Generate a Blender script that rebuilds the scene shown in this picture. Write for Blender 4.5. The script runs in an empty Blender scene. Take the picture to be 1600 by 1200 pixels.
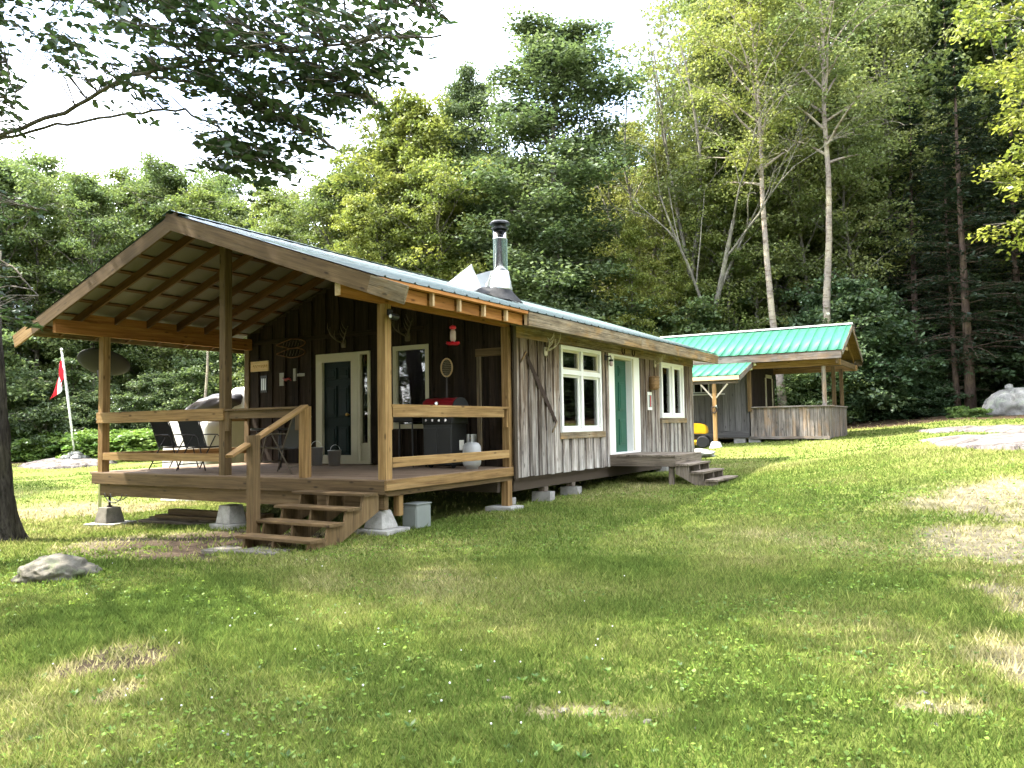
import bpy, bmesh, math, random
import numpy as np
from mathutils import Vector, Matrix, noise as mnoise

# ------------------------------------------------------------------ scene, camera, light
scene = bpy.context.scene
COL = scene.collection
F_PX, YAW, PITCH, ROLL = 1240.0, math.radians(-30.822), math.radians(2.988), math.radians(-0.909)
CAM = np.array([0.0, 0.0, 1.55])


def cam_axes():
    f = np.array([math.sin(YAW) * math.cos(PITCH), math.cos(YAW) * math.cos(PITCH), math.sin(PITCH)])
    r = np.array([math.cos(YAW), -math.sin(YAW), 0.0])
    u = np.cross(r, f)
    c, s = math.cos(ROLL), math.sin(ROLL)
    return c * r + s * u, -s * r + c * u, f


CR, CU, CF = cam_axes()
cam_data = bpy.data.cameras.new('camera')
cam_data.sensor_width = 36.0
cam_data.lens = F_PX / 1600.0 * 36.0
cam_data.clip_start = 0.1
cam_data.clip_end = 2000.0
cam = bpy.data.objects.new('camera', cam_data)
COL.objects.link(cam)
cam.matrix_world = Matrix(((CR[0], CU[0], -CF[0], CAM[0]), (CR[1], CU[1], -CF[1], CAM[1]),
                           (CR[2], CU[2], -CF[2], CAM[2]), (0, 0, 0, 1)))
scene.camera = cam

SUN_EL = math.radians(57.0)
SUN_H = np.array([-0.95, -0.31])
SUN_H = SUN_H / np.linalg.norm(SUN_H)
SUN_DIR = Vector((SUN_H[0] * math.cos(SUN_EL), SUN_H[1] * math.cos(SUN_EL), math.sin(SUN_EL)))

world = bpy.data.worlds.new('World')
scene.world = world
world.use_nodes = True
wt = world.node_tree
wt.nodes.clear()


def N(tree, kind, **kw):
    n = tree.nodes.new(kind)
    for k, v in kw.items():
        setattr(n, k, v)
    return n


wo = N(wt, 'ShaderNodeOutputWorld')
wb = N(wt, 'ShaderNodeBackground')
wb.inputs['Strength'].default_value = 0.15
sky = N(wt, 'ShaderNodeTexSky', sky_type='NISHITA', sun_disc=False)
sky.sun_elevation = SUN_EL
sky.sun_rotation = math.atan2(SUN_DIR.x, SUN_DIR.y)
sky.air_density = 1.0
sky.dust_density = 1.5
# thin bright cloud cover, the same all round
wtc = N(wt, 'ShaderNodeTexCoord')
wmap = N(wt, 'ShaderNodeMapping')
wmap.inputs['Scale'].default_value = (1.0, 1.0, 2.2)
wno = N(wt, 'ShaderNodeTexNoise')
wno.inputs['Scale'].default_value = 2.1
wno.inputs['Detail'].default_value = 7.0
wno.inputs['Roughness'].default_value = 0.55
wra = N(wt, 'ShaderNodeValToRGB')
wra.color_ramp.elements[0].position = 0.40
wra.color_ramp.elements[0].color = (0.12, 0.12, 0.12, 1)
wra.color_ramp.elements[1].position = 0.62
wra.color_ramp.elements[1].color = (1, 1, 1, 1)
wmx = N(wt, 'ShaderNodeMix', data_type='RGBA')
wmx.inputs[7].default_value = (9.6, 9.8, 10.2, 1)
L = wt.links.new
L(wtc.outputs['Generated'], wmap.inputs['Vector'])
L(wmap.outputs['Vector'], wno.inputs['Vector'])
L(wno.outputs['Fac'], wra.inputs['Fac'])
L(wra.outputs['Color'], wmx.inputs[0])
L(sky.outputs['Color'], wmx.inputs[6])
L(wmx.outputs[2], wb.inputs['Color'])
L(wb.outputs['Background'], wo.inputs['Surface'])

sun_data = bpy.data.lights.new('sun', 'SUN')
sun_data.energy = 3.2
sun_data.angle = math.radians(0.55)
sun_data.color = (1.0, 0.94, 0.82)
sun = bpy.data.objects.new('sun', sun_data)
COL.objects.link(sun)
sun.rotation_euler = SUN_DIR.to_track_quat('Z', 'Y').to_euler()
sun.location = (-20, -8, 40)

scene.view_settings.view_transform = 'Standard'
scene.view_settings.look = 'None'
scene.view_settings.exposure = 2.85
scene.view_settings.gamma = 1.0
scene.view_settings.use_curve_mapping = False
scene.render.engine = 'CYCLES'
scene.cycles.use_denoising = True
scene.cycles.denoiser = 'OPENIMAGEDENOISE'
scene.cycles.max_bounces = 6
scene.cycles.transparent_max_bounces = 6
scene.cycles.transmission_bounces = 4
scene.cycles.use_adaptive_sampling = True
scene.cycles.adaptive_threshold = 0.02

RNG = np.random.default_rng(7)
random.seed(7)


# ------------------------------------------------------------------ helpers
def ray(px, py):
    return CF + CR * ((px - 800.0) / F_PX) - CU * ((py - 600.0) / F_PX)


def at_depth(px, py, d):
    return CAM + ray(px, py) * d


def on_z(px, py, z):
    r = ray(px, py)
    return CAM + r * ((z - CAM[2]) / r[2])


WM = {}          # world matrices of everything that may be a parent


def link(o, parent=None, mat=None, world_m=None):
    COL.objects.link(o)
    m = world_m if world_m is not None else Matrix.Identity(4)
    if parent is not None:
        o.parent = parent
        o.matrix_parent_inverse = WM[parent.name].inverted()
    o.matrix_basis = m
    WM[o.name] = m.copy()
    if mat is not None and o.type == 'MESH':
        if not o.data.materials:
            o.data.materials.append(mat)
        elif o.data.materials[0] is not mat:
            o.material_slots[0].link = 'OBJECT'
            o.material_slots[0].material = mat
    return o


def tag(o, label, cat, group=None, kind=None):
    if label:
        o['label'] = label
    if cat:
        o['category'] = cat
    if group:
        o['group'] = group
    if kind:
        o['kind'] = kind
    return o


def thing(name, label, cat, loc, group=None, rotz=0.0):
    o = bpy.data.objects.new(name, None)
    o.empty_display_size = 0.2
    m = Matrix.Translation(Vector(loc)) @ Matrix.Rotation(rotz, 4, 'Z')
    link(o, None, None, m)
    return tag(o, label, cat, group)


def group_part(name, parent):
    o = bpy.data.objects.new(name, None)
    o.empty_display_size = 0.1
    return link(o, parent, None, WM[parent.name])


def fast_mesh(name, V, F, attr=None, smooth=False):
    """V (n,3), F (m,k) with k = 3 or 4"""
    V = np.asarray(V, dtype=np.float32)
    F = np.asarray(F, dtype=np.int32)
    me = bpy.data.meshes.new(name)
    m, k = F.shape
    me.vertices.add(len(V))
    me.vertices.foreach_set('co', V.ravel())
    me.loops.add(m * k)
    me.loops.foreach_set('vertex_index', F.ravel())
    me.polygons.add(m)
    me.polygons.foreach_set('loop_start', np.arange(0, m * k, k, dtype=np.int32))
    me.polygons.foreach_set('loop_total', np.full(m, k, dtype=np.int32))
    if smooth:
        me.polygons.foreach_set('use_smooth', np.ones(m, dtype=bool))
    me.update(calc_edges=True)
    if attr:
        for nm, arr in attr.items():
            a = me.attributes.new(nm, 'FLOAT', 'POINT')
            a.data.foreach_set('value', np.asarray(arr, dtype=np.float32))
    return me


def bm_mesh(name, bm, smooth=False):
    bmesh.ops.recalc_face_normals(bm, faces=bm.faces[:])
    me = bpy.data.meshes.new(name)
    bm.to_mesh(me)
    bm.free()
    if smooth:
        for p in me.polygons:
            p.use_smooth = True
    return me


def obj(name, me, mat, parent=None, world_m=None):
    return link(bpy.data.objects.new(name, me), parent, mat, world_m)


def add_box(bm, c, s, rot=None, bevel=0.0):
    m = Matrix.Translation(Vector(c))
    if rot is not None:
        m = m @ rot
    r = bmesh.ops.create_cube(bm, size=1.0, matrix=m @ Matrix.Diagonal((s[0], s[1], s[2], 1)))
    if bevel > 0:
        es = {e for v in r['verts'] for e in v.link_edges}
        bmesh.ops.bevel(bm, geom=list(es), offset=bevel, segments=1, affect='EDGES')


def add_tube(bm, pts, radii, sides=8, cap=True):
    pts = [Vector(p) for p in pts]
    if not hasattr(radii, '__len__'):
        radii = [radii] * len(pts)
    rings = []
    prev = None
    for i, p in enumerate(pts):
        d = (pts[min(i + 1, len(pts) - 1)] - pts[max(i - 1, 0)])
        d.normalize()
        if prev is None:
            a = Vector((0, 0, 1)) if abs(d.z) < 0.9 else Vector((1, 0, 0))
            x = d.cross(a).normalized()
        else:
            x = (prev - d * prev.dot(d)).normalized()
        prev = x
        y = d.cross(x)
        rings.append([bm.verts.new(p + (x * math.cos(2 * math.pi * k / sides) + y * math.sin(2 * math.pi * k / sides)) * radii[i])
                      for k in range(sides)])
    for a, b in zip(rings, rings[1:]):
        for k in range(sides):
            bm.faces.new((a[k], a[(k + 1) % sides], b[(k + 1) % sides], b[k]))
    if cap:
        bm.faces.new(rings[0][::-1])
        bm.faces.new(rings[-1])


def add_lathe(bm, prof, sides=20, m=None):
    m = m or Matrix.Identity(4)
    rings = []
    for r, z in prof:
        rings.append([bm.verts.new(m @ Vector((r * math.cos(2 * math.pi * k / sides), r * math.sin(2 * math.pi * k / sides), z)))
                      for k in range(sides)])
    for a, b in zip(rings, rings[1:]):
        for k in range(sides):
            bm.faces.new((a[k], a[(k + 1) % sides], b[(k + 1) % sides], b[k]))
    bm.faces.new(rings[0][::-1])
    bm.faces.new(rings[-1])


def add_prism(bm, poly, y0, y1, axis='y'):
    """poly: list of (a, b); extruded along axis"""
    def P(a, b, t):
        return {'y': (a, t, b), 'x': (t, a, b), 'z': (a, b, t)}[axis]
    A = [bm.verts.new(P(a, b, y0)) for a, b in poly]
    B = [bm.verts.new(P(a, b, y1)) for a, b in poly]
    n = len(poly)
    bm.faces.new(A[::-1])
    bm.faces.new(B)
    for i in range(n):
        bm.faces.new((A[i], A[(i + 1) % n], B[(i + 1) % n], B[i]))


_pl = {}


def plank_mesh(w, t, ln, seg=1, jit=0.0, var=0, bevel=0.004):
    """length along local z from 0, width x, thickness y"""
    key = (round(w, 3), round(t, 3), round(ln, 2), seg, jit, var)
    if key in _pl:
        return _pl[key]
    bm = bmesh.new()
    rg = random.Random(hash(key) & 0xffff)
    rings = []
    b = min(bevel, t * 0.2, w * 0.2)
    for i in range(seg + 1):
        z = ln * i / seg
        jl, jr = rg.uniform(-jit, jit), rg.uniform(-jit, jit)
        x0, x1, y0, y1 = -w / 2 + jl, w / 2 + jr, -t / 2, t / 2
        c = [(x0 + b, y0), (x1 - b, y0), (x1, y0 + b), (x1, y1 - b), (x1 - b, y1), (x0 + b, y1), (x0, y1 - b), (x0, y0 + b)]
        rings.append([bm.verts.new((x, y, z)) for x, y in c])
    for a, c in zip(rings, rings[1:]):
        for k in range(8):
            bm.faces.new((a[k], a[(k + 1) % 8], c[(k + 1) % 8], c[k]))
    bm.faces.new(rings[0][::-1])
    bm.faces.new(rings[-1])
    me = bm_mesh('plank', bm)
    _pl[key] = me
    return me


def plank(name, a, b, w, t, mat, parent, face=(0, 0, 1), seg=1, jit=0.0, var=0):
    """board from a to b; 'face' is the direction of its broad face normal (thickness)"""
    a, b = Vector(a), Vector(b)
    z = (b - a)
    ln = z.length
    z.normalize()
    y = Vector(face)
    y = (y - z * y.dot(z)).normalized()
    x = y.cross(z)
    m = Matrix(((x.x, y.x, z.x, a.x), (x.y, y.y, z.y, a.y), (x.z, y.z, z.z, a.z), (0, 0, 0, 1)))
    return obj(name, plank_mesh(w, t, ln, seg, jit, var), mat, parent, m)


# ------------------------------------------------------------------ materials
def new_mat(name):
    m = bpy.data.materials.new(name)
    m.use_nodes = True
    t = m.node_tree
    t.nodes.clear()
    o = N(t, 'ShaderNodeOutputMaterial')
    return m, t, o


def ramp(t, stops):
    r = N(t, 'ShaderNodeValToRGB')
    e = r.color_ramp.elements
    while len(e) < len(stops):
        e.new(0.5)
    for k, (p, c) in zip(e, stops):
        k.position = p
        k.color = (*c, 1) if len(c) == 3 else c
    return r


def mixc(t, a, b, fac, mode='MIX'):
    n = N(t, 'ShaderNodeMix', data_type='RGBA', blend_type=mode)
    for sock, v in ((6, a), (7, b), (0, fac)):
        if hasattr(v, 'links'):
            t.links.new(v, n.inputs[sock])
        elif isinstance(v, (int, float)):
            n.inputs[sock].default_value = v if sock == 0 else (v, v, v, 1)
        else:
            n.inputs[sock].default_value = (*v, 1)
    return n.outputs[2]


def math_n(t, op, a, b=None, clamp=False):
    n = N(t, 'ShaderNodeMath', operation=op, use_clamp=clamp)
    for i, v in enumerate((a, b)):
        if v is None:
            continue
        if hasattr(v, 'links'):
            t.links.new(v, n.inputs[i])
        else:
            n.inputs[i].default_value = v
    return n.outputs[0]


def noise(t, vec, scale, detail=4, rough=0.55, dist=0.0):
    n = N(t, 'ShaderNodeTexNoise')
    n.inputs['Scale'].default_value = scale
    n.inputs['Detail'].default_value = detail
    n.inputs['Roughness'].default_value = rough
    n.inputs['Distortion'].default_value = dist
    if vec is not None:
        t.links.new(vec, n.inputs['Vector'])
    return n.outputs['Fac']


def obj_vec(t, scale, rand=True):
    tc = N(t, 'ShaderNodeTexCoord')
    mp = N(t, 'ShaderNodeMapping')
    mp.inputs['Scale'].default_value = scale
    t.links.new(tc.outputs['Object'], mp.inputs['Vector'])
    if not rand:
        return mp.outputs['Vector']
    oi = N(t, 'ShaderNodeObjectInfo')
    ad = N(t, 'ShaderNodeVectorMath', operation='ADD')
    mu = math_n(t, 'MULTIPLY', oi.outputs['Random'], 91.0)
    t.links.new(mp.outputs['Vector'], ad.inputs[0])
    t.links.new(mu, ad.inputs[1])
    return ad.outputs['Vector']


def principled(t, o, col, rough=0.6, metal=0.0, bump=None, bump_s=0.3, bump_d=0.01, spec=0.4):
    p = N(t, 'ShaderNodeBsdfPrincipled')
    for nm, v in (('Base Color', col), ('Roughness', rough), ('Metallic', metal), ('Specular IOR Level', spec)):
        if hasattr(v, 'links'):
            t.links.new(v, p.inputs[nm])
        elif nm == 'Base Color':
            p.inputs[nm].default_value = (*v, 1)
        else:
            p.inputs[nm].default_value = v
    if bump is not None:
        b = N(t, 'ShaderNodeBump')
        b.inputs['Strength'].default_value = bump_s
        b.inputs['Distance'].default_value = bump_d
        t.links.new(bump, b.inputs['Height'])
        t.links.new(b.outputs['Normal'], p.inputs['Normal'])
    t.links.new(p.outputs['BSDF'], o.inputs['Surface'])
    return p


def wood(name, c_dark, c_mid, c_light, knots=True, rand=0.35, rough=0.7, grain=1.0, stain=None, weather=None, streak=0.0):
    m, t, o = new_mat(name)
    v = obj_vec(t, (26 * grain, 26 * grain, 1.3))
    g = noise(t, v, 1.0, 6, 0.6, 0.6)
    g2 = noise(t, obj_vec(t, (3.0, 3.0, 0.6)), 1.0, 4, 0.6)
    col = ramp(t, [(0.30, c_dark), (0.50, c_mid), (0.72, c_light)])
    gg = math_n(t, 'ADD', math_n(t, 'MULTIPLY', g, 0.72), math_n(t, 'MULTIPLY', g2, 0.28))
    t.links.new(gg, col.inputs['Fac'])
    c = col.outputs['Color']
    if weather:      # silvering with a shape of its own: strongest low on the board, broken by noise
        tc = N(t, 'ShaderNodeTexCoord')
        sp = N(t, 'ShaderNodeSeparateXYZ')
        t.links.new(tc.outputs['Object'], sp.inputs[0])
        h = math_n(t, 'SUBTRACT', weather[0], math_n(t, 'MULTIPLY', sp.outputs['Z'], weather[1]))
        h = math_n(t, 'ADD', h, math_n(t, 'MULTIPLY', math_n(t, 'SUBTRACT', g, 0.5), 2.2))
        h = math_n(t, 'ADD', h, math_n(t, 'MULTIPLY', math_n(t, 'SUBTRACT', g2, 0.5), 1.6), True)
        c = mixc(t, c, weather[2], h)
    if knots:
        vo = N(t, 'ShaderNodeTexVoronoi')
        vo.inputs['Scale'].default_value = 1.0
        t.links.new(obj_vec(t, (8.0, 8.0, 2.6)), vo.inputs['Vector'])
        k = ramp(t, [(0.07, (1, 1, 1)), (0.16, (0, 0, 0))])
        t.links.new(vo.outputs['Distance'], k.inputs['Fac'])
        c = mixc(t, c, tuple(x * 0.45 for x in c_dark), math_n(t, 'MULTIPLY', k.outputs['Color'], 0.8))
    if stain:
        s = noise(t, obj_vec(t, (1.6, 1.6, 0.9)), 1.0, 5, 0.65, 0.4)
        sr = ramp(t, [(0.50, (0, 0, 0)), (0.62, (1, 1, 1))])
        t.links.new(s, sr.inputs['Fac'])
        c = mixc(t, c, stain, math_n(t, 'MULTIPLY', sr.outputs['Color'], 0.75))
    if streak:       # dark checks running along the board
        sk = noise(t, obj_vec(t, (48, 48, 0.9)), 1.0, 4, 0.65, 0.8)
        sr = ramp(t, [(0.36, (1 - streak,) * 3), (0.52, (1, 1, 1))])
        t.links.new(sk, sr.inputs['Fac'])
        bl = noise(t, obj_vec(t, (5, 5, 1.6)), 1.0, 6, 0.7)
        br = ramp(t, [(0.35, (1 - streak * .75,) * 3), (0.6, (1, 1, 1))])
        t.links.new(bl, br.inputs['Fac'])
        c = mixc(t, mixc(t, c, sr.outputs['Color'], 1.0, 'MULTIPLY'), br.outputs['Color'], 1.0, 'MULTIPLY')
    oi = N(t, 'ShaderNodeObjectInfo')
    f = math_n(t, 'ADD', math_n(t, 'MULTIPLY', oi.outputs['Random'], rand), 1.0 - rand / 2)
    c = mixc(t, c, f, 1.0, 'MULTIPLY')
    principled(t, o, c, rough, 0, g, 0.5, 0.004, 0.25)
    return m


def plain(name, col, rough=0.5, metal=0.0, var=0.12, scale=6.0, bump=0.0, spec=0.4):
    m, t, o = new_mat(name)
    n1 = noise(t, obj_vec(t, (1, 1, 1)), scale, 5, 0.6)
    f = math_n(t, 'ADD', math_n(t, 'MULTIPLY', n1, var * 2), 1.0 - var)
    c = mixc(t, col, f, 1.0, 'MULTIPLY')
    r = math_n(t, 'ADD', math_n(t, 'MULTIPLY', n1, 0.2), rough - 0.1)
    principled(t, o, c, r, metal, n1 if bump else None, bump, 0.01, spec)
    return m


def concrete(name, col):
    m, t, o = new_mat(name)
    v = obj_vec(t, (1, 1, 1))
    a = noise(t, v, 5, 6, 0.65)
    b = noise(t, v, 60, 3, 0.6)
    r = ramp(t, [(0.3, tuple(x * 0.55 for x in col)), (0.55, col), (0.8, tuple(min(1, x * 1.2) for x in col))])
    t.links.new(a, r.inputs['Fac'])
    c = mixc(t, r.outputs['Color'], math_n(t, 'ADD', math_n(t, 'MULTIPLY', b, 0.5), 0.75), 1.0, 'MULTIPLY')
    principled(t, o, c, 0.9, 0, math_n(t, 'ADD', a, math_n(t, 'MULTIPLY', b, 0.4)), 0.5, 0.02, 0.2)
    return m


def rock_mat(name, c1, c2, c3, lichen=None, cracks=0.0):
    m, t, o = new_mat(name)
    v = obj_vec(t, (1, 1, 1))
    a = noise(t, v, 2.2, 8, 0.68, 0.3)
    b = noise(t, v, 34, 4, 0.7)
    r = ramp(t, [(0.32, c1), (0.5, c2), (0.68, c3)])
    t.links.new(a, r.inputs['Fac'])
    c = mixc(t, r.outputs['Color'], math_n(t, 'ADD', math_n(t, 'MULTIPLY', b, 0.9), 0.55), 1.0, 'MULTIPLY')
    if lichen:
        s = noise(t, v, 3.6, 7, 0.7)
        sr = ramp(t, [(0.54, (0, 0, 0)), (0.60, (1, 1, 1))])
        t.links.new(s, sr.inputs['Fac'])
        c = mixc(t, c, lichen, math_n(t, 'MULTIPLY', sr.outputs['Color'], 0.8))
    if cracks:
        vo = N(t, 'ShaderNodeTexVoronoi', feature='DISTANCE_TO_EDGE')
        vo.inputs['Scale'].default_value = cracks
        mv = N(t, 'ShaderNodeVectorMath', operation='ADD')
        t.links.new(v, mv.inputs[0])
        t.links.new(math_n(t, 'MULTIPLY', a, 1.4), mv.inputs[1])
        t.links.new(mv.outputs['Vector'], vo.inputs['Vector'])
        cr = ramp(t, [(0.0, (.12, .10, .08)), (0.035, (1, 1, 1))])
        t.links.new(vo.outputs['Distance'], cr.inputs['Fac'])
        c = mixc(t, c, cr.outputs['Color'], 1.0, 'MULTIPLY')
    principled(t, o, c, 0.88, 0, math_n(t, 'ADD', a, math_n(t, 'MULTIPLY', b, 0.35)), 0.7, 0.05, 0.25)
    return m


def leaf_mat(name, trans=0.35, gloss=0.08, back=(1.05, 1.12, 0.85), yellow=0.0):
    """base colour = object colour, varied by the per-leaf attribute 'var' and clump attribute 'cl'"""
    m, t, o = new_mat(name)
    oi = N(t, 'ShaderNodeObjectInfo')
    at = N(t, 'ShaderNodeAttribute', attribute_name='var')
    ac = N(t, 'ShaderNodeAttribute', attribute_name='cl')
    c = mixc(t, oi.outputs['Color'], math_n(t, 'ADD', math_n(t, 'MULTIPLY', at.outputs['Fac'], 0.8), 0.6), 1.0, 'MULTIPLY')
    hs = N(t, 'ShaderNodeHueSaturation')
    t.links.new(math_n(t, 'SUBTRACT', 0.512, math_n(t, 'MULTIPLY', ac.outputs['Fac'], 0.034)), hs.inputs['Hue'])
    t.links.new(math_n(t, 'ADD', 0.85, math_n(t, 'MULTIPLY', ac.outputs['Fac'], 0.4)), hs.inputs['Value'])
    t.links.new(c, hs.inputs['Color'])
    c = hs.outputs['Color']
    d = N(t, 'ShaderNodeBsdfDiffuse')
    tr = N(t, 'ShaderNodeBsdfTranslucent')
    t.links.new(c, d.inputs['Color'])
    t.links.new(mixc(t, c, back, 1.0, 'MULTIPLY'), tr.inputs['Color'])
    mx = N(t, 'ShaderNodeMixShader')
    mx.inputs[0].default_value = trans
    t.links.new(d.outputs[0], mx.inputs[1])
    t.links.new(tr.outputs[0], mx.inputs[2])
    g = N(t, 'ShaderNodeBsdfGlossy')
    g.inputs['Roughness'].default_value = 0.42
    g.inputs['Color'].default_value = (0.9, 0.95, 1, 1)
    m2 = N(t, 'ShaderNodeMixShader')
    m2.inputs[0].default_value = gloss
    t.links.new(mx.outputs[0], m2.inputs[1])
    t.links.new(g.outputs[0], m2.inputs[2])
    t.links.new(m2.outputs[0], o.inputs['Surface'])
    return m


def bark_mat(name, c1, c2, scale=(9, 9, 1.6), white=None):
    m, t, o = new_mat(name)
    v = obj_vec(t, scale)
    a = noise(t, v, 1.0, 8, 0.7, 0.5)
    r = ramp(t, [(0.35, c1), (0.65, c2)])
    t.links.new(a, r.inputs['Fac'])
    c = r.outputs['Color']
    if white:
        s = noise(t, obj_vec(t, (2, 2, 7)), 1.2, 6, 0.7)
        sr = ramp(t, [(0.52, (0, 0, 0)), (0.58, (1, 1, 1))])
        t.links.new(s, sr.inputs['Fac'])
        c = mixc(t, white, c, sr.outputs['Color'])
    big = noise(t, obj_vec(t, (1, 1, 1)), 1.4, 4, 0.6)
    br = ramp(t, [(0.45, (1, 1, 1)), (0.7, (1.5, 1.55, 1.3))])
    t.links.new(big, br.inputs['Fac'])
    c = mixc(t, c, br.outputs['Color'], 1.0, 'MULTIPLY')
    principled(t, o, c, 0.92, 0, a, 0.9, 0.05, 0.15)
    return m


def glass_mat(name):
    m, t, o = new_mat(name)
    tr = N(t, 'ShaderNodeBsdfTransparent')
    tr.inputs['Color'].default_value = (0.62, 0.68, 0.66, 1)
    g = N(t, 'ShaderNodeBsdfGlossy')
    g.inputs['Roughness'].default_value = 0.02
    lw = N(t, 'ShaderNodeFresnel')
    lw.inputs['IOR'].default_value = 2.0
    wv = noise(t, obj_vec(t, (1, 1, 1)), 1.6, 2)
    b = N(t, 'ShaderNodeBump')
    b.inputs['Strength'].default_value = 0.05
    t.links.new(wv, b.inputs['Height'])
    t.links.new(b.outputs['Normal'], g.inputs['Normal'])
    mx = N(t, 'ShaderNodeMixShader')
    t.links.new(lw.outputs[0], mx.inputs[0])
    t.links.new(tr.outputs[0], mx.inputs[1])
    t.links.new(g.outputs[0], mx.inputs[2])
    t.links.new(mx.outputs[0], o.inputs['Surface'])
    return m


M = {}
M['lumber'] = wood('lumber', (0.13, 0.066, 0.022), (0.31, 0.185, 0.07), (0.44, 0.295, 0.13), rand=0.3, streak=0.25)
M['lumber_orange'] = wood('lumber_orange', (0.17, 0.062, 0.014), (0.34, 0.145, 0.04), (0.45, 0.22, 0.07), rand=0.3)
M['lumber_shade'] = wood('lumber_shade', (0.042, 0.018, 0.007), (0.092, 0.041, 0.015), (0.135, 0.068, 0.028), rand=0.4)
M['lumber_aged_shade'] = wood('lumber_aged_shade', (0.065, 0.038, 0.016), (0.135, 0.086, 0.038), (0.195, 0.134, 0.066), rand=0.35, streak=0.25)  # shade on the front timber is put into this darker lumber colour
M['end_grain'] = wood('end_grain', (0.42, 0.27, 0.13), (0.58, 0.42, 0.24), (0.68, 0.54, 0.35), knots=False)
M['siding'] = wood('siding', (0.035, 0.021, 0.013), (0.20, 0.14, 0.098), (0.42, 0.345, 0.27), rand=0.6, rough=0.9, grain=1.1,
                   streak=0.55, weather=(0.62, 0.34, (0.56, 0.525, 0.485)))
M['siding_dark'] = wood('siding_dark', (0.006, 0.004, 0.003), (0.02, 0.0125, 0.008), (0.044, 0.029, 0.019), rand=0.5, rough=0.9)  # shade of the porch wall is put into the near-black board colour
M['fascia'] = wood('fascia', (0.08, 0.055, 0.032), (0.26, 0.20, 0.125), (0.42, 0.35, 0.25), rand=0.2, rough=0.9, stain=(0.34, 0.20, 0.07), streak=0.6)
M['deck_grey'] = wood('deck_grey', (0.09, 0.068, 0.048), (0.20, 0.16, 0.12), (0.30, 0.25, 0.20), rand=0.35, rough=0.9, streak=0.5)
M['deck_new'] = wood('deck_new', (0.12, 0.075, 0.045), (0.21, 0.145, 0.095), (0.29, 0.215, 0.15), rand=0.3, rough=0.8)
M['shed_grey'] = wood('shed_grey', (0.055, 0.05, 0.048), (0.10, 0.093, 0.09), (0.16, 0.15, 0.145), rand=0.4, rough=0.9)
M['rail_grey'] = wood('rail_grey', (0.09, 0.072, 0.058), (0.24, 0.205, 0.175), (0.36, 0.32, 0.29), rand=0.6, rough=0.9, stain=(0.30, 0.20, 0.12), streak=0.6)
M['under'] = plain('under_timber', (0.05, 0.035, 0.022), 0.95)
M['inside'] = plain('inside_wall', (0.12, 0.10, 0.08), 0.9)
M['white'] = plain('white_paint', (0.78, 0.77, 0.72), 0.5, var=0.06)
M['shaded_white'] = plain('shaded_white_paint', (0.30, 0.29, 0.26), 0.6, var=0.15)  # white dimmed in its colour to suit the dark porch
M['cream'] = plain('cream_paint', (0.50, 0.46, 0.32), 0.55, var=0.08)
M['green_door'] = plain('green_door_paint', (0.008, 0.075, 0.045), 0.42, var=0.08)
M['dark_door'] = plain('dark_green_door_paint', (0.004, 0.014, 0.012), 0.6, var=0.08, spec=0.2)
M['glass'] = glass_mat('window_glass')
M['concrete'] = concrete('concrete', (0.36, 0.345, 0.31))
M['block'] = concrete('concrete_block', (0.30, 0.285, 0.26))
M['steel'] = plain('steel', (0.62, 0.62, 0.62), 0.16, 1.0, var=0.05)
M['galv'] = plain('galvanised', (0.72, 0.73, 0.74), 0.42, 0.85, var=0.1)
M['black'] = plain('black_metal', (0.012, 0.012, 0.013), 0.45)
M['blackmatte'] = plain('black_matte', (0.018, 0.018, 0.018), 0.8)
M['rubber'] = plain('rubber', (0.015, 0.015, 0.016), 0.85)
M['rust'] = plain('rusty_steel', (0.034, 0.019, 0.013), 0.85, 0.1, var=0.35, scale=20)
M['red'] = plain('red_enamel', (0.20, 0.007, 0.012), 0.4, var=0.08)
M['redcloth'] = plain('red_cloth', (0.62, 0.03, 0.05), 0.85)
M['whitecloth'] = plain('white_cloth', (0.8, 0.8, 0.8), 0.85)
M['yellow'] = plain('yellow_enamel', (0.62, 0.36, 0.015), 0.35, var=0.08)
M['tarp'] = plain('pale_tarp', (0.60, 0.58, 0.53), 0.6, var=0.2, scale=3)
M['vinyl'] = plain('brown_vinyl', (0.045, 0.036, 0.034), 0.42, var=0.25, scale=4)
M['sling'] = plain('grey_sling', (0.075, 0.075, 0.07), 0.85, var=0.2, scale=40)
M['chairmetal'] = plain('chair_metal', (0.035, 0.03, 0.028), 0.4, 0.4)
M['tank'] = plain('tank_paint', (0.36, 0.36, 0.35), 0.45, var=0.2, scale=9)
M['elec'] = plain('green_box_paint', (0.19, 0.205, 0.185), 0.5, var=0.12)
M['bone'] = plain('bone', (0.46, 0.40, 0.30), 0.75, var=0.25, scale=14)
M['bone_shaded'] = plain('shaded_bone', (0.10, 0.08, 0.055), 0.75, var=0.3, scale=14)  # bone dimmed in its colour for things in the porch gloom
M['brass'] = plain('brass', (0.42, 0.25, 0.05), 0.4, 0.6)
M['wicker'] = wood('wicker', (0.10, 0.055, 0.02), (0.22, 0.13, 0.055), (0.34, 0.22, 0.10), knots=False)
M['soil'] = concrete('soil', (0.09, 0.062, 0.04))
M['redplastic'] = plain('red_plastic', (0.55, 0.015, 0.03), 0.3)
M['clear'] = plain('clear_plastic', (0.55, 0.42, 0.42), 0.2)
M['rock'] = rock_mat('granite', (0.10, 0.098, 0.09), (0.26, 0.255, 0.24), (0.42, 0.41, 0.385), (0.30, 0.33, 0.26))
M['rock_mossy'] = rock_mat('mossy_stone', (0.05, 0.045, 0.035), (0.12, 0.11, 0.088), (0.20, 0.19, 0.155), (0.14, 0.16, 0.09))
M['bedrock'] = rock_mat('bedrock', (0.05, 0.042, 0.038), (0.125, 0.108, 0.098), (0.19, 0.168, 0.155), None, 0.55)
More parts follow.
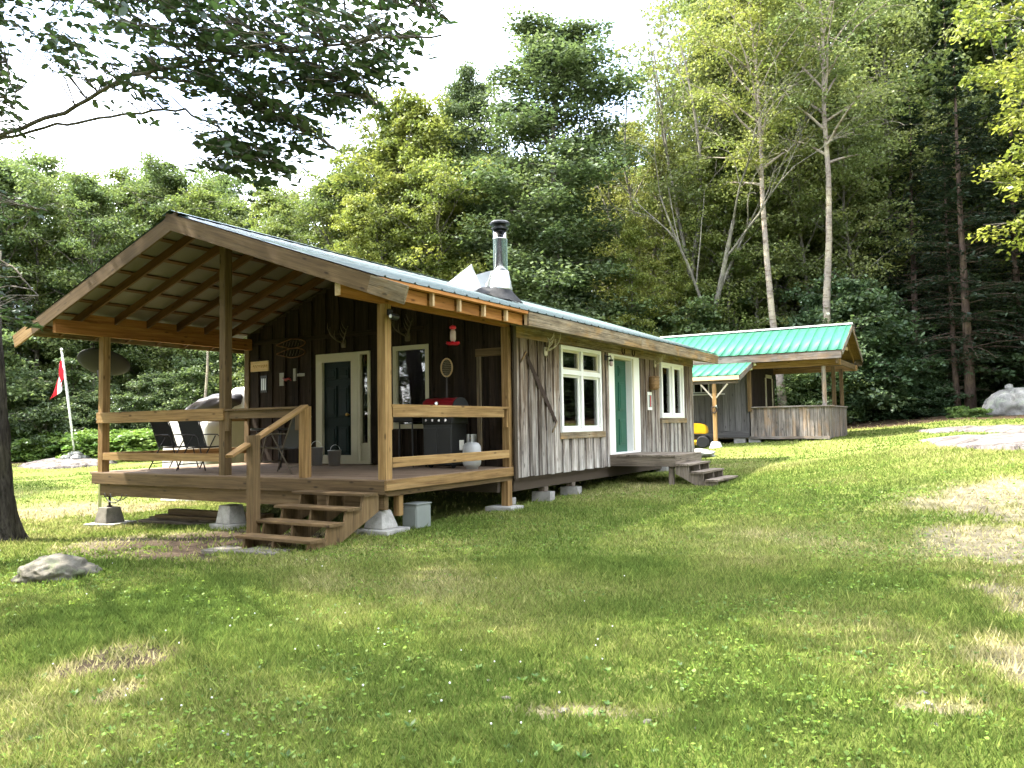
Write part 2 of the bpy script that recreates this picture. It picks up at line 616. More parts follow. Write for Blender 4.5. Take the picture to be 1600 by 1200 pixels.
M['leaf'] = leaf_mat('leaf', 0.42, 0.018)
M['leaf_near'] = leaf_mat('near_leaf', 0.45, 0.05)
M['needle'] = leaf_mat('needle', 0.2, 0.015)
M['blade'] = leaf_mat('grass_blade', 0.35, 0.015)
M['bark'] = bark_mat('bark', (0.045, 0.038, 0.03), (0.19, 0.17, 0.145))
M['bark_rough'] = bark_mat('rough_dark_bark', (0.012, 0.010, 0.008), (0.085, 0.074, 0.062), (22, 22, 2.2))
M['bark_light'] = bark_mat('pale_bark', (0.08, 0.07, 0.058), (0.22, 0.20, 0.17), (6, 6, 2.5))
M['bark_birch'] = bark_mat('birch_bark', (0.10, 0.075, 0.055), (0.24, 0.19, 0.15), (5, 5, 9), (0.25, 0.21, 0.175))
M['bark_red'] = bark_mat('hemlock_bark', (0.05, 0.035, 0.028), (0.15, 0.105, 0.085))


def metal_roof(name, col, rough=0.30, spec=0.5):
    m, t, o = new_mat(name)
    v = obj_vec(t, (0.8, 3.0, 0.8))
    a = noise(t, v, 1.0, 5, 0.6)
    f = math_n(t, 'ADD', math_n(t, 'MULTIPLY', a, 0.35), 0.82)
    c = mixc(t, col, f, 1.0, 'MULTIPLY')
    principled(t, o, c, math_n(t, 'ADD', math_n(t, 'MULTIPLY', a, 0.15), rough), 0.0, None, 0, 0, spec)
    return m


M['roof'] = metal_roof('green_roof_metal', (0.03, 0.165, 0.095), 0.50, 0.25)
M['roof_sky_grey'] = metal_roof('sky_greyed_roof_metal', (0.06, 0.095, 0.078), 0.12, 0.75)  # roof green greyed in its colour to suggest grazing sky reflection
M['concrete_dark'] = concrete('stained_concrete', (0.17, 0.155, 0.13))
M['roof_under'] = plain('roof_underside', (0.13, 0.115, 0.095), 0.6)


# ------------------------------------------------------------------ the ground
CP = np.array([(0, 0, .06), (3, 3, .10), (-3, 4, .06), (-7.25, 8.5, .07), (-13.7, 8.6, -.13), (-10.5, 8.6, -.01), (-7.2, 11.9, .09),
               (-4.3, 16.3, .28), (-7.3, 17.5, .28), (-7.6, 25.5, .72), (-6.9, 27, .85), (-4.4, 27.2, .90), (-4.4, 31, .98), (-4.9, 22.5, .5),
               (-.87, 10.6, .17), (1.0, 13.6, .55), (.6, 16.6, .86), (-1.0, 20.5, .96), (-.6, 28, 1.22), (-1.5, 33, 1.42), (1.0, 33.5, 1.5),
               (6, 20, 1.2), (6, 8, .35), (-12.8, 6.5, -.1), (-9, 4.9, -.05), (-20, 10, -.1), (-36, 21, -.05), (-38, 23, .2), (-14, 18, .1),
               (-12, 26, .6), (-25, 25, .3), (-20, 40, 1.2), (-6, 45, 2.0), (10, 45, 2.6), (-45, 40, .9), (-60, 10, .3), (-30, -15, 0),
               (0, -15, 0), (25, -10, .5), (30, 25, 2.2), (-70, 70, 2.0), (-20, 90, 4), (40, 80, 5), (-100, 20, .8), (80, 20, 3)], float)


def _tps(r2):
    return 0.5 * r2 * np.log(r2 + 1e-9)


def _fit():
    P = CP[:, :2] / 10.0
    n = len(P)
    r2 = ((P[:, None] - P[None]) ** 2).sum(-1)
    A = np.zeros((n + 3, n + 3))
    A[:n, :n] = _tps(r2) + np.eye(n) * 0.02
    A[:n, n] = 1
    A[:n, n + 1:] = P
    A[n, :n] = 1
    A[n + 1:, :n] = P.T
    b = np.zeros(n + 3)
    b[:n] = CP[:, 2]
    return np.linalg.solve(A, b)


_W = _fit()


def gz(x, y):
    """height of the ground"""
    x = np.clip(np.asarray(x, float), -110, 90)
    y = np.clip(np.asarray(y, float), -30, 100)
    p = np.stack([x, y], -1) / 10.0
    P = CP[:, :2] / 10.0
    r2 = ((p[..., None, :] - P) ** 2).sum(-1)
    z = _tps(r2) @ _W[:len(P)] + _W[len(P)] + p @ _W[len(P) + 1:]
    return z + 0.025 * np.sin(x * 1.1 + 0.7 * y) * np.cos(y * 0.8 - 0.4 * x)


def G(x, y):
    return float(gz(np.array([x]), np.array([y]))[0])


def hit_ground(px, py, iters=40):
    z = 0.1
    for _ in range(iters):
        p = on_z(px, py, min(z, 1.50))
        if p[1] < 0 or abs(p[0]) > 200 or p[1] > 200:
            z += 0.1
            continue
        z = 0.6 * z + 0.4 * G(p[0], p[1])
    return on_z(px, py, min(z, 1.50))


# bare patches: (px, py, half width px, half height px) turned into ground ellipses
def patch(px, py, wpx, hpx):
    c = hit_ground(px, py)
    a = hit_ground(px + wpx, py)
    b = hit_ground(px, py + hpx)
    return c[0], c[1], math.hypot(a[0] - c[0], a[1] - c[1]), math.hypot(b[0] - c[0], b[1] - c[1]), math.atan2(a[1] - c[1], a[0] - c[0])


BARE = [patch(*q) for q in [(185, 1030, 60, 22), (195, 1078, 28, 14), (330, 850, 120, 16), (1470, 835, 40, 9), (1575, 775, 150, 26),
                            (1600, 850, 140, 40), (1640, 930, 110, 50), (1650, 1040, 90, 60), (930, 1110, 90, 9), (1560, 1000, 50, 14), (1470, 1105, 60, 10),
                            (120, 800, 90, 10), (230, 845, 110, 14)]]


def vnoise(x, y, s, seed=0):
    """cheap smooth value noise on arrays"""
    x = x * s + seed * 17.3
    y = y * s + seed * 9.7
    xi, yi = np.floor(x), np.floor(y)
    fx, fy = x - xi, y - yi
    fx, fy = fx * fx * (3 - 2 * fx), fy * fy * (3 - 2 * fy)

    def h(a, b):
        v = np.sin(a * 127.1 + b * 311.7 + seed * 3.1) * 43758.5453
        return v - np.floor(v)
    return (h(xi, yi) * (1 - fx) + h(xi + 1, yi) * fx) * (1 - fy) + (h(xi, yi + 1) * (1 - fx) + h(xi + 1, yi + 1) * fx) * fy


def fbm(x, y, s, seed=0):
    return (vnoise(x, y, s, seed) + 0.5 * vnoise(x, y, s * 2.1, seed + 1) + 0.25 * vnoise(x, y, s * 4.3, seed + 2)) / 1.75


def bare(x, y):
    m = np.zeros_like(x)
    for cx, cy, a, b, r in BARE:
        dx, dy = x - cx, y - cy
        u = (dx * math.cos(r) + dy * math.sin(r)) / max(a, .05)
        v = (-dx * math.sin(r) + dy * math.cos(r)) / max(b, .05)
        d = np.sqrt(u * u + v * v)
        m = np.maximum(m, np.clip(1.7 - d, 0, 1) * .85)
    m = np.clip(m * 1.3 + (fbm(x, y, 2.6, 5) - 0.52) * 1.9 * np.minimum(1, m * 2.5), 0, 1)
    return m


def soil(x, y):
    global BARE
    full = BARE
    BARE = full[:3]
    m = bare(x, y)
    BARE = full
    return m


def forest(x, y):
    """1 under the trees"""
    # edge of the mown lawn, as a polyline in azimuth / distance from the camera
    az = np.degrees(np.arctan2(x, np.maximum(y, 0.01) * np.ones_like(x)))
    az = np.where(y < 0, -90.0, az)
    d = np.hypot(x, y)
    edge = np.interp(az, [-90, -75, -64, -55, -45, -36, -20, -11, -7, 0, 12, 40], [60, 50, 44.5, 43, 42, 37, 34.5, 33.6, 33.2, 33.5, 33, 30])
    edge = edge + 1.2 * (fbm(x, y, 0.35, 9) - 0.5)
    return np.clip((d - edge) / 0.8, 0, 1)


def ground_mesh():
    def axis(lo, a, b, hi, fine):
        out = list(np.arange(a, b, fine))
        st, v = fine, a
        left = []
        while v > lo:
            st *= 1.25
            v -= st
            left.append(v)
        st, v = fine, b
        right = []
        while v < hi:
            right.append(v)
            st *= 1.25
            v += st
        return np.array(left[::-1] + out + right)
    xs = axis(-420, -16, 5, 420, 0.14)
    ys = axis(-420, 0.5, 34, 420, 0.16)
    X, Y = np.meshgrid(xs, ys)
    Z = gz(X, Y) + 0.05 * (fbm(X, Y, 1.1, 3) - 0.5) * np.clip(1 - bare(X, Y) * .3, 0, 1)
    b = bare(X, Y)
    Z = Z - 0.02 * b
    nx, ny = len(xs), len(ys)
    V = np.stack([X, Y, Z], -1).reshape(-1, 3)
    i = np.arange(ny - 1)[:, None] * nx + np.arange(nx - 1)[None]
    Fq = np.stack([i, i + 1, i + nx + 1, i + nx], -1).reshape(-1, 4)
    return fast_mesh('ground', V, Fq, {'bare': b.ravel(), 'soil': soil(X, Y).ravel(), 'forest': forest(X, Y).ravel()}, True)


def ground_mat():
    m, t, o = new_mat('lawn_soil')
    tc = N(t, 'ShaderNodeTexCoord')
    v = tc.outputs['Object']
    a = noise(t, v, 0.55, 6, 0.6)
    b = noise(t, v, 9.0, 6, 0.7)
    c = noise(t, v, 70.0, 4, 0.7)
    g = ramp(t, [(0.30, (0.07, 0.10, 0.02)), (0.5, (0.13, 0.155, 0.035)), (0.70, (0.22, 0.205, 0.075))])
    t.links.new(math_n(t, 'ADD', math_n(t, 'MULTIPLY', a, 0.6), math_n(t, 'MULTIPLY', b, 0.4)), g.inputs['Fac'])
    dirt = ramp(t, [(0.3, (0.06, 0.043, 0.032)), (0.5, (0.17, 0.135, 0.10)), (0.7, (0.31, 0.27, 0.215))])
    t.links.new(math_n(t, 'ADD', math_n(t, 'MULTIPLY', b, 0.6), math_n(t, 'MULTIPLY', c, 0.4)), dirt.inputs['Fac'])
    litter = ramp(t, [(0.3, (0.03, 0.02, 0.012)), (0.55, (0.075, 0.05, 0.03)), (0.75, (0.13, 0.095, 0.06))])
    t.links.new(b, litter.inputs['Fac'])
    ab = N(t, 'ShaderNodeAttribute', attribute_name='bare')
    af = N(t, 'ShaderNodeAttribute', attribute_name='forest')
    col = mixc(t, g.outputs['Color'], dirt.outputs['Color'], math_n(t, 'MULTIPLY', ab.outputs['Fac'], 0.8, True))
    aso = N(t, 'ShaderNodeAttribute', attribute_name='soil')
    col = mixc(t, col, (0.06, 0.042, 0.03), math_n(t, 'MULTIPLY', aso.outputs['Fac'], 0.95, True))
    col = mixc(t, col, litter.outputs['Color'], af.outputs['Fac'])
    col = mixc(t, col, math_n(t, 'ADD', math_n(t, 'MULTIPLY', c, 0.9), 0.55), 1.0, 'MULTIPLY')
    principled(t, o, col, 0.95, 0, math_n(t, 'ADD', b, c), 0.8, 0.03, 0.1)
    return m


M['ground'] = ground_mat()
ground = obj('ground', ground_mesh(), M['ground'])
ground['kind'] = 'structure'


# ------------------------------------------------------------------ rocks
def rock_mesh(name, sx, sy, sz, seed, rough=0.25, sub=4, flat=0.0):
    bm = bmesh.new()
    bmesh.ops.create_icosphere(bm, subdivisions=sub, radius=1.0)
    off = Vector((seed * 7.1, seed * 3.3, seed * 1.7))
    for v in bm.verts:
        n = v.co.normalized()
        d = mnoise.fractal(n * 1.1 + off, 0.9, 2.1, 5) * rough + mnoise.fractal(n * 3.4 + off, 1.0, 2.0, 4) * rough * 0.35
        p = n * (1 + d)
        if flat:
            p.z = math.copysign(abs(p.z) ** (1 + flat), p.z)
        v.co = Vector((p.x * sx, p.y * sy, p.z * sz))
    return bm_mesh(name, bm, True)


def slab_mesh(name, outline, seed, top=0.10, drop=0.4):
    """a low bedrock hump with an uneven outline: outline = ground points in order"""
    O = np.array(outline)
    c = O.mean(0)
    n = len(O)
    K, R = 96, 14
    V, Fq = [], []
    for r in range(R + 1):
        f = r / R
        for k in range(K):
            s = k / K * n
            i = int(s)
            w = s - i
            w = w * w * (3 - 2 * w)
            p = O[i % n] * (1 - w) + O[(i + 1) % n] * w
            q = c + (p - c) * f * (1 + 0.05 * math.sin(k * 1.9 + seed) * f)
            h = top * (1 - f ** 3) + 0.035 * (fbm(np.array([q[0]]), np.array([q[1]]), 1.3, seed)[0] - .5) * 2
            lay = math.floor((fbm(np.array([q[0]]), np.array([q[1]]), 0.6, seed + 4)[0]) * 7) * 0.012
            z = G(q[0], q[1]) + h + lay
            if r == R:
                z = G(q[0], q[1]) - drop
            V.append((q[0], q[1], z))
    for r in range(R):
        for k in range(K):
            a, b = r * K + k, r * K + (k + 1) % K
            Fq.append((a, b, b + K, a + K))
    return fast_mesh(name, V, Fq, None, True)


def gpts(pix):
    return [hit_ground(*p)[:2] for p in pix]


bed = obj('bedrock', slab_mesh('bedrock', gpts([(1432, 689), (1480, 683), (1560, 681), (1680, 683), (1700, 705), (1600, 706), (1520, 703), (1462, 697)]), 3, 0.06), M['bedrock'])
bed['kind'] = 'structure'
bed2 = obj('bedrock', slab_mesh('bedrock2', gpts([(1425, 674), (1500, 669), (1600, 668), (1690, 669), (1690, 677), (1600, 678), (1520, 675), (1450, 678)]), 5, 0.06), M['bedrock'])
bed2['kind'] = 'structure'

fp = at_depth(118, 717, 38.0)
FLAG = (fp[0], fp[1])
bx_, by_ = FLAG
bed3 = obj('bedrock', slab_mesh('bedrock3', [(bx_ + 2.5 * math.cos(a) * (1 + .12 * math.sin(3 * a)) + .3, by_ + 2.0 * math.sin(a) - .5) for a in np.linspace(0, 2 * math.pi, 14)[:-1]], 8, 0.20, 0.6), M['bedrock'])
bed3['kind'] = 'structure'


def rock_thing(name, label, xy, s, seed, mat, sink=0.25, rough=0.25, rot=0.0, group=None, dz=None, sub=4, flat=0.0):
    z = G(*xy) if dz is None else dz
    me = rock_mesh(name, *s, seed, rough, sub, flat)
    o = obj(name, me, mat, None, Matrix.Translation((xy[0], xy[1], z + s[2] * (1 - 2 * sink))) @ Matrix.Rotation(rot, 4, 'Z'))
    return tag(o, label, 'rock', group)


bl = at_depth(1597, 657, 31.0)
rock_thing('boulder', 'huge rounded grey granite boulder with lichen at the edge of the dark woods', (bl[0] + .1, bl[1]), (1.35, 1.0, .70), 4, M['rock'], 0.27, 0.13)
cap = at_depth(1579, 612, 30.7)
o = obj('stone', rock_mesh('stone', .16, .14, .12, 21, .3, 3), M['rock'], None, Matrix.Translation((bl[0] - .38, bl[1] - .05, G(bl[0], bl[1]) + 1.05)))
tag(o, 'small pale stone balanced on top of the big granite boulder', 'rock')
sl = hit_ground(76, 906)
rock_thing('half_buried_stone', 'low mossy fieldstone half buried in the lawn near the big tree trunk', (sl[0] - .05, sl[1] + .1), (.42, .34, .20), 9, M['rock_mossy'], 0.44, 0.26, 0.5, sub=5)
cz = G(bx_, by_) + .16
for k, (dx, dy, dz, s) in enumerate([(-.46, -.26, 0, .27), (.0, -.42, 0, .26), (.46, -.22, 0, .29), (-.22, .26, .03, .26), (.26, .3, .03, .27), (-.13, -.07, .2, .24), (.18, .0, .21, .22)]):
    me = rock_mesh('cairn_stone', s, s * .8, s * .62, 30 + k, .3, 3)
    o = obj('cairn_stone', me, M['rock'], None, Matrix.Translation((bx_ + dx, by_ + dy, cz + dz + s * .2)) @ Matrix.Rotation(k * 1.3, 4, 'Z'))
    tag(o, 'grey fieldstone in the pile holding up the flagpole', 'rock', 'stones piled round the flagpole')
for k, (px, py, s) in enumerate([(352, 1148, .05), (1010, 1130, .04), (880, 1112, .045), (1090, 1140, .03), (1440, 1085, .04), (1462, 1135, .04), (1450, 1100, .03),
                                 (790, 1092, .035), (762, 1065, .03), (1280, 1080, .03), (1610, 1010, .05), (1235, 1150, .035)]):
    p = hit_ground(px, py)
    o = obj('pebble', rock_mesh('pebble', s * .75, s * .5, s * .3, 60 + k, .45, 3), M['rock_mossy'] if k % 3 else M['rock'], None, Matrix.Translation((p[0], p[1], G(p[0], p[1]) + s * .12)) @ Matrix.Rotation(k, 4, 'Z'))
    tag(o, 'small pale stone lying loose in the short grass', 'stone', 'loose stones in the lawn')
p = at_depth(1098, 704, 24.5)
rock_thing('flat_rock', 'flat rough rock beside the lean-to post footing of the shed', (p[0] - .2, p[1] - .4), (.75, .5, .16), 13, M['rock'], 0.3, 0.3)

# ------------------------------------------------------------------ the cabin
XR, XL, YF, YW, YB = -7.10, -13.90, 8.47, 11.95, 21.80
RX, RZ, PITCH_R = -10.50, 4.85, 0.3457
EX_R, EX_L, RY0, RY1 = -6.45, -14.55, 7.60, 22.20
ZD = 0.83


def zr(x):
    return RZ - PITCH_R * abs(x - RX)


cabin = thing('cabin', 'weathered board cabin with covered front porch and green metal roof', 'cabin', (RX, 14.0, 0.2))


def wall_board(parent, name, x0, x1, z0, z1, axis, pos, mat, thick, out, k):
    """vertical board on a wall; axis 'x': wall runs along x at y=pos, axis 'y': along y at x=pos"""
    c = (x0 + x1) / 2
    w = x1 - x0
    if axis == 'y':
        a, b, f = (pos + out, c, z0), (pos + out, c, z1), (1, 0, 0)
    else:
        a, b, f = (c, pos - out, z0), (c, pos - out, z1), (0, -1, 0)
    return plank(name, a, b, w, thick, mat, parent, f, seg=5, jit=min(0.007, w * .05), var=k % 5)


def siding(parent, axis, pos, u0, u1, zb, ztop, holes, mat, rng, wmean=0.19, base_out=0.012):
    """alternate sunk and proud boards, cut round the holes (u0,u1,z0,z1); ztop is a function of u"""
    u, k = u0, 0
    while u < u1 - 0.03:
        proud = k % 2
        w = wmean * (1.12 if proud else 0.80) * rng.uniform(.85, 1.15)
        e = min(u + w, u1)
        cuts = sorted({u, e} | {h for q in holes for h in q[:2] if u + .01 < h < e - .01})
        for a, b in zip(cuts, cuts[1:]):
            c = (a + b) / 2
            if b - a < 0.03:
                continue
            spans = [(zb + rng.uniform(-.012, .012), min(ztop(a), ztop(b)))]
            for q in holes:
                if q[0] <= c <= q[1]:
                    ns = []
                    for s0, s1 in spans:
                        if q[2] > s0:
                            ns.append((s0, min(s1, q[2])))
                        if q[3] < s1:
                            ns.append((max(s0, q[3]), s1))
                    spans = ns
            for s0, s1 in spans:
                if s1 - s0 > 0.06:
                    ov = 0.012 if proud else 0.0
                    wall_board(parent, 'siding_board', a - ov, b + ov, s0, s1, axis, pos, mat, .026,
                               base_out + (.032 if proud else 0) + rng.uniform(-.004, .004), k)
        u = e
        k += 1


def quad_mesh(name, quads):
    V, Fq = [], []
    for q in quads:
        i = len(V)
        V += [tuple(p) for p in q]
        Fq.append(tuple(range(i, i + 4)))
    return fast_mesh(name, V, Fq)


def wall_with_holes(name, axis, pos, thick, u0, u1, z0, ztop, holes, mat, parent):
    """backing wall made of solid blocks round the openings"""
    bm = bmesh.new()
    us = sorted({u0, u1} | {q[0] for q in holes} | {q[1] for q in holes})
    for a, b in zip(us, us[1:]):
        c = (a + b) / 2
        spans = [(z0, None)]
        for q in holes:
            if q[0] <= c <= q[1]:
                spans = [(z0, q[2]), (q[3], None)]
        n = max(1, int((b - a) / .5)) if callable(ztop) else 1
        for s0, s1 in spans:
            for j in range(n):
                aa, bb = a + (b - a) * j / n, a + (b - a) * (j + 1) / n
                ta = s1 if s1 is not None else ztop(aa)
                tb = s1 if s1 is not None else ztop(bb)
                if max(ta, tb) - s0 < .01:
                    continue
                poly = [(aa, s0), (bb, s0), (bb, tb), (aa, ta)]
                if axis == 'y':
                    add_prism(bm, poly, pos - thick, pos, 'x')
                else:
                    add_prism(bm, poly, pos, pos + thick, 'y')
    return obj(name, bm_mesh(name, bm), mat, parent)


rs = random.Random(3)
# side wall
H1 = (13.65, 15.52, 1.40, 3.10)
HD = (15.92, 17.70, 0.86, 3.10)
H2 = (19.18, 20.88, 1.68, 3.10)
side = wall_with_holes('wall', 'y', XR, .12, YW, YB, .58, lambda u: 3.45, [H1, HD, H2], M['under'], cabin)
holes = [(H1[0] - .05, H1[1] + .1, 1.29, 9), HD[:2] + (.5, 9), (H2[0] - .03, H2[1] + .12, 1.56, 9)]
siding(side, 'y', XR, YW + .03, YB, .63, lambda u: 3.10, holes, M['siding'], rs, .175)
# boards above and between the openings, sills, frieze
plank('frieze_board', (XR + .035, YW + .03, 3.21), (XR + .035, YB, 3.21), .22, .03, M['fascia'], side, (1, 0, 0))
plank('sill_board', (XR + .05, 13.56, 1.335), (XR + .05, 15.66, 1.335), .125, .06, M['fascia'], side, (1, 0, 0))
plank('sill_board', (XR + .05, 19.1, 1.61), (XR + .05, 21.05, 1.61), .12, .06, M['fascia'], side, (1, 0, 0))
plank('corner_board', (XR + .045, YW - .03, .62), (XR + .045, YW - .03, 3.3), .10, .04, M['under'], side, (1, 0, 0))
# front wall
HF = (-11.78, -10.34, .84, 3.06)
HW = (-9.76, -8.90, 1.52, 3.10)
front = wall_with_holes('wall', 'x', YW, .12, XL, XR - .12, .58, lambda u: zr(u) - .06, [HF, HW], M['under'], cabin)
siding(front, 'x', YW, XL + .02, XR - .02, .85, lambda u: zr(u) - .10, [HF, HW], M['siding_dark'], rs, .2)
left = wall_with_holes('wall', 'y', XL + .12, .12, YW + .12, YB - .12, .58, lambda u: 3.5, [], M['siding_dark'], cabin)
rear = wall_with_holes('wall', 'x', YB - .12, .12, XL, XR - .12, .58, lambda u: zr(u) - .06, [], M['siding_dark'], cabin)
bm = bmesh.new()
add_box(bm, ((XL + XR) / 2, (YW + YB) / 2 + .06, .60), (XR - XL - .26, YB - YW - .26, .10))
obj('floor', bm_mesh('cabin_floor', bm), M['inside'], cabin)
# sill beams and joists under the cabin
plank('floor_beam', (XR - .10, YW, .50), (XR - .10, YB, .50), .20, .14, M['under'], cabin, (1, 0, 0))
plank('floor_beam', (RX, YW, .50), (RX, YB, .50), .20, .14, M['under'], cabin, (1, 0, 0))
plank('floor_beam', (XL + .10, YW, .50), (XL + .10, YB, .50), .20, .14, M['under'], cabin, (1, 0, 0))


def frame_rect(name, axis, pos, u0, u1, z0, z1, w, d, mat, parent, out=0.0):
    """four mitre-less frame members round a rectangle"""
    bm = bmesh.new()
    for (a, b, c, e) in ((u0, u1, z1 - w, z1), (u0, u1, z0, z0 + w), (u0, u0 + w, z0 + w, z1 - w), (u1 - w, u1, z0 + w, z1 - w)):
        cu, su, cz2, sz2 = (a + b) / 2, b - a, (c + e) / 2, e - c
        if axis == 'y':
            add_box(bm, (pos + out - d / 2, cu, cz2), (d, su, sz2), bevel=.004)
        else:
            add_box(bm, (cu, pos - out + d / 2, cz2), (su, d, sz2), bevel=.004)
    return obj(name, bm_mesh(name, bm), mat, parent)


def pane(axis, pos, u0, u1, z0, z1, parent):
    bm = bmesh.new()
    if axis == 'y':
        add_box(bm, (pos, (u0 + u1) / 2, (z0 + z1) / 2), (.008, u1 - u0, z1 - z0))
    else:
        add_box(bm, ((u0 + u1) / 2, pos, (z0 + z1) / 2), (u1 - u0, .008, z1 - z0))
    return obj('pane', bm_mesh('pane', bm), M['glass'], parent)


def bar(axis, pos, u0, u1, z0, z1, d, mat, parent, out, name):
    bm = bmesh.new()
    if axis == 'y':
        add_box(bm, (pos + out - d / 2, (u0 + u1) / 2, (z0 + z1) / 2), (d, u1 - u0, z1 - z0), bevel=.004)
    else:
        add_box(bm, ((u0 + u1) / 2, pos - out + d / 2, (z0 + z1) / 2), (u1 - u0, d, z1 - z0), bevel=.004)
    return obj(name, bm_mesh(name, bm), mat, parent)


# big side window: two tall lights under two short ones
w1 = frame_rect('window', 'y', XR, *H1, .075, .14, M['white'], cabin, .075)
w1['label'] = 'large white framed window of four panes'
um = (H1[0] + H1[1]) / 2
bar('y', XR, um - .05, um + .05, H1[2] + .075, H1[3] - .075, .13, M['white'], w1, .072, 'mullion')
zt = 2.58
for a, b in ((H1[0] + .075, um - .05), (um + .05, H1[1] - .075)):
    bar('y', XR, a, b, zt - .05, zt + .05, .13, M['white'], w1, .072, 'transom')
    for c, d in ((H1[2] + .075, zt - .05), (zt + .05, H1[3] - .075)):
        frame_rect('sash', 'y', XR, a, b, c, d, .045, .06, M['cream'] if c > 2.5 else M['white'], w1, .02)
        pane('y', XR - .01, a + .04, b - .04, c + .04, d - .04, w1)
w2 = frame_rect('window', 'y', XR, *H2, .075, .14, M['white'], cabin, .075)
w2['label'] = 'narrow white framed window of two tall panes'
um = (H2[0] + H2[1]) / 2 + .03
bar('y', XR, um - .08, um + .08, H2[2] + .075, H2[3] - .075, .13, M['white'], w2, .072, 'mullion')
for a, b in ((H2[0] + .075, um - .08), (um + .08, H2[1] - .075)):
    frame_rect('sash', 'y', XR, a, b, H2[2] + .075, H2[3] - .075, .05, .06, M['white'], w2, .02)
    pane('y', XR - .01, a + .04, b - .04, H2[2] + .11, H2[3] - .11, w2)
# interior behind the side windows: pale curtains at the edges
for (a, b) in ((13.78, 13.95), (15.25, 15.4), (19.3, 19.4)):
    pass


def panel_door(axis, pos, u0, u1, z0, z1, mat, parent, inset):
    bm = bmesh.new()
    d = .045

    def bx(a, b, c, e, t):
        if axis == 'y':
            add_box(bm, (pos - inset + t / 2, (a + b) / 2, (c + e) / 2), (t, b - a, e - c), bevel=.006)
        else:
            add_box(bm, ((a + b) / 2, pos + inset - t / 2, (c + e) / 2), (b - a, t, e - c), bevel=.006)
    bx(u0, u1, z0, z1, d)
    w = u1 - u0
    for k in range(2):
        a = u0 + w * (.12 + .42 * k)
        b = a + w * .34
        for c, e in ((.08, .36), (.45, .76), (.83, .94)):
            h = z1 - z0
            bx(a, b, z0 + h * c, z0 + h * e, d + .022)
            bx(a + .05, b - .05, z0 + h * c + .05, z0 + h * e - .05, d + .034)
    return obj('door', bm_mesh('door', bm), mat, parent)


# side door: deep white jambs round a green panel door
dr = frame_rect('door_frame', 'y', XR, HD[0], HD[1], .87, 3.10, .04, .20, M['white'], cabin, .06)
bar('y', XR, 15.925, 16.22, .912, 3.06, .05, M['white'], dr, .068, 'casing')
bar('y', XR, 17.22, 17.695, .912, 3.06, .05, M['white'], dr, .068, 'casing')
bar('y', XR, 17.24, 17.30, .93, 3.05, .03, M['cream'], dr, .085, 'casing_strip')
bar('y', XR, 16.17, 16.215, .912, 3.06, .16, M['white'], dr, .016, 'jamb')
bar('y', XR, 17.225, 17.27, .912, 3.06, .16, M['white'], dr, .016, 'jamb')
bar('y', XR, 16.22, 17.22, 3.0, 3.058, .16, M['cream'], dr, .05, 'head_jamb')
dd = panel_door('y', XR, 16.22, 17.22, .90, 3.0, M['green_door'], cabin, .13)
dd['label'] = 'green panelled side door'
bm = bmesh.new()
add_lathe(bm, [(.012, 0), (.012, .05), (.03, .055), (.032, .08), (.02, .095)], 14, Matrix.Translation((XR - .085, 16.32, 1.9)) @ Matrix.Rotation(math.pi / 2, 4, 'Y'))
obj('handle', bm_mesh('handle', bm, True), M['brass'], dd)
# porch door with a side light
df = frame_rect('door_frame', 'x', YW, -11.78, -10.66, .84, 3.06, .17, .16, M['cream'], cabin, .06)
sf = frame_rect('side_light', 'x', YW, -10.655, -10.34, .84, 3.06, .06, .16, M['cream'], cabin, .06)
pane('x', YW + .02, -10.60, -10.395, 1.25, 3.0, sf)
bar('x', YW, -10.595, -10.40, .90, 1.25, .05, M['cream'], sf, .02, 'kick_panel')
d2 = panel_door('x', YW, -11.61, -10.83, .86, 2.89, M['dark_door'], cabin, .05)
d2['label'] = 'dark green porch door'
bm = bmesh.new()
add_lathe(bm, [(.012, 0), (.012, .05), (.03, .055), (.032, .08), (.02, .095)], 14, Matrix.Translation((-10.92, YW + .0, 1.82)) @ Matrix.Rotation(math.pi / 2, 4, 'X'))
obj('handle', bm_mesh('handle', bm, True), M['brass'], d2)
# porch window
w3 = frame_rect('window', 'x', YW, *HW, .085, .15, M['cream'], cabin, .06)
w3['label'] = 'porch window with cream frame'
pane('x', YW + .0, HW[0] + .08, HW[1] - .08, HW[2] + .08, HW[3] - .08, w3)
# pale trim boards by the porch corner
plank('trim_board', (-7.85, YW - .055, 2.86), (-7.2, YW - .055, 2.86), .14, .025, M['lumber_aged_shade'], front, (0, 1, 0))
plank('trim_board', (-7.78, YW - .055, 1.0), (-7.78, YW - .055, 2.79), .10, .025, M['fascia'], front, (0, 1, 0))
plank('trim_board', (-13.82, YW - .06, .85), (-13.82, YW - .06, 3.5), .14, .05, M['lumber_aged_shade'], front, (0, 1, 0))
plank('trim_board', (-13.6, YW - .06, 3.42), (-9.0, YW - .06, 3.42), .09, .03, M['siding_dark'], front, (0, 1, 0))

# ---- roof
roof = group_part('roof', cabin)


def panel_mesh(wid, ln, ribs=3, rib_h=.022, rib_w=.05, name='roof_panel'):
    """ribbed sheet: width along local x, length along local y (down slope), up z"""
    prof = []
    step = wid / ribs
    for k in range(ribs):
        c = step * (k + .5)
        prof += [(step * k, 0), (c - rib_w * .5, 0), (c - rib_w * .25, rib_h), (c + rib_w * .25, rib_h), (c + rib_w * .5, 0)]
    prof.append((wid, 0))
    V, Fq = [], []
    n = len(prof)
    for y in (0, ln):
        for z in (0, -.004):
            V += [(x, y, h + z) for x, h in prof]
    for i in range(n - 1):
        a, b, c, d = i, i + 1, 2 * n + i + 1, 2 * n + i
        Fq.append((a, b, c, d))
        Fq.append((a + n, d + n, c + n, b + n))
        Fq.append((a, a + n, b + n, b))
        Fq.append((d, c, c + n, d + n))
    return fast_mesh(name, V, Fq)


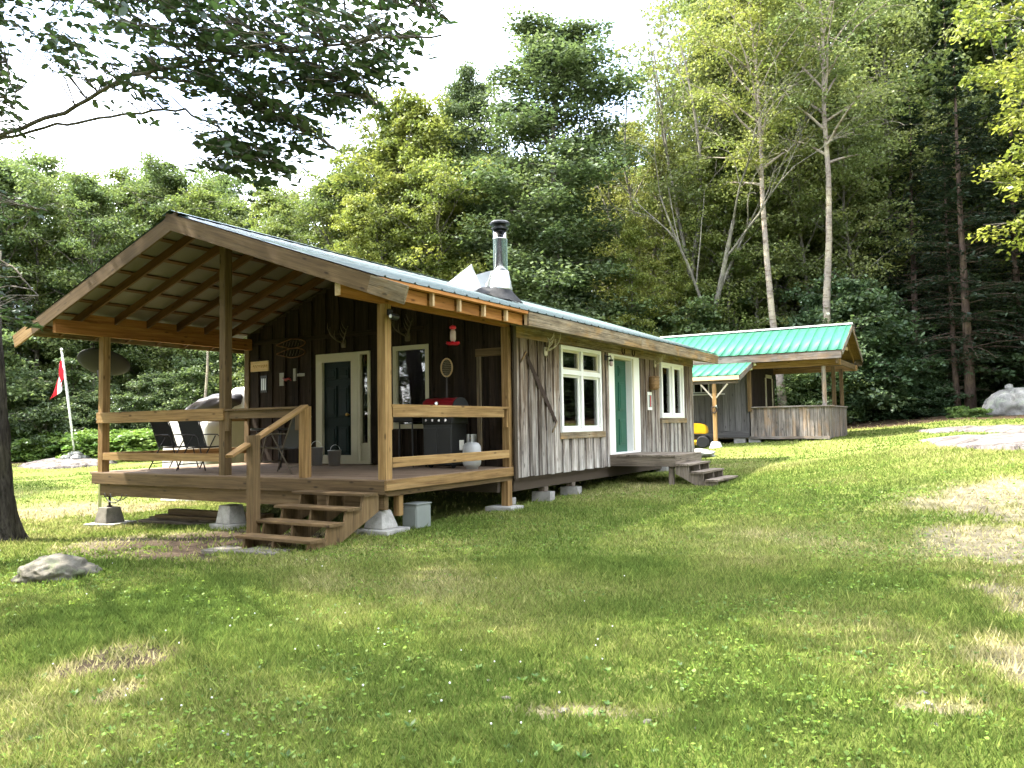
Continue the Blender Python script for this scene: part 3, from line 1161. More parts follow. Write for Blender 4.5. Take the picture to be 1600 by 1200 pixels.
def roof_side(parent, x_r, z_r, x_e, z_e, y0, y1, npan, mat, dz=0.0, ribs=3):
    """panels laid from a ridge line (x_r,z_r) down to (x_e,z_e), running along y"""
    sl = Vector((x_e - x_r, 0, z_e - z_r))
    ln = sl.length
    wid = (y1 - y0) / npan
    me = panel_mesh(wid, ln, ribs)
    ydir = sl.normalized()
    sgn = 1 if x_e > x_r else -1
    xdir = Vector((0, -1, 0)) if sgn < 0 else Vector((0, 1, 0))
    zdir = xdir.cross(ydir)
    if zdir.z < 0:
        xdir = -xdir
        zdir = -zdir
    for k in range(npan):
        ys = y0 + wid * k if xdir.y > 0 else y0 + wid * (k + 1)
        o_ = Vector((x_r, ys, z_r + dz))
        m = Matrix(((xdir.x, ydir.x, zdir.x, o_.x), (xdir.y, ydir.y, zdir.y, o_.y), (xdir.z, ydir.z, zdir.z, o_.z), (0, 0, 0, 1)))
        obj('roof_panel', me, mat, parent, m)


roof_side(roof, RX, RZ, EX_R, zr(EX_R), RY0 - .03, RY1 + .03, 16, M['roof_sky_grey'])
roof_side(roof, RX, RZ, EX_L, zr(EX_L), RY0 - .03, RY1 + .03, 16, M['roof_sky_grey'])
bm = bmesh.new()
for s in (-1, 1):
    add_prism(bm, [(RX, RZ + .045), (RX + s * .17, RZ + .045 - PITCH_R * .17), (RX + s * .17, RZ + .041 - PITCH_R * .17), (RX, RZ + .041)], RY0 - .05, RY1 + .05, 'y')
obj('ridge_cap', bm_mesh('ridge_cap', bm), M['roof_sky_grey'], roof)
# pale underside membrane of the porch part
for s, e in ((1, EX_R), (-1, EX_L)):
    a, b = RX + s * .02, e - s * .03
    obj('underlay', quad_mesh('underlay', [[(a, RY0, zr(a) - .012), (b, RY0, zr(b) - .012), (b, YW + .1, zr(b) - .012), (a, YW + .1, zr(a) - .012)]]), M['roof_under'], roof)
# strapping along the roof and rafters down it
ze_ = zr(EX_R)
for s, e in ((1, EX_R), (-1, EX_L)):
    nstrap = 8
    for k in range(nstrap):
        x = RX + s * (.12 + (abs(e - RX) - .18) * k / (nstrap - 1))
        nrm = Vector((s * PITCH_R, 0, 1)).normalized()
        c = Vector((x, 0, zr(x))) - nrm * .027
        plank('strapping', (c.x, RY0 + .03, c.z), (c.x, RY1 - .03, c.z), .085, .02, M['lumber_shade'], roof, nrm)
    for y in [8.15 + .655 * k for k in range(6)] + [13.0 + 1.3 * k for k in range(7)]:
        nrm = Vector((s * PITCH_R, 0, 1)).normalized()
        a = Vector((RX + s * .02, y, RZ)) - nrm * .112
        xe = e - s * .05
        b = Vector((xe, y, zr(xe))) - nrm * .112
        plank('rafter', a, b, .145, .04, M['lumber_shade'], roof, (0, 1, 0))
        if s > 0 and y < 11.6:    # pale cut end of each rafter tail
            plank('rafter_end', (EX_R - .07, y, ze_ - .235), (EX_R - .07, y, ze_ - .055), .045, .06, M['end_grain'], roof, (1, 0, 0))
plank('ridge_board', (RX, RY0 + .03, RZ - .13), (RX, YW + .1, RZ - .13), .20, .04, M['lumber'], roof, (1, 0, 0))
# barge boards, running past the eaves
for s, xe in ((1, -5.97), (-1, -14.93)):
    nrm = Vector((s * PITCH_R, 0, 1)).normalized()
    a = Vector((RX - s * .10, RY0 - .005 - (.004 if s > 0 else 0), RZ + PITCH_R * .10)) - nrm * .135
    b = Vector((xe, RY0 - .005, RZ - PITCH_R * abs(xe - RX))) - nrm * .135
    q = a + (b - a) * .875
    plank('barge_board', a, q, .235, .038, M['lumber_aged_shade'], roof, (0, 1, 0), seg=1)
    plank('barge_board', q + (b - a).normalized() * .002 + Vector((0, -.003, 0)), b + Vector((0, -.003, 0)), .235, .038, M['fascia'], roof, (0, 1, 0), var=1)
# eave board over the rafter tails, weathered fascia further back
ze = zr(EX_R)
nrm = Vector((PITCH_R, 0, 1)).normalized()
plank('eave_board', (EX_R - .05, RY0 + .04, ze - .035), (EX_R - .05, 11.38, ze - .035), .05, .09, M['lumber_orange'], roof, (1, 0, 0))
plank('fascia_board', (EX_R - .02, 11.40, ze - .135), (EX_R - .02, 16.4, ze - .135), .235, .04, M['fascia'], roof, (1, 0, 0))
plank('fascia_board', (EX_R - .02, 16.405, ze - .135), (EX_R - .02, RY1, ze - .135), .235, .04, M['fascia'], roof, (1, 0, 0), var=1)
plank('fascia_board', (EX_L + .02, RY0 + .05, ze - .10), (EX_L + .02, RY1, ze - .10), .14, .04, M['fascia'], roof, (1, 0, 0), var=2)
for s, xe in ((1, EX_R), (-1, EX_L)):
    a, b = Vector((RX, RY1 - .03, RZ - .14)), Vector((xe, RY1 - .03, zr(xe) - .14))
    plank('barge_board', a, b, .2, .04, M['fascia'], roof, (0, 1, 0), var=3)
# boarded soffit over the old wall
obj('soffit', quad_mesh('soffit', [[(XR + .05, 11.42, 3.30), (EX_R - .04, 11.42, zr(EX_R) - .25), (EX_R - .04, YB + .3, zr(EX_R) - .25), (XR + .05, YB + .3, 3.30)]]), M['fascia'], roof)
# porch beams and blocking
for k in range(5):
    y0 = 8.15 + .655 * k
    plank('eave_blocking', (EX_R - .15, y0 + .025, ze_ - .145), (EX_R - .15, y0 + .63, ze_ - .145), .175, .03, M['lumber_orange'], roof, (1, 0, 0))
for nm, x in (('right', -7.17), ('left', -13.72)):
    plank('porch_beam', (x, 7.64, 3.39), (x, YW, 3.39), .235, .09, M['lumber_orange'], roof, (1, 0, 0))
plank('beam_end', (-7.17, 7.632, 3.39), (-7.17, 7.6395, 3.39), .236, .092, M['end_grain'], roof, (1, 0, 0))
for k in range(5):
    y0 = 8.15 + .655 * k
    plank('blocking', (-7.10, y0 + .025, 3.585), (-7.10, y0 + .63, 3.585), .145, .035, M['lumber_orange'], roof, (1, 0, 0))
    plank('blocking', (-13.80, y0 + .025, 3.585), (-13.80, y0 + .63, 3.585), .145, .035, M['lumber_orange'], roof, (1, 0, 0))

# ---- porch
deck = group_part('deck', cabin)
nb = 24
for k in range(nb):
    y = YF + .02 + (YW - YF - .03) * (k + .5) / nb
    plank('deck_board', (-14.03, y, ZD - .018), (XR + .0, y, ZD - .018), .138, .036, M['deck_new'], deck, (0, 0, 1))
plank('rim_joist', (-13.97, YF + .04, .715), (XR - .02, YF + .04, .715), .19, .04, M['lumber_aged_shade'], deck, (0, 1, 0))
plank('rim_joist', (XR + .0, YF + .01, .752), (XR + .0, YW + .0, .752), .145, .04, M['lumber'], deck, (1, 0, 0))
plank('rim_joist', (XR - .05, YF + .08, .645), (XR - .05, YW - .03, .645), .10, .04, M['lumber_aged_shade'], deck, (1, 0, 0))
plank('rim_joist', (-13.95, YF + .07, .70), (-13.95, YW, .70), .19, .04, M['lumber_aged_shade'], deck, (1, 0, 0))
plank('deck_beam', (-13.80, YF + .12, .515), (XR - .08, YF + .12, .515), .215, .09, M['lumber_aged_shade'], deck, (0, 1, 0))
plank('deck_beam', (-13.80, 11.6, .515), (XR - .12, 11.6, .515), .215, .09, M['under'], deck, (0, 1, 0))
for k in range(10):
    x = -13.5 + .66 * k
    plank('joist', (x, YF + .18, .70), (x, YW - .02, .70), .18, .04, M['under'], deck, (1, 0, 0))
bm = bmesh.new()
P6 = .14


def post(x, y, z0, z1, mat, w=P6, name='post'):
    return plank(name, (x, y, z0), (x, y, z1), w, w, mat, cabin, (0, 1, 0))


post(-13.74, 8.57, ZD, 3.27, M['lumber'])
post(-10.47, 8.57, ZD, 4.56, M['lumber_aged_shade'])
post(-7.18, 8.57, ZD, 3.27, M['lumber'])
post(-7.18, 11.86, ZD, 3.27, M['lumber'])
post(-7.18, 11.80, .14, .60, M['lumber'])
post(-7.22, 8.9, .30, .62, M['lumber'], .10)
rail = group_part('railing', cabin)
# right side of the porch
plank('rail_cap', (-7.14, 8.63, 1.855), (-7.14, 11.80, 1.855), .09, .035, M['lumber'], rail, (0, 0, 1))
plank('rail_board', (-7.12, 8.65, 1.765), (-7.12, 11.62, 1.765), .145, .04, M['lumber'], rail, (1, 0, 0))
plank('rail_board', (-7.13, 8.65, 1.06), (-7.13, 11.79, 1.06), .14, .04, M['lumber'], rail, (1, 0, 0))
for y in (8.66, 11.76):
    plank('rail_block', (-7.165, y, 1.52), (-7.165, y, 1.835), .04, .09, M['lumber'], rail, (1, 0, 0))
# front of the porch
plank('rail_board', (-13.80, 8.48, 1.80), (-10.40, 8.48, 1.80), .19, .04, M['lumber'], rail, (0, 1, 0))
plank('rail_board', (-13.66, 8.52, 1.11), (-10.54, 8.52, 1.11), .13, .04, M['lumber'], rail, (0, 1, 0))
plank('rail_cap', (-10.40, 8.52, 1.865), (-8.62, 8.52, 1.865), .09, .035, M['lumber_aged_shade'], rail, (0, 0, 1))
plank('rail_board', (-10.38, 8.53, 1.785), (-8.78, 8.53, 1.785), .12, .04, M['lumber_aged_shade'], rail, (0, 1, 0))
for x in (-10.35, -8.80):
    plank('rail_block', (x, 8.52, 1.53), (x, 8.52, 1.84), .09, .05, M['lumber_aged_shade'], rail, (0, 1, 0))
plank('newel_post', (-8.68, 8.54, ZD), (-8.68, 8.54, 1.88), .13, .13, M['lumber'], rail, (0, 1, 0))
# left side
plank('rail_board', (-13.80, 8.66, 1.80), (-13.80, 11.9, 1.80), .14, .04, M['lumber'], rail, (1, 0, 0))
plank('rail_board', (-13.78, 8.66, 1.11), (-13.78, 11.9, 1.11), .13, .04, M['lumber'], rail, (1, 0, 0))

# front stairs
stairs = group_part('stairs', cabin)
SX0, SX1 = -8.52, -7.17
fr = [8.12, 7.79, 7.46, 7.13]
tz = [.665, .50, .335, .17]
for y, z in zip(fr, tz):
    plank('tread', (SX0, y + .14, z - .019), (SX1, y + .14, z - .019), .28, .038, M['lumber_aged_shade'], stairs, (0, 0, 1))
for x in (SX0 + .14, (SX0 + SX1) / 2, SX1 - .06):
    bm = bmesh.new()
    pts = [(8.46, .66), (8.46, .40), (7.14, -.06), (7.05, .02), (7.16, .13)]
    top = []
    for y, z in list(zip(fr, tz))[::-1]:
        top += [(y + .03, z - .04), (y + .33, z - .04)]
    poly = [(8.46, .40), (7.32, -.10), (7.13, -.04)] + top + [(8.46, .62)]
    add_prism(bm, poly, x - .02, x + .02, 'x')
    obj('stringer', bm_mesh('stringer', bm), M['lumber_aged_shade'], stairs)
plank('stair_post', (-8.56, 7.47, -.02), (-8.56, 7.47, 1.47), .13, .13, M['lumber_aged_shade'], stairs, (0, 1, 0))
plank('handrail', (-8.60, 7.10, 1.20), (-8.64, 8.50, 1.885), .14, .04, M['lumber'], stairs, (0, -.45, 1))

# small side deck and steps
sd = group_part('side_deck', cabin)
SDX, SY0, SY1 = -5.575, 15.90, 17.66
for k in range(11):
    x = XR + .03 + (SDX - XR - .03) * (k + .5) / 11
    plank('deck_board', (x, SY0 - .02, .862), (x, SY1 + .02, .862), .134, .036, M['deck_grey'], sd, (0, 0, 1))
plank('rim_joist', (XR + .03, SY0 + .02, .74), (SDX - .005, SY0 + .02, .74), .20, .04, M['deck_grey'], sd, (0, 1, 0))
plank('rim_joist', (SDX - .02, SY0 + .045, .74), (SDX - .02, SY1, .74), .20, .04, M['deck_grey'], sd, (1, 0, 0))
plank('rim_joist', (XR + .03, SY1 - .02, .74), (SDX - .045, SY1 - .02, .74), .20, .04, M['deck_grey'], sd, (0, 1, 0))
for y in (SY0 + .10, SY1 - .15):
    plank('deck_post', (SDX - .12, y, .2), (SDX - .12, y, .64), .10, .10, M['deck_grey'], sd, (0, 1, 0))
bx_steps = group_part('side_steps', cabin)
for k in range(3):
    x = SDX + .02 + .30 * k
    z = .70 - .155 * k
    plank('tread', (x + .14, SY0 - .05, z - .02), (x + .14, SY1 - .3, z - .02), .27, .04, M['deck_grey'], bx_steps, (0, 0, 1))
for y in (SY0 + .0, (SY0 + SY1) / 2 - .15, SY1 - .38):
    bm = bmesh.new()
    poly = [(SDX, .50), (SDX + .55, .20), (SDX + .86, .20)]
    for k in (2, 1, 0):
        x, z = SDX + .02 + .30 * k, .70 - .155 * k - .041
        poly += [(x + .26, z), (x - .03 if k else SDX, z)]
    add_prism(bm, poly, y - .02, y + .02, 'y')
    obj('stringer', bm_mesh('stringer', bm), M['deck_grey'], bx_steps)

# ---- chimney and snow splitter (parts of the cabin)
ch = group_part('chimney', cabin)
CX, CY = -8.3, 13.53
cz0 = zr(CX)
bm = bmesh.new()
add_lathe(bm, [(.145, cz0 - .1), (.145, 5.30), (.152, 5.30), (.152, 5.32), (.145, 5.32), (.145, 5.50)], 28, Matrix.Translation((CX, CY, 0)))
obj('flue', bm_mesh('flue', bm, True), M['steel'], ch)
bm = bmesh.new()
add_lathe(bm, [(.235, cz0 + .17), (.235, cz0 + .21), (.165, cz0 + .56), (.15, cz0 + .57), (.15, cz0 + .5)], 28, Matrix.Translation((CX, CY, 0)))
obj('storm_collar', bm_mesh('collar', bm, True), M['galv'], ch)
bm = bmesh.new()
add_lathe(bm, [(.16, 5.50), (.175, 5.51), (.175, 5.535), (.12, 5.54), (.12, 5.60), (.205, 5.605), (.205, 5.635), (.17, 5.67), (.05, 5.695), (.0, 5.70)], 28, Matrix.Translation((CX, CY, 0)))
obj('cap', bm_mesh('cap', bm), M['black'], ch)
bm = bmesh.new()      # crumpled dark boot round the base
K = 26
prev = None
for i, (r, h) in enumerate([(.42, .03), (.36, .09), (.28, .17), (.22, .22), (.16, .23)]):
    ring = []
    for k in range(K):
        a = 2 * math.pi * k / K
        rr = r * (1 + .10 * math.sin(5 * a + i) * (i < 3)) * (1.25 if math.sin(a) < 0 and i < 2 else 1)
        x, y = CX + rr * math.cos(a), CY + rr * math.sin(a)
        ring.append(bm.verts.new((x, y, zr(x) * (.9 if i < 3 else .4) + cz0 * (.1 if i < 3 else .6) + h + .012 * math.sin(7 * a))))
    if prev:
        for k in range(K):
            bm.faces.new((prev[k], prev[(k + 1) % K], ring[(k + 1) % K], ring[k]))
    prev = ring
obj('boot', bm_mesh('boot', bm, True), M['rubber'], ch)
# snow splitter: a bent sheet wedge upslope of the flue
bm = bmesh.new()
tip = Vector((-9.45, 13.3, zr(-9.45) + .02))
for yy, s in ((12.95, -1), (13.75, 1)):
    a = bm.verts.new(tip)
    b = bm.verts.new((-8.62, yy, zr(-8.62) + .02))
    c = bm.verts.new((-8.62, yy + s * -.02, zr(-8.62) + .55))
    bm.faces.new((a, b, c))
    a2 = bm.verts.new((-8.62, 13.35, zr(-8.62) + .02))
    bm.faces.new((b, a2, c))
bm2 = bm
me = bm_mesh('splitter', bm)
o = obj('snow_splitter', me, M['galv'], ch)
md = o.modifiers.new('s', 'SOLIDIFY')
md.thickness = .006

# ---- footings: pyramid blocks on slabs
deck_blocks = 'concrete pyramid blocks under the front porch'


def pyramid_block(x, y, z, w0, w1, h, mat, parent, name='block'):
    bm = bmesh.new()
    a, b = w0 / 2, w1 / 2
    lo = [bm.verts.new((x + s * a, y + t * a, z)) for s, t in ((-1, -1), (1, -1), (1, 1), (-1, 1))]
    m1 = [bm.verts.new((x + s * a * .97, y + t * a * .97, z + h * .15)) for s, t in ((-1, -1), (1, -1), (1, 1), (-1, 1))]
    hi = [bm.verts.new((x + s * b, y + t * b, z + h)) for s, t in ((-1, -1), (1, -1), (1, 1), (-1, 1))]
    for A, B in ((lo, m1), (m1, hi)):
        for k in range(4):
            bm.faces.new((A[k], A[(k + 1) % 4], B[(k + 1) % 4], B[k]))
    bm.faces.new(lo[::-1])
    bm.faces.new(hi)
    bmesh.ops.bevel(bm, geom=list(bm.edges), offset=.008, segments=1, affect='EDGES')
    return obj(name, bm_mesh(name, bm), mat, parent)


def footing(x, y, label, slab, w0, w1, h, jack, mat, rot=0.0):
    z = G(x, y)
    t = thing('deck_footing', label, 'footing', (x, y, z))
    bm = bmesh.new()
    add_box(bm, (x + .03, y, z + .015), (slab, slab, .09), Matrix.Rotation(rot, 4, 'Z'), .006)
    obj('slab', bm_mesh('slab', bm), M['concrete'], t)
    pyramid_block(x, y, z + .062, w0, w1, h, mat, t)
    if jack:
        bm = bmesh.new()
        zt = .405
        add_tube(bm, [(x, y, z + .06 + h), (x, y, zt - .02)], .02, 10)
        add_box(bm, (x, y, zt - .013), (.17, .12, .022))
        add_lathe(bm, [(.045, z + .065 + h), (.045, z + .09 + h)], 6, Matrix.Translation((x, y, 0)))
        obj('screw_jack', bm_mesh('jack', bm), M['rust'], t)
    return t


footing(-13.62, 8.62, 'dark concrete pyramid footing with a screw jack under the porch corner by the dish', .62, .36, .26, .27, True, M['concrete_dark'], .3)
footing(-10.55, 8.75, 'pale concrete pyramid footing under the middle of the porch front', .5, .34, .26, .29, False, M['concrete'])
footing(-7.34, 8.66, 'concrete pyramid footing on a slab beside the green electrical box', .55, .34, .20, .25, True, M['concrete'], .05)
z = G(-7.18, 11.8)
t = thing('post_pad', 'flat concrete pad under the short porch post by the siding', 'footing', (-7.18, 11.8, z))
bm = bmesh.new()
add_box(bm, (-7.2, 11.75, z + .02), (.52, .44, .10), None, .006)
obj('pad', bm_mesh('pad', bm), M['concrete'], t)
bm = bmesh.new()
add_box(bm, (-7.24, 11.98, z + .13), (.16, .2, .12), None, .006)
obj('brick_shim', bm_mesh('shim', bm), M['block'], t)


def cmu(name, x, y, z, rot, parent):
    bm = bmesh.new()
    w, d, h = .39, .19, .19
    # hollow block: outer shell and two webs
    for c, s in (((0, d / 2 - .016, 0), (w, .032, h)), ((0, -d / 2 + .016, 0), (w, .032, h)), ((-w / 2 + .016, 0, 0), (.032, d - .064, h)),
                 ((w / 2 - .016, 0, 0), (.032, d - .064, h)), ((0, 0, 0), (.032, d - .064, h))):
        add_box(bm, c, s)
    return obj(name, bm_mesh(name, bm), M['block'], parent, Matrix.Translation((x, y, z)) @ Matrix.Rotation(rot, 4, 'Z'))


for (x, y, lab) in ((-7.2, 13.15, 'stack of grey concrete blocks holding up the cabin under the crosscut saw'),
                    (-7.2, 14.3, 'concrete block and short timber post under the big side window'),
                    (-7.2, 19.4, 'concrete block pier under the narrow side window'),
                    (-7.2, 21.4, 'concrete block pier under the far corner of the cabin')):
    z = G(x, y)
    t = thing('block_pier', lab, 'pier', (x, y, z))
    n = max(1, int((.40 - z) / .19))
    for k in range(n):
        cmu('concrete_block', x + .02 * k, y, z + .085 + .192 * k, .1 * k, t)
    zt = z + .19 * n - .005
    if .40 - zt > .02:
        plank('shim_timber', (x, y, zt), (x, y, .40), .14, .14, M['deck_grey'], t, (0, 1, 0))
z = G(SDX - .12, SY0 + .1)
for y in (SY0 + .1, SY1 - .15):
    z = G(SDX - .12, y)
    t = thing('deck_pad', 'rough concrete pad under a leg of the small side deck', 'footing', (SDX - .12, y, z), 'pads under the small side deck')
    bm = bmesh.new()
    add_box(bm, (SDX - .12, y, (z + .2) / 2), (.32, .30, .2 - z + .06), None, .01)
    obj('pad', bm_mesh('pad', bm), M['block'], t)
# paving slab at the foot of the stairs
p = hit_ground(425, 868)
z = G(p[0], p[1])
bm = bmesh.new()
add_box(bm, (0, 0, 0), (.62, .42, .07), None, .008)
ps = obj('paving_slab', bm_mesh('paving_slab', bm), M['concrete_dark'], None, Matrix.Translation((-7.85, 7.05, G(-7.75, 7.12) - .018)) @ Matrix.Rotation(.04, 4, 'Z'))
tag(ps, 'flat concrete paver sunk in the grass under the open end of the bottom porch stair', 'paver')
ps2 = obj('paving_slab', ps.data, M['concrete_dark'], None, Matrix.Translation((-8.52, 7.06, G(-8.5, 7.06) - .02)) @ Matrix.Rotation(.08, 4, 'Z'))
tag(ps2, 'flat concrete paver sunk in the bare soil beside the stair handrail post', 'paver')

# electrical box
z = G(-7.16, 9.15)
eb = thing('utility_box', 'pale green metal utility box standing on the grass beneath the porch rim', 'utility box', (-7.2, 9.25, z))
bm = bmesh.new()
add_box(bm, (-7.19, 9.28, z + .17), (.27, .34, .34), None, .012)
obj('case', bm_mesh('case', bm), M['elec'], eb)
bm = bmesh.new()
add_box(bm, (-7.19, 9.105, z + .16), (.23, .014, .26), None, .004)
add_box(bm, (-7.19, 9.28, z + .348), (.29, .36, .02), None, .006)
obj('lid', bm_mesh('lid', bm), M['elec'], eb)
bm = bmesh.new()
add_tube(bm, [(-7.28, 9.09, z + .30), (-7.30, 9.04, z + .34), (-7.31, 9.02, z + .40), (-7.32, 9.0, .64)], .012, 8)
obj('cable', bm_mesh('cable', bm, True), M['black'], eb)

# lumber stored under the porch
for k, (x0, x1, y, zz, w, lab) in enumerate([(-13.1, -10.9, 8.95, .03, .26, 'long plank at the bottom of the lumber pile under the porch'),
                                             (-13.0, -10.7, 9.1, .075, .24, 'grey plank second up in the lumber pile under the porch'),
                                             (-12.75, -10.8, 9.02, .125, .22, 'brown plank third up in the lumber pile under the porch'),
                                             (-12.6, -10.2, 9.15, .19, .16, 'thick beam on top of the lumber pile under the porch')]):
    b = G(-12, 9) + zz
    o = plank('stored_plank', (x0, y, b), (x1, y + .1, b), w, .045 if k < 3 else .09, M['deck_grey'] if k < 2 else M['lumber_aged_shade'], None, (0, 0, 1))
    tag(o, lab, 'plank')
# garden hose loop hanging under the rim
bm = bmesh.new()
pts = [(-13.2 + .28 * math.cos(a) * .9, 8.42, .47 - .16 * math.sin(a)) for a in np.linspace(0, math.pi, 14)]
add_tube(bm, pts, .008, 6)
pts = [(-13.1 + .24 * math.cos(a), 8.45, .46 - .11 * math.sin(a)) for a in np.linspace(0, math.pi, 14)]
add_tube(bm, pts, .008, 6)
tag(obj('hanging_cable', bm_mesh('cable', bm, True), M['black']), 'thin black cable drooping in loops below the porch rim', 'cable')

# satellite dish
sx, sy = -14.45, 8.95
sz = 2.80
dsh = thing('satellite_dish', 'dark oval satellite dish on a pole behind the left porch post', 'satellite dish', (sx, sy, G(sx, sy)))
bm = bmesh.new()
vd = Vector((sx, sy, sz - 1.55)).normalized()
nrm = (vd * .60 + Vector(CR) * .26 + Vector(CU) * .76).normalized()
mt = Matrix.Translation((sx + .02, sy, sz - .02)) @ nrm.to_track_quat('Z', 'Y').to_matrix().to_4x4()
K = 36
prof = [(0.0, 0), (.12, .008), (.25, .034), (.37, .075), (.465, .12), (.475, .125), (.475, .112), (.37, .062), (.25, .02), (.12, -.006), (0.0, -.014)]
rings = []
for r, h in prof:
    rings.append([bm.verts.new(mt @ Vector((r * math.cos(2 * math.pi * k / K), r * math.sin(2 * math.pi * k / K) * .92, h))) for k in range(K)])
for A, B in zip(rings, rings[1:]):
    for k in range(K):
        bm.faces.new((A[k], A[(k + 1) % K], B[(k + 1) % K], B[k]))
bmesh.ops.remove_doubles(bm, verts=bm.verts[:], dist=1e-5)
obj('reflector', bm_mesh('dish', bm, True), M['blackmatte'], dsh)
bm = bmesh.new()
add_tube(bm, [(sx, sy, G(sx, sy) - .05), (sx, sy, 2.5), (sx + .01, sy, 2.72)], .03, 10)
obj('mast', bm_mesh('mast', bm, True), M['galv'], dsh)
bm = bmesh.new()
add_box(bm, (sx + .01, sy, 2.66), (.12, .12, .14), None, .01)
add_tube(bm, [(sx + .02, sy, 2.6), mt @ Vector((0, -.42, .03)), mt @ Vector((0, -.40, .42))], .014, 8)
add_box(bm, mt @ Vector((0, -.38, .44)), (.08, .06, .1), None, .008)
obj('feed_arm', bm_mesh('feed_arm', bm), M['black'], dsh)


# ---- patio chairs
def chair(loc, rotz, label, metal, sling, group=None):
    t = thing('patio_chair', label, 'chair', loc, group, rotz)
    base = WM[t.name]

    def put(name, bm, mat, smooth=True):
        return obj(name, bm_mesh(name, bm, smooth), mat, t, base)
    w = .27
    for s in (-1, 1):
        bm = bmesh.new()      # back upright running down into the front-to-back seat rail
        add_tube(bm, [(s * w, .36, .92), (s * w, .33, .88), (s * w, .16, .42), (s * w, .10, .40), (s * w, -.24, .43), (s * w, -.27, .42)], .0125, 8)
        put('frame_rail', bm, metal)
        bm = bmesh.new()
        add_tube(bm, [(s * (w + .03), -.30, 0), (s * (w + .03), -.20, .32), (s * (w + .03), -.13, .60), (s * (w + .03), -.06, .64), (s * (w + .03), .14, .645), (s * (w + .02), .235, .64)], .012, 8)
        put('arm', bm, metal)
        bm = bmesh.new()
        add_tube(bm, [(s * (w + .03), .34, 0), (s * (w + .03), .20, .25), (s * (w + .03), -.02, .62)], .012, 8)
        put('leg', bm, metal)
    bm = bmesh.new()
    add_tube(bm, [(-w, .36, .92), (w, .36, .92)], .0125, 8)
    add_tube(bm, [(-w, -.27, .42), (w, -.27, .42)], .0125, 8)
    add_tube(bm, [(-w - .03, -.24, .19), (w + .03, -.24, .19)], .010, 8)
    add_tube(bm, [(-w - .03, .28, .11), (w + .03, .28, .11)], .010, 8)
    put('cross_bar', bm, metal)

    def cloth(pts, name):
        V, Fq = [], []
        for th in (0, -.006):
            for i, (y, z) in enumerate(pts):
                for j in range(5):
                    f = j / 4
                    sag = -.018 * math.sin(math.pi * f)
                    V.append((-w + .01 + (2 * w - .02) * f, y + (sag if name == 'backrest' else 0) * -1, z + th + (sag if name == 'seat' else 0)))
        n = len(pts)
        for L_ in range(2):
            for i in range(n - 1):
                for j in range(4):
                    a = L_ * n * 5 + i * 5 + j
                    Fq.append((a, a + 1, a + 6, a + 5) if L_ else (a, a + 5, a + 6, a + 1))
        obj(name, fast_mesh(name, V, Fq, None, True), sling, t, base)
    cloth([(.352, .90), (.30, .78), (.25, .64), (.20, .50), (.165, .425)], 'backrest')
    cloth([(.15, .412), (.05, .408), (-.10, .42), (-.26, .43)], 'seat')
    return t


chair((-13.38, 9.78, ZD), math.radians(108), 'grey sling patio chair nearest the flag end of the porch', M['chairmetal'], M['sling'])
chair((-12.35, 9.62, ZD), math.radians(102), 'grey sling patio chair with its back to the front railing, beside the middle post', M['chairmetal'], M['sling'])
chair((-10.0, 9.35, ZD), math.radians(-75), 'tan framed patio chair behind the stair newel post', M['bone_shaded'], M['sling'])
# patio table with a fire pit look, behind the middle post
tb = thing('patio_table', 'dark round patio table between the porch chairs', 'table', (-11.1, 10.3, ZD))
bm = bmesh.new()
add_lathe(bm, [(.50, ZD + .70), (.52, ZD + .71), (.52, ZD + .735), (.50, ZD + .74)], 32, Matrix.Translation((-11.1, 10.3, 0)))
obj('table_top', bm_mesh('table_top', bm), M['black'], tb)
for k in range(4):
    a = math.pi / 4 + k * math.pi / 2
    bm = bmesh.new()
    add_tube(bm, [(-11.1 + .40 * math.cos(a), 10.3 + .40 * math.sin(a), ZD), (-11.1 + .34 * math.cos(a), 10.3 + .34 * math.sin(a), ZD + .4), (-11.1 + .40 * math.cos(a), 10.3 + .40 * math.sin(a), ZD + .70)], .014, 8)
    obj('leg', bm_mesh('leg', bm, True), M['black'], tb)
# metal pail by the wall
for k, (x, y, r, h) in enumerate([(-11.35, 11.45, .15, .34), (-10.95, 11.55, .13, .28)]):
    pl = thing('metal_pail', ['tall galvanised pail standing by the porch door frame', 'short galvanised pail next to the tall one on the porch'][k], 'pail', (x, y, ZD))
    bm = bmesh.new()
    add_lathe(bm, [(r * .8, ZD), (r, ZD + h), (r * 1.04, ZD + h), (r * 1.04, ZD + h + .012), (r * .96, ZD + h + .012), (r * .77, ZD + .03)], 24, Matrix.Translation((x, y, 0)))
    obj('bucket', bm_mesh('bucket', bm, True), M['galv'], pl)
    bm = bmesh.new()
    add_tube(bm, [(x + r * math.cos(a), y + .02, ZD + h + r * .9 * math.sin(a)) for a in np.linspace(0, math.pi, 12)], .004, 6)
    obj('bail', bm_mesh('bail', bm, True), M['galv'], pl)

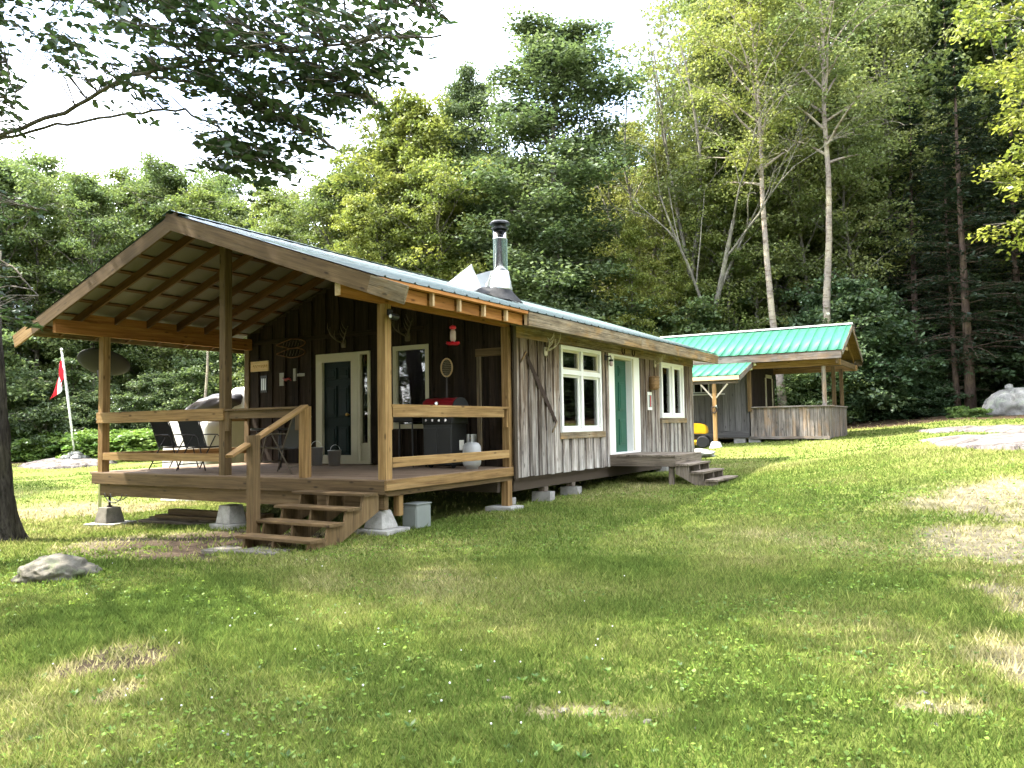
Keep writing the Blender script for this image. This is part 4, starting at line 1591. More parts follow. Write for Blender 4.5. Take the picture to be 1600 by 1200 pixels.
# ---- gas grill
gx, gy = -8.15, 11.35
gr = thing('gas_grill', 'black gas barbecue with a red lid against the porch wall', 'barbecue', (gx, gy, ZD))
bm = bmesh.new()
add_box(bm, (gx, gy, ZD + .42), (.60, .46, .72), None, .012)
obj('cabinet', bm_mesh('cabinet', bm), M['black'], gr)
for s in (-1, 1):
    bm = bmesh.new()
    add_box(bm, (gx + s * .15, gy - .236, ZD + .40), (.28, .012, .60), None, .006)
    obj('cabinet_door', bm_mesh('cabinet_door', bm), M['black'], gr)
bm = bmesh.new()
add_box(bm, (gx, gy, ZD + .83), (.66, .50, .15), None, .02)
obj('firebox', bm_mesh('firebox', bm), M['blackmatte'], gr)
bm = bmesh.new()
n = 12
poly = [(gy - .25, ZD + .91)] + [(gy - .25 + .5 * (1 - math.cos(a)) / 2, ZD + .95 + .27 * math.sin(a) ** .7) for a in np.linspace(.12, math.pi - .12, n)] + [(gy + .25, ZD + .91)]
add_prism(bm, poly, gx - .32, gx + .32, 'x')
obj('lid', bm_mesh('lid', bm), M['red'], gr)
for s in (-1, 1):
    bm = bmesh.new()
    add_prism(bm, [(a, b + .004) for a, b in poly], gx + s * .322, gx + s * .345, 'x')
    obj('lid_end', bm_mesh('lid_end', bm), M['blackmatte'], gr)
bm = bmesh.new()
add_tube(bm, [(gx - .22, gy - .25, ZD + 1.0), (gx - .22, gy - .31, ZD + 1.0), (gx + .22, gy - .31, ZD + 1.0), (gx + .22, gy - .25, ZD + 1.0)], .012, 8)
obj('lid_handle', bm_mesh('lid_handle', bm, True), M['steel'], gr)
bm = bmesh.new()
add_lathe(bm, [(.035, 0), (.035, .012), (.028, .016)], 18, Matrix.Translation((gx, gy - .235, ZD + 1.12)) @ Matrix.Rotation(math.pi / 2, 4, 'X'))
obj('gauge', bm_mesh('gauge', bm), M['steel'], gr)
for k in range(4):
    bm = bmesh.new()
    add_lathe(bm, [(.028, 0), (.024, .03)], 14, Matrix.Translation((gx - .21 + .14 * k, gy - .25, ZD + .83)) @ Matrix.Rotation(math.pi / 2, 4, 'X'))
    obj('knob', bm_mesh('knob', bm), M['steel'], gr)
for s in (-1, 1):
    bm = bmesh.new()
    add_box(bm, (gx + s * .50, gy, ZD + .895), (.30, .44, .03), None, .01)
    obj('side_shelf', bm_mesh('shelf', bm), M['blackmatte'], gr)
    bm = bmesh.new()
    add_lathe(bm, [(.05, -.02), (.055, 0), (.05, .02)], 16, Matrix.Translation((gx + s * .24, gy - .1, ZD + .055)) @ Matrix.Rotation(math.pi / 2, 4, 'Y'))
    obj('wheel', bm_mesh('wheel', bm), M['rubber'], gr)
# covered burner beside it (dark)
sb = thing('camp_stove', 'black two-burner camp stove on a stand under the porch window', 'stove', (-9.05, 11.4, ZD))
bm = bmesh.new()
add_box(bm, (-9.1, 11.45, ZD + .88), (.62, .4, .14), None, .015)
obj('stove_body', bm_mesh('stove_body', bm), M['black'], sb)
for s in (-1, 1):
    for q in (-1, 1):
        bm = bmesh.new()
        add_tube(bm, [(-9.1 + s * .28, 11.45 + q * .17, ZD + .82), (-9.1 + s * .31, 11.45 + q * .19, ZD)], .014, 6)
        obj('leg', bm_mesh('leg', bm), M['black'], sb)
bm = bmesh.new()
add_box(bm, (-9.1, 11.64, ZD + 1.03), (.60, .02, .18), Matrix.Rotation(-.2, 4, 'X'), .006)
obj('wind_screen', bm_mesh('wind_screen', bm), M['black'], sb)

# ---- propane tank
px_, py_ = -7.46, 11.15
pt = thing('propane_tank', 'white propane cylinder with collar beside the red-lidded grill', 'gas cylinder', (px_, py_, ZD))
bm = bmesh.new()
add_lathe(bm, [(.10, ZD), (.11, ZD + .035), (.125, ZD + .04), (.15, ZD + .075), (.157, ZD + .12), (.157, ZD + .33), (.15, ZD + .385), (.115, ZD + .435), (.05, ZD + .455), (.0, ZD + .46)], 28, Matrix.Translation((px_, py_, 0)))
obj('cylinder', bm_mesh('cylinder', bm, True), M['tank'], pt)
bm = bmesh.new()
K = 20
A, B, A2, B2 = [], [], [], []
for k in range(K + 1):
    a = .7 + (2 * math.pi - 1.4) * k / K
    for lst, r, zz in ((A, .085, .43), (B, .085, .585), (A2, .079, .43), (B2, .079, .585)):
        lst.append(bm.verts.new((px_ + r * math.cos(a), py_ + r * math.sin(a), ZD + zz)))
for k in range(K):
    if 5 <= k % 10 <= 7:
        continue
    bm.faces.new((A[k], A[k + 1], B[k + 1], B[k]))
    bm.faces.new((B2[k], B2[k + 1], A2[k + 1], A2[k]))
    bm.faces.new((B[k], B[k + 1], B2[k + 1], B2[k]))
obj('collar', bm_mesh('collar', bm), M['tank'], pt)
bm = bmesh.new()
add_lathe(bm, [(.02, ZD + .45), (.02, ZD + .50), (.03, ZD + .505), (.03, ZD + .53)], 12, Matrix.Translation((px_, py_, 0)))
obj('valve', bm_mesh('valve', bm), M['brass'], pt)
bm = bmesh.new()
add_box(bm, (px_ - .17, py_ - .05, ZD + .40), (.08, .006, .17), Matrix.Rotation(.3, 4, 'Z'))
obj('tag', bm_mesh('tag', bm), M['white'], pt)


# ---- things hanging on the walls
def antler(name, label, x, y, z, span, axis, mat):
    t = thing(name, label, 'antlers', (x, y, z))
    for s in (-1, 1):
        bm = bmesh.new()
        beam = []
        for k in range(9):
            f = k / 8
            u = s * span * (.06 + .46 * math.sin(f * 1.5))
            h = span * (.05 + .62 * f ** 1.2)
            out = .05 + .14 * math.sin(f * 2.2)
            beam.append((u, out, h))
        conv = (lambda p: (x + p[0], y - p[1], z + p[2])) if axis == 'x' else (lambda p: (x + p[1], y + p[0], z + p[2]))
        add_tube(bm, [conv(p) for p in beam], [.021 - .0017 * k for k in range(9)], 7)
        for k in (2, 4, 6):
            b = beam[k]
            add_tube(bm, [conv(b), conv((b[0] - s * .02, b[1] + .07, b[2] + .07)), conv((b[0] - s * .05, b[1] + .09, b[2] + .17))], [.012, .009, .003], 6)
        obj('antler', bm_mesh('antler', bm, True), mat, t)
    bm = bmesh.new()
    if axis == 'x':
        add_box(bm, (x, y - .02, z + .0), (.13, .04, .17), None, .02)
    else:
        add_box(bm, (x + .02, y, z + .0), (.04, .13, .17), None, .02)
    obj('skull_plate', bm_mesh('skull_plate', bm), mat, t)
    return t


FY = YW - .052
antler('deer_antlers', 'branching pale deer antlers mounted above the porch door', -11.0, FY, 3.24, .48, 'x', M['bone_shaded'])
antler('deer_antlers', 'wide grey antlers mounted above the porch window', -9.38, FY, 3.26, .46, 'x', M['bone_shaded'])
antler('deer_antlers', 'small bleached antlers on the side wall above the crosscut saw', XR + .055, 13.02, 2.92, .36, 'y', M['bone'])
antler('deer_antlers', 'tiny antlers hung between the narrow window and the side door', XR + .055, 18.72, 3.02, .22, 'y', M['bone'])
for k, y in enumerate((16.75, 17.35)):
    bm = bmesh.new()
    add_tube(bm, [(XR + .07, y + .075 * math.cos(a), 3.21 + .085 * math.sin(a)) for a in np.linspace(math.pi * .85, math.pi * 2.15, 14)], .013, 6)
    tag(obj('horseshoe', bm_mesh('horseshoe', bm, True), M['rust']), ['rusty horseshoe nailed above the green side door', 'rusty horseshoe on the frieze towards the narrow window'][k], 'horseshoe')
# crosscut saw
sw = thing('crosscut_saw', 'long rusty two-man crosscut saw hung slanting on the grey siding', 'saw', (XR + .06, 12.85, 2.2))
a, b = Vector((XR + .062, 12.26, 2.86)), Vector((XR + .062, 13.44, 1.58))
d = (b - a).normalized()
n_ = Vector((0, -d.z, d.y))
bm = bmesh.new()
Np = 46
up, lo_ = [], []
for k in range(Np + 1):
    f = k / Np
    w = .055 + .035 * math.sin(math.pi * f)
    c = a + (b - a) * f
    tooth = .016 if k % 2 else 0
    up.append(c + n_ * w * .6)
    lo_.append(c - n_ * (w * .7 + tooth))
for th in (0, .006):
    U = [bm.verts.new(p + Vector((th, 0, 0))) for p in up]
    Lw = [bm.verts.new(p + Vector((th, 0, 0))) for p in lo_]
    for k in range(Np):
        bm.faces.new((U[k], U[k + 1], Lw[k + 1], Lw[k]))
obj('blade', bm_mesh('blade', bm), M['rust'], sw)
for c, s in ((a, -1), (b, 1)):
    bm = bmesh.new()
    q = c + d * s * -.02
    add_tube(bm, [q + n_ * .02 + Vector((.012, 0, 0)), q - n_ * .10 + Vector((.015, 0, 0)), q - n_ * .27 + Vector((.015, 0, 0))], [.015, .016, .014], 8)
    obj('handle', bm_mesh('handle', bm, True), M['fascia'], sw)
# porch lamp by the green door
lm = thing('wall_lantern', 'small black wall lamp with a bulb beside the green side door', 'lamp', (XR + .05, 15.80, 2.98))
bm = bmesh.new()
add_box(bm, (XR + .05, 15.80, 2.99), (.04, .10, .12), None, .008)
add_tube(bm, [(XR + .06, 15.80, 3.0), (XR + .16, 15.82, 3.02), (XR + .17, 15.82, 2.96)], .014, 8)
add_lathe(bm, [(.03, 2.95), (.05, 2.93), (.045, 2.90)], 14, Matrix.Translation((XR + .17, 15.82, 0)))
obj('bracket', bm_mesh('bracket', bm), M['black'], lm)
bm = bmesh.new()
add_lathe(bm, [(.0, 2.79), (.03, 2.80), (.045, 2.84), (.032, 2.89), (.02, 2.91)], 16, Matrix.Translation((XR + .17, 15.82, 0)))
obj('bulb', bm_mesh('bulb', bm, True), M['clear'], lm)
# woven basket / creel and white thermometer board
bk = thing('wall_basket', 'brown woven basket hanging on the siding beside the green door', 'basket', (XR + .06, 18.42, 2.35))
bm = bmesh.new()
add_lathe(bm, [(.08, 2.36), (.12, 2.40), (.135, 2.52), (.125, 2.66), (.10, 2.70), (.10, 2.66)], 18, Matrix.Translation((XR + .15, 18.42, 0)))
obj('basket', bm_mesh('basket', bm, True), M['wicker'], bk)
for zz in (2.42, 2.50, 2.58, 2.66):
    bm = bmesh.new()
    add_tube(bm, [(XR + .15 + .137 * math.cos(a), 18.42 + .137 * math.sin(a), zz) for a in np.linspace(0, 2 * math.pi, 18)], .009, 6)
    obj('hoop', bm_mesh('hoop', bm, True), M['wicker'], bk)
th = thing('thermometer', 'tall white framed thermometer board below the hanging basket', 'thermometer', (XR + .06, 18.33, 2.1))
bm = bmesh.new()
add_box(bm, (XR + .062, 18.34, 2.09), (.02, .28, .44), None, .005)
obj('board', bm_mesh('board', bm), M['white'], th)
bm = bmesh.new()
add_box(bm, (XR + .075, 18.34, 2.09), (.008, .19, .30), None, .002)
obj('face', bm_mesh('face', bm), M['elec'], th)
bm = bmesh.new()
add_tube(bm, [(XR + .082, 18.34, 1.98), (XR + .082, 18.34, 2.22)], .012, 6)
add_lathe(bm, [(.022, 0), (.022, .008)], 12, Matrix.Translation((XR + .078, 18.34, 1.98)) @ Matrix.Rotation(math.pi / 2, 4, 'Y'))
obj('tube', bm_mesh('tube', bm), M['redplastic'], th)
# front wall: sign board, small frames, snowshoe, racket
sg = thing('wooden_sign', 'pale rectangular wooden sign on the porch wall near the corner', 'sign', (-13.42, FY, 2.9))
plank('sign_board', (-13.70, FY - .012, 2.91), (-13.15, FY - .012, 2.91), .22, .025, M['end_grain'], sg, (0, 1, 0))
bm = bmesh.new()
add_tube(bm, [(-13.42, FY - .03, 3.02), (-13.45, FY - .03, 3.10), (-13.40, FY - .02, 3.14)], .006, 6)
obj('hook', bm_mesh('hook', bm), M['black'], sg)
rk = random.Random(5)
bm = bmesh.new()
for k in range(7):
    x0 = -13.62 + .065 * k
    add_tube(bm, [(x0, FY - .0265, 2.90 + .03 * math.sin(k)), (x0 + .02, FY - .0265, 2.94), (x0 + .045, FY - .0265, 2.90 - .03 * math.cos(k))], .005, 5)
obj('carving', bm_mesh('carving', bm), M['brass'], sg)
for k, (x, z, w, h, lab) in enumerate([(-13.30, 2.52, .20, .36, 'dark slotted plaque under the wooden sign'), (-12.76, 2.60, .13, .27, 'white tag board on the porch wall with a red ribbon'),
                                       (-12.38, 2.68, .08, .26, 'narrow white strip board beside the red ribbon'), (-12.2, 2.67, .22, .06, 'short pale board pointing to the porch door')]):
    t = thing('wall_plaque', lab, 'plaque', (x, FY, z))
    plank('plaque_board', (x, FY - .008, z - h / 2), (x, FY - .008, z + h / 2), w, .018, M['black'] if k == 0 else M['shaded_white'], t, (0, 1, 0))
    if k == 0:
        for j in range(3):
            plank('slot', (x - .05 + .05 * j, FY - .019, z - .13), (x - .05 + .05 * j, FY - .019, z + .12), .018, .006, M['galv'], t, (0, 1, 0))
    if k == 1:
        bm = bmesh.new()
        add_tube(bm, [(x + .06, FY - .03, z + .02), (x + .14, FY - .04, z - .02), (x + .24, FY - .03, z + .01), (x + .3, FY - .03, z - .04)], [.02, .03, .026, .012], 7)
        obj('ribbon', bm_mesh('ribbon', bm, True), M['red'], t)
for j, zz in enumerate((3.14, 3.33)):
    sn = thing('snowshoe', ['lower of two old wooden snowshoes hung flat on the porch wall', 'upper of two old wooden snowshoes hung flat on the porch wall'][j], 'snowshoe', (-12.5, FY, zz))
    bm = bmesh.new()
    pts = [(-12.48 + .42 * math.cos(a) + .02 * j, FY - .025 - .02 * j, zz + .10 * math.sin(a) * (1 if math.cos(a) > 0 else (1 + math.cos(a) * .75))) for a in np.linspace(0, 2 * math.pi, 40)]
    add_tube(bm, pts, .012, 6, False)
    obj('frame', bm_mesh('snowshoe_frame', bm, True), M['lumber_shade'], sn)
    bm = bmesh.new()
    for k in range(6):
        x0 = -12.70 + .09 * k
        add_tube(bm, [(x0, FY - .022 - .02 * j, zz - .06), (x0 + .05, FY - .022 - .02 * j, zz + .06)], .005, 5)
    obj('webbing', bm_mesh('webbing', bm, True), M['bone_shaded'], sn)
rc = thing('tennis_racket', 'old wooden tennis racket hanging on the porch wall over the grill', 'racket', (-8.48, FY, 2.4))
bm = bmesh.new()
add_tube(bm, [(-8.48 + .125 * math.cos(a), FY - .02, 2.63 + .165 * math.sin(a)) for a in np.linspace(0, 2 * math.pi, 32)], .014, 8, False)
obj('head', bm_mesh('head', bm, True), M['end_grain'], rc)
bm = bmesh.new()
for k in range(-4, 5):
    h = .16 * math.sqrt(max(0, 1 - (k * .026 / .12) ** 2))
    add_tube(bm, [(-8.48 + k * .026, FY - .02, 2.63 - h), (-8.48 + k * .026, FY - .02, 2.63 + h)], .002, 4)
    w = .12 * math.sqrt(max(0, 1 - (k * .034 / .16) ** 2))
    add_tube(bm, [(-8.48 - w, FY - .02, 2.63 + k * .034), (-8.48 + w, FY - .02, 2.63 + k * .034)], .002, 4)
obj('strings', bm_mesh('strings', bm), M['bone'], rc)
bm = bmesh.new()
add_tube(bm, [(-8.48, FY - .02, 2.47), (-8.48, FY - .02, 2.12), (-8.48, FY - .02, 1.98)], [.013, .016, .018], 8)
obj('grip', bm_mesh('grip', bm), M['vinyl'], rc)
# hummingbird feeder
fx, fy, fz = -7.28, 10.38, 3.0
fd = thing('hummingbird_feeder', 'red and clear hummingbird feeder hanging from the porch beam', 'bird feeder', (fx, fy, fz))
bm = bmesh.new()
add_tube(bm, [(fx, fy, 3.28), (fx + .004, fy, 3.22), (fx, fy, 3.17)], .004, 6)
obj('hook', bm_mesh('hook', bm), M['black'], fd)
bm = bmesh.new()
add_lathe(bm, [(.012, 3.17), (.05, 3.15), (.055, 3.12), (.03, 3.10)], 18, Matrix.Translation((fx, fy, 0)))
obj('cap', bm_mesh('cap', bm, True), M['redplastic'], fd)
bm = bmesh.new()
add_lathe(bm, [(.03, 3.10), (.048, 3.06), (.048, 2.94), (.03, 2.90)], 18, Matrix.Translation((fx, fy, 0)))
obj('bottle', bm_mesh('bottle', bm, True), M['clear'], fd)
bm = bmesh.new()
add_lathe(bm, [(.03, 2.90), (.105, 2.885), (.115, 2.87), (.08, 2.85), (.0, 2.845)], 24, Matrix.Translation((fx, fy, 0)))
for k in range(6):
    a = k * math.pi / 3
    add_lathe(bm, [(.006, 0), (.026, .012), (.024, .016)], 8, Matrix.Translation((fx + .095 * math.cos(a), fy + .095 * math.sin(a), 2.882)))
obj('base', bm_mesh('base', bm), M['redplastic'], fd)
# security camera on the corner post
sc_ = thing('security_camera', 'small black security camera on the porch corner post under the beam', 'camera', (-7.10, 8.6, 3.1))
bm = bmesh.new()
add_box(bm, (-7.085, 8.58, 3.15), (.05, .08, .09), None, .008)
add_tube(bm, [(-7.07, 8.58, 3.14), (-7.0, 8.56, 3.10)], .015, 8)
add_lathe(bm, [(.04, -.07), (.046, -.06), (.046, .06), (.04, .07)], 16, Matrix.Translation((-6.985, 8.55, 3.08)) @ Matrix.Rotation(math.pi / 2, 4, 'X'))
obj('housing', bm_mesh('housing', bm), M['black'], sc_)
bm = bmesh.new()
add_lathe(bm, [(.026, 0), (.026, .006), (.018, .008)], 16, Matrix.Translation((-6.985, 8.478, 3.08)) @ Matrix.Rotation(math.pi / 2, 4, 'X'))
obj('lens_ring', bm_mesh('lens_ring', bm), M['galv'], sc_)

# ---- tarp covered thing beyond the porch
tx, ty = -16.0, 12.75
tz0 = G(tx, ty)
tp = thing('covered_hot_tub', 'pale tarp draped round a tub with a dark brown vinyl cover propped up', 'hot tub', (tx, ty, tz0))
bm = bmesh.new()
K, R_ = 72, 12
prev = None
for r in range(R_ + 1):
    f = r / R_
    ring = []
    for k in range(K):
        a = 2 * math.pi * k / K
        q = 1.0 / max(abs(math.cos(a)), abs(math.sin(a))) ** .8
        fold = (.045 * math.sin(k * 1.05 * 2) + .03 * math.sin(k * 2.9)) * f
        rr = .84 * q * (1 + .06 * f) + fold
        ring.append(bm.verts.new((tx + rr * math.cos(a), ty + rr * math.sin(a), tz0 + 1.86 - 1.88 * f + (.12 * math.sin(a * 2 + 1) * (1 - f)))))
    if prev:
        for k in range(K):
            bm.faces.new((prev[k], prev[(k + 1) % K], ring[(k + 1) % K], ring[k]))
    else:
        cc = bm.verts.new((tx, ty, tz0 + 2.05))
        for k in range(K):
            bm.faces.new((cc, ring[k], ring[(k + 1) % K]))
    prev = ring
obj('tarp', bm_mesh('tarp', bm, True), M['tarp'], tp)
me = rock_mesh('vinyl_cover', .80, .62, .34, 15, .22, 4)
obj('vinyl_cover', me, M['vinyl'], tp, Matrix.Translation((tx + .30, ty - .15, tz0 + 2.08)) @ Matrix.Rotation(-.28, 4, 'Y') @ Matrix.Rotation(.4, 4, 'Z'))
bm = bmesh.new()
K, R_ = 48, 8
prev = None
hx, hy = tx + .85, ty + .25
for r in range(R_ + 1):
    f = r / R_
    ring = [bm.verts.new((hx + (.12 + .40 * f ** .6) * math.cos(2 * math.pi * k / K) + .03 * math.sin(k * 1.7) * f, hy + (.12 + .40 * f ** .6) * math.sin(2 * math.pi * k / K), tz0 + 2.62 - .75 * f ** 2)) for k in range(K)]
    if prev:
        for k in range(K):
            bm.faces.new((prev[k], prev[(k + 1) % K], ring[(k + 1) % K], ring[k]))
    else:
        bm.faces.new(ring)
    prev = ring
obj('tarp_hood', bm_mesh('tarp_hood', bm, True), M['tarp'], tp)

# ---- flagpole
fzb = G(*FLAG) + .15
fl = thing('flagpole', 'slightly leaning white flagpole rising from a pile of stones', 'flagpole', (FLAG[0], FLAG[1], fzb))
top = at_depth(96, 548, 37.9)
base = np.array([FLAG[0], FLAG[1], fzb - .1])
bm = bmesh.new()
add_tube(bm, [base, (base + top) / 2, top], [.045, .04, .03], 12)
obj('pole', bm_mesh('pole', bm, True), M['white'], fl)
bm = bmesh.new()
add_lathe(bm, [(.0, -.07), (.05, -.05), (.07, 0), (.05, .05), (0, .07)], 16, Matrix.Translation(Vector(top) + Vector((0, 0, .06))))
obj('finial', bm_mesh('finial', bm, True), M['white'], fl)
bm = bmesh.new()
side_v = Vector((CR[0], CR[1], 0)).normalized()
pl_ = Vector(top) - Vector(base)
q0 = Vector(top) - pl_ * .02
q1 = Vector(base) + pl_ * .28
add_tube(bm, [q0 + side_v * .06, (q0 + q1) / 2 + side_v * .075, q1 + side_v * .06], .008, 5)
add_box(bm, q1 + side_v * .04, (.1, .03, .03))
obj('halyard', bm_mesh('halyard', bm), M['white'], fl)
# limp flag: red, white, red bands with a leaf on the white
HO, FLY = 1.15, 2.1
nu, nv = 40, 22
V, Fq, cols = [], [], []
for i in range(nu + 1):
    u = i / nu
    for j in range(nv + 1):
        v = j / nv
        hz = q0 - pl_.normalized() * (.12 + HO * v * (1 - .35 * u))
        spread = .62 * math.sin(min(1, u * 1.3) * math.pi / 2) * (.35 + .65 * v)
        fold = math.sin(u * 9 + v * 2.2) * .06 * (1 - .3 * v)
        depth = math.cos(u * 11 + v * 3) * .10
        p = hz - side_v * (.03 + spread * (.55 + .45 * math.sin(u * 7 + 1.0))) + side_v * fold + Vector((0, 0, -u * FLY * .66)) + Vector((CF[0], CF[1], 0)) * depth
        V.append(tuple(p))
for i in range(nu):
    for j in range(nv):
        a = i * (nv + 1) + j
        Fq.append((a, a + nv + 1, a + nv + 2, a + 1))
me = fast_mesh('flag', V, Fq, {'u': [i / nu for i in range(nu + 1) for j in range(nv + 1)], 'v': [j / nv for i in range(nu + 1) for j in range(nv + 1)]}, True)


def flag_mat():
    m, t, o = new_mat('flag_cloth')
    au = N(t, 'ShaderNodeAttribute', attribute_name='u').outputs['Fac']
    av = N(t, 'ShaderNodeAttribute', attribute_name='v').outputs['Fac']
    d = math_n(t, 'ABSOLUTE', math_n(t, 'SUBTRACT', au, .5))
    bars = math_n(t, 'GREATER_THAN', d, .25)
    # leaf: star of lobes round the middle
    x = math_n(t, 'MULTIPLY', math_n(t, 'SUBTRACT', au, .5), 2.0)
    y = math_n(t, 'SUBTRACT', .52, av)
    r = math_n(t, 'POWER', math_n(t, 'ADD', math_n(t, 'MULTIPLY', x, x), math_n(t, 'MULTIPLY', y, y)), .5)
    ang = math_n(t, 'ARCTAN2', x, y)
    lob = math_n(t, 'ADD', .20, math_n(t, 'MULTIPLY', .13, math_n(t, 'COSINE', math_n(t, 'MULTIPLY', ang, 5.0))))
    leaf = math_n(t, 'LESS_THAN', r, lob)
    stem = math_n(t, 'MULTIPLY', math_n(t, 'LESS_THAN', math_n(t, 'ABSOLUTE', x), .02), math_n(t, 'MULTIPLY', math_n(t, 'GREATER_THAN', av, .5), math_n(t, 'LESS_THAN', av, .9)))
    f = math_n(t, 'MAXIMUM', bars, math_n(t, 'MAXIMUM', leaf, stem))
    c = mixc(t, (.8, .8, .8), (.60, .02, .035), f)
    principled(t, o, c, .8, 0, None, 0, 0, .2)
    return m


flag = obj('flag', me, flag_mat())
tag(flag, 'limp red and white maple leaf flag hanging from the flagpole', 'flag')
flag.location = (0, 0, 0)

# ------------------------------------------------------------------ the shed
SHY = 27.40
shed = thing('shed', 'small grey shed with a bright green metal roof and railed porch', 'shed', (-6.5, 29.3, .95))
RSY, RSZ, ES0, ES1, SHX0, SHX1 = 29.40, 4.86, 26.95, 31.85, -10.75, -3.86
sl_s = (RSZ - 3.80) / (RSY - ES0)


def zs(y):
    return RSZ - sl_s * abs(y - RSY)


rs2 = random.Random(8)
wf = wall_with_holes('wall', 'x', SHY, .10, -10.6, -6.95, 1.02, lambda u: 3.62, [(-9.15, -8.30, 2.58, 2.93)], M['shed_grey'], shed)
x, k = -10.6, 0
while x < -6.98:
    w = rs2.uniform(.19, .24)
    e = min(x + w, -6.95)
    if e < -9.15 or x > -8.30:
        wall_board(wf, 'siding_board', x + .004, e - .004, 1.24, 3.62, 'x', SHY, M['shed_grey'], .022, .012 + .008 * (k % 2), k)
    else:
        wall_board(wf, 'siding_board', x + .004, e - .004, 1.24, 2.55, 'x', SHY, M['shed_grey'], .022, .012 + .008 * (k % 2), k)
        wall_board(wf, 'siding_board', x + .004, e - .004, 2.96, 3.62, 'x', SHY, M['shed_grey'], .022, .012 + .008 * (k % 2), k)
    x = e
    k += 1
plank('skirt_board', (-10.6, SHY - .035, 1.12), (-6.96, SHY - .035, 1.12), .22, .03, M['shed_grey'], wf, (0, 1, 0))
sw_ = frame_rect('window', 'x', SHY, -9.15, -8.30, 2.58, 2.93, .035, .10, M['galv'], shed, .03)
for j in range(3):
    a = -9.11 + .26 * j
    pane('x', SHY + .01, a + .01, a + .24, 2.62, 2.89, sw_)
    if j:
        bar('x', SHY, a - .015, a + .012, 2.616, 2.894, .06, M['galv'], sw_, .025, 'mullion')
bar('x', SHY, -9.3, -7.75, 2.50, 2.55, .08, M['galv'], sw_, .06, 'ledge')
# wall between room and porch
we = wall_with_holes('wall', 'y', -6.95, .10, SHY + .10, 31.2, 1.02, lambda u: zs(u) - .12, [], M['shed_grey'], shed)
y, k = SHY + .1, 0
while y < 31.15:
    w = rs2.uniform(.18, .24)
    wall_board(we, 'siding_board', y + .004, min(y + w, 31.2) - .004, 1.1, zs(max(abs(y - RSY), abs(y + w - RSY)) + RSY) - .13, 'y', -6.95, M['siding_dark'], .022, .012, k)
    y += w
    k += 1
plank('door_trim', (-6.91, 29.75, 1.1), (-6.91, 29.75, 3.15), .13, .03, M['cream'], we, (1, 0, 0))
plank('door_trim', (-6.91, 30.75, 1.1), (-6.91, 30.75, 3.15), .13, .03, M['cream'], we, (1, 0, 0))
plank('door_trim', (-6.91, 29.82, 3.21), (-6.91, 30.68, 3.21), .12, .03, M['cream'], we, (1, 0, 0))
plank('door', (-6.915, 30.25, 1.12), (-6.915, 30.25, 3.13), .84, .02, M['siding_dark'], we, (1, 0, 0))
wall_with_holes('wall', 'x', 31.2, .10, -10.6, -6.95, 1.02, lambda u: 3.62, [], M['shed_grey'], shed)
wall_with_holes('wall', 'y', -10.5, .10, SHY + .1, 31.2, 1.02, lambda u: zs(u) - .12, [], M['shed_grey'], shed)
bm = bmesh.new()
add_box(bm, (-7.5, 29.3, 1.01), (6.1, 3.75, .10))
obj('floor', bm_mesh('shed_floor', bm), M['deck_grey'], shed)
# porch railing panels
rl = group_part('railing', shed)
plank('rail_cap', (-6.95, SHY - .02, 2.03), (-4.36, SHY - .02, 2.03), .16, .05, M['rail_grey'], rl, (0, 0, 1))
plank('rail_cap', (-4.42, SHY + .07, 2.032), (-4.42, 31.2, 2.032), .16, .05, M['rail_grey'], rl, (0, 0, 1))
plank('base_board', (-6.92, SHY - .03, 1.0), (-4.38, SHY - .03, 1.0), .09, .04, M['rail_grey'], rl, (0, 1, 0))
nbd = 22
for k in range(nbd):
    x = -6.9 + 2.5 * (k + .5) / nbd
    plank('rail_plank', (x, SHY - .02 - .012 * (k % 2), 1.045), (x, SHY - .02 - .012 * (k % 2), 2.004), 2.5 / nbd - .004, .022, M['rail_grey'], rl, (0, 1, 0), seg=3, jit=.003, var=k % 4)
for k in range(30):
    y = SHY + .03 + 3.75 * (k + .5) / 30
    plank('rail_plank', (-4.41 + .012 * (k % 2), y, .98), (-4.41 + .012 * (k % 2), y, 2.004), .12, .022, M['rail_grey'], rl, (1, 0, 0), seg=3, jit=.003, var=k % 4)
for x, y, mt_ in ((-6.90, SHY - .06, M['lumber_aged_shade']), (-4.52, SHY + .09, M['rail_grey']), (-4.52, 31.12, M['lumber_aged_shade']), (-4.52, 29.4, M['lumber_aged_shade'])):
    plank('post', (x, y, 1.05 if x > -6 else 1.9), (x, y, 3.42), .12, .12, mt_, shed, (0, 1, 0))
plank('porch_beam', (-6.95, SHY + .03, 3.44), (-3.98, SHY + .03, 3.44), .21, .07, M['lumber'], shed, (0, 1, 0))
plank('porch_beam', (-6.95, 31.15, 3.44), (-3.98, 31.15, 3.44), .21, .07, M['lumber'], shed, (0, 1, 0))
plank('porch_beam', (-4.05, 27.05, 3.46), (-4.05, 31.75, 3.46), .17, .06, M['lumber_aged_shade'], shed, (1, 0, 0))
# roof
srf = group_part('roof', shed)


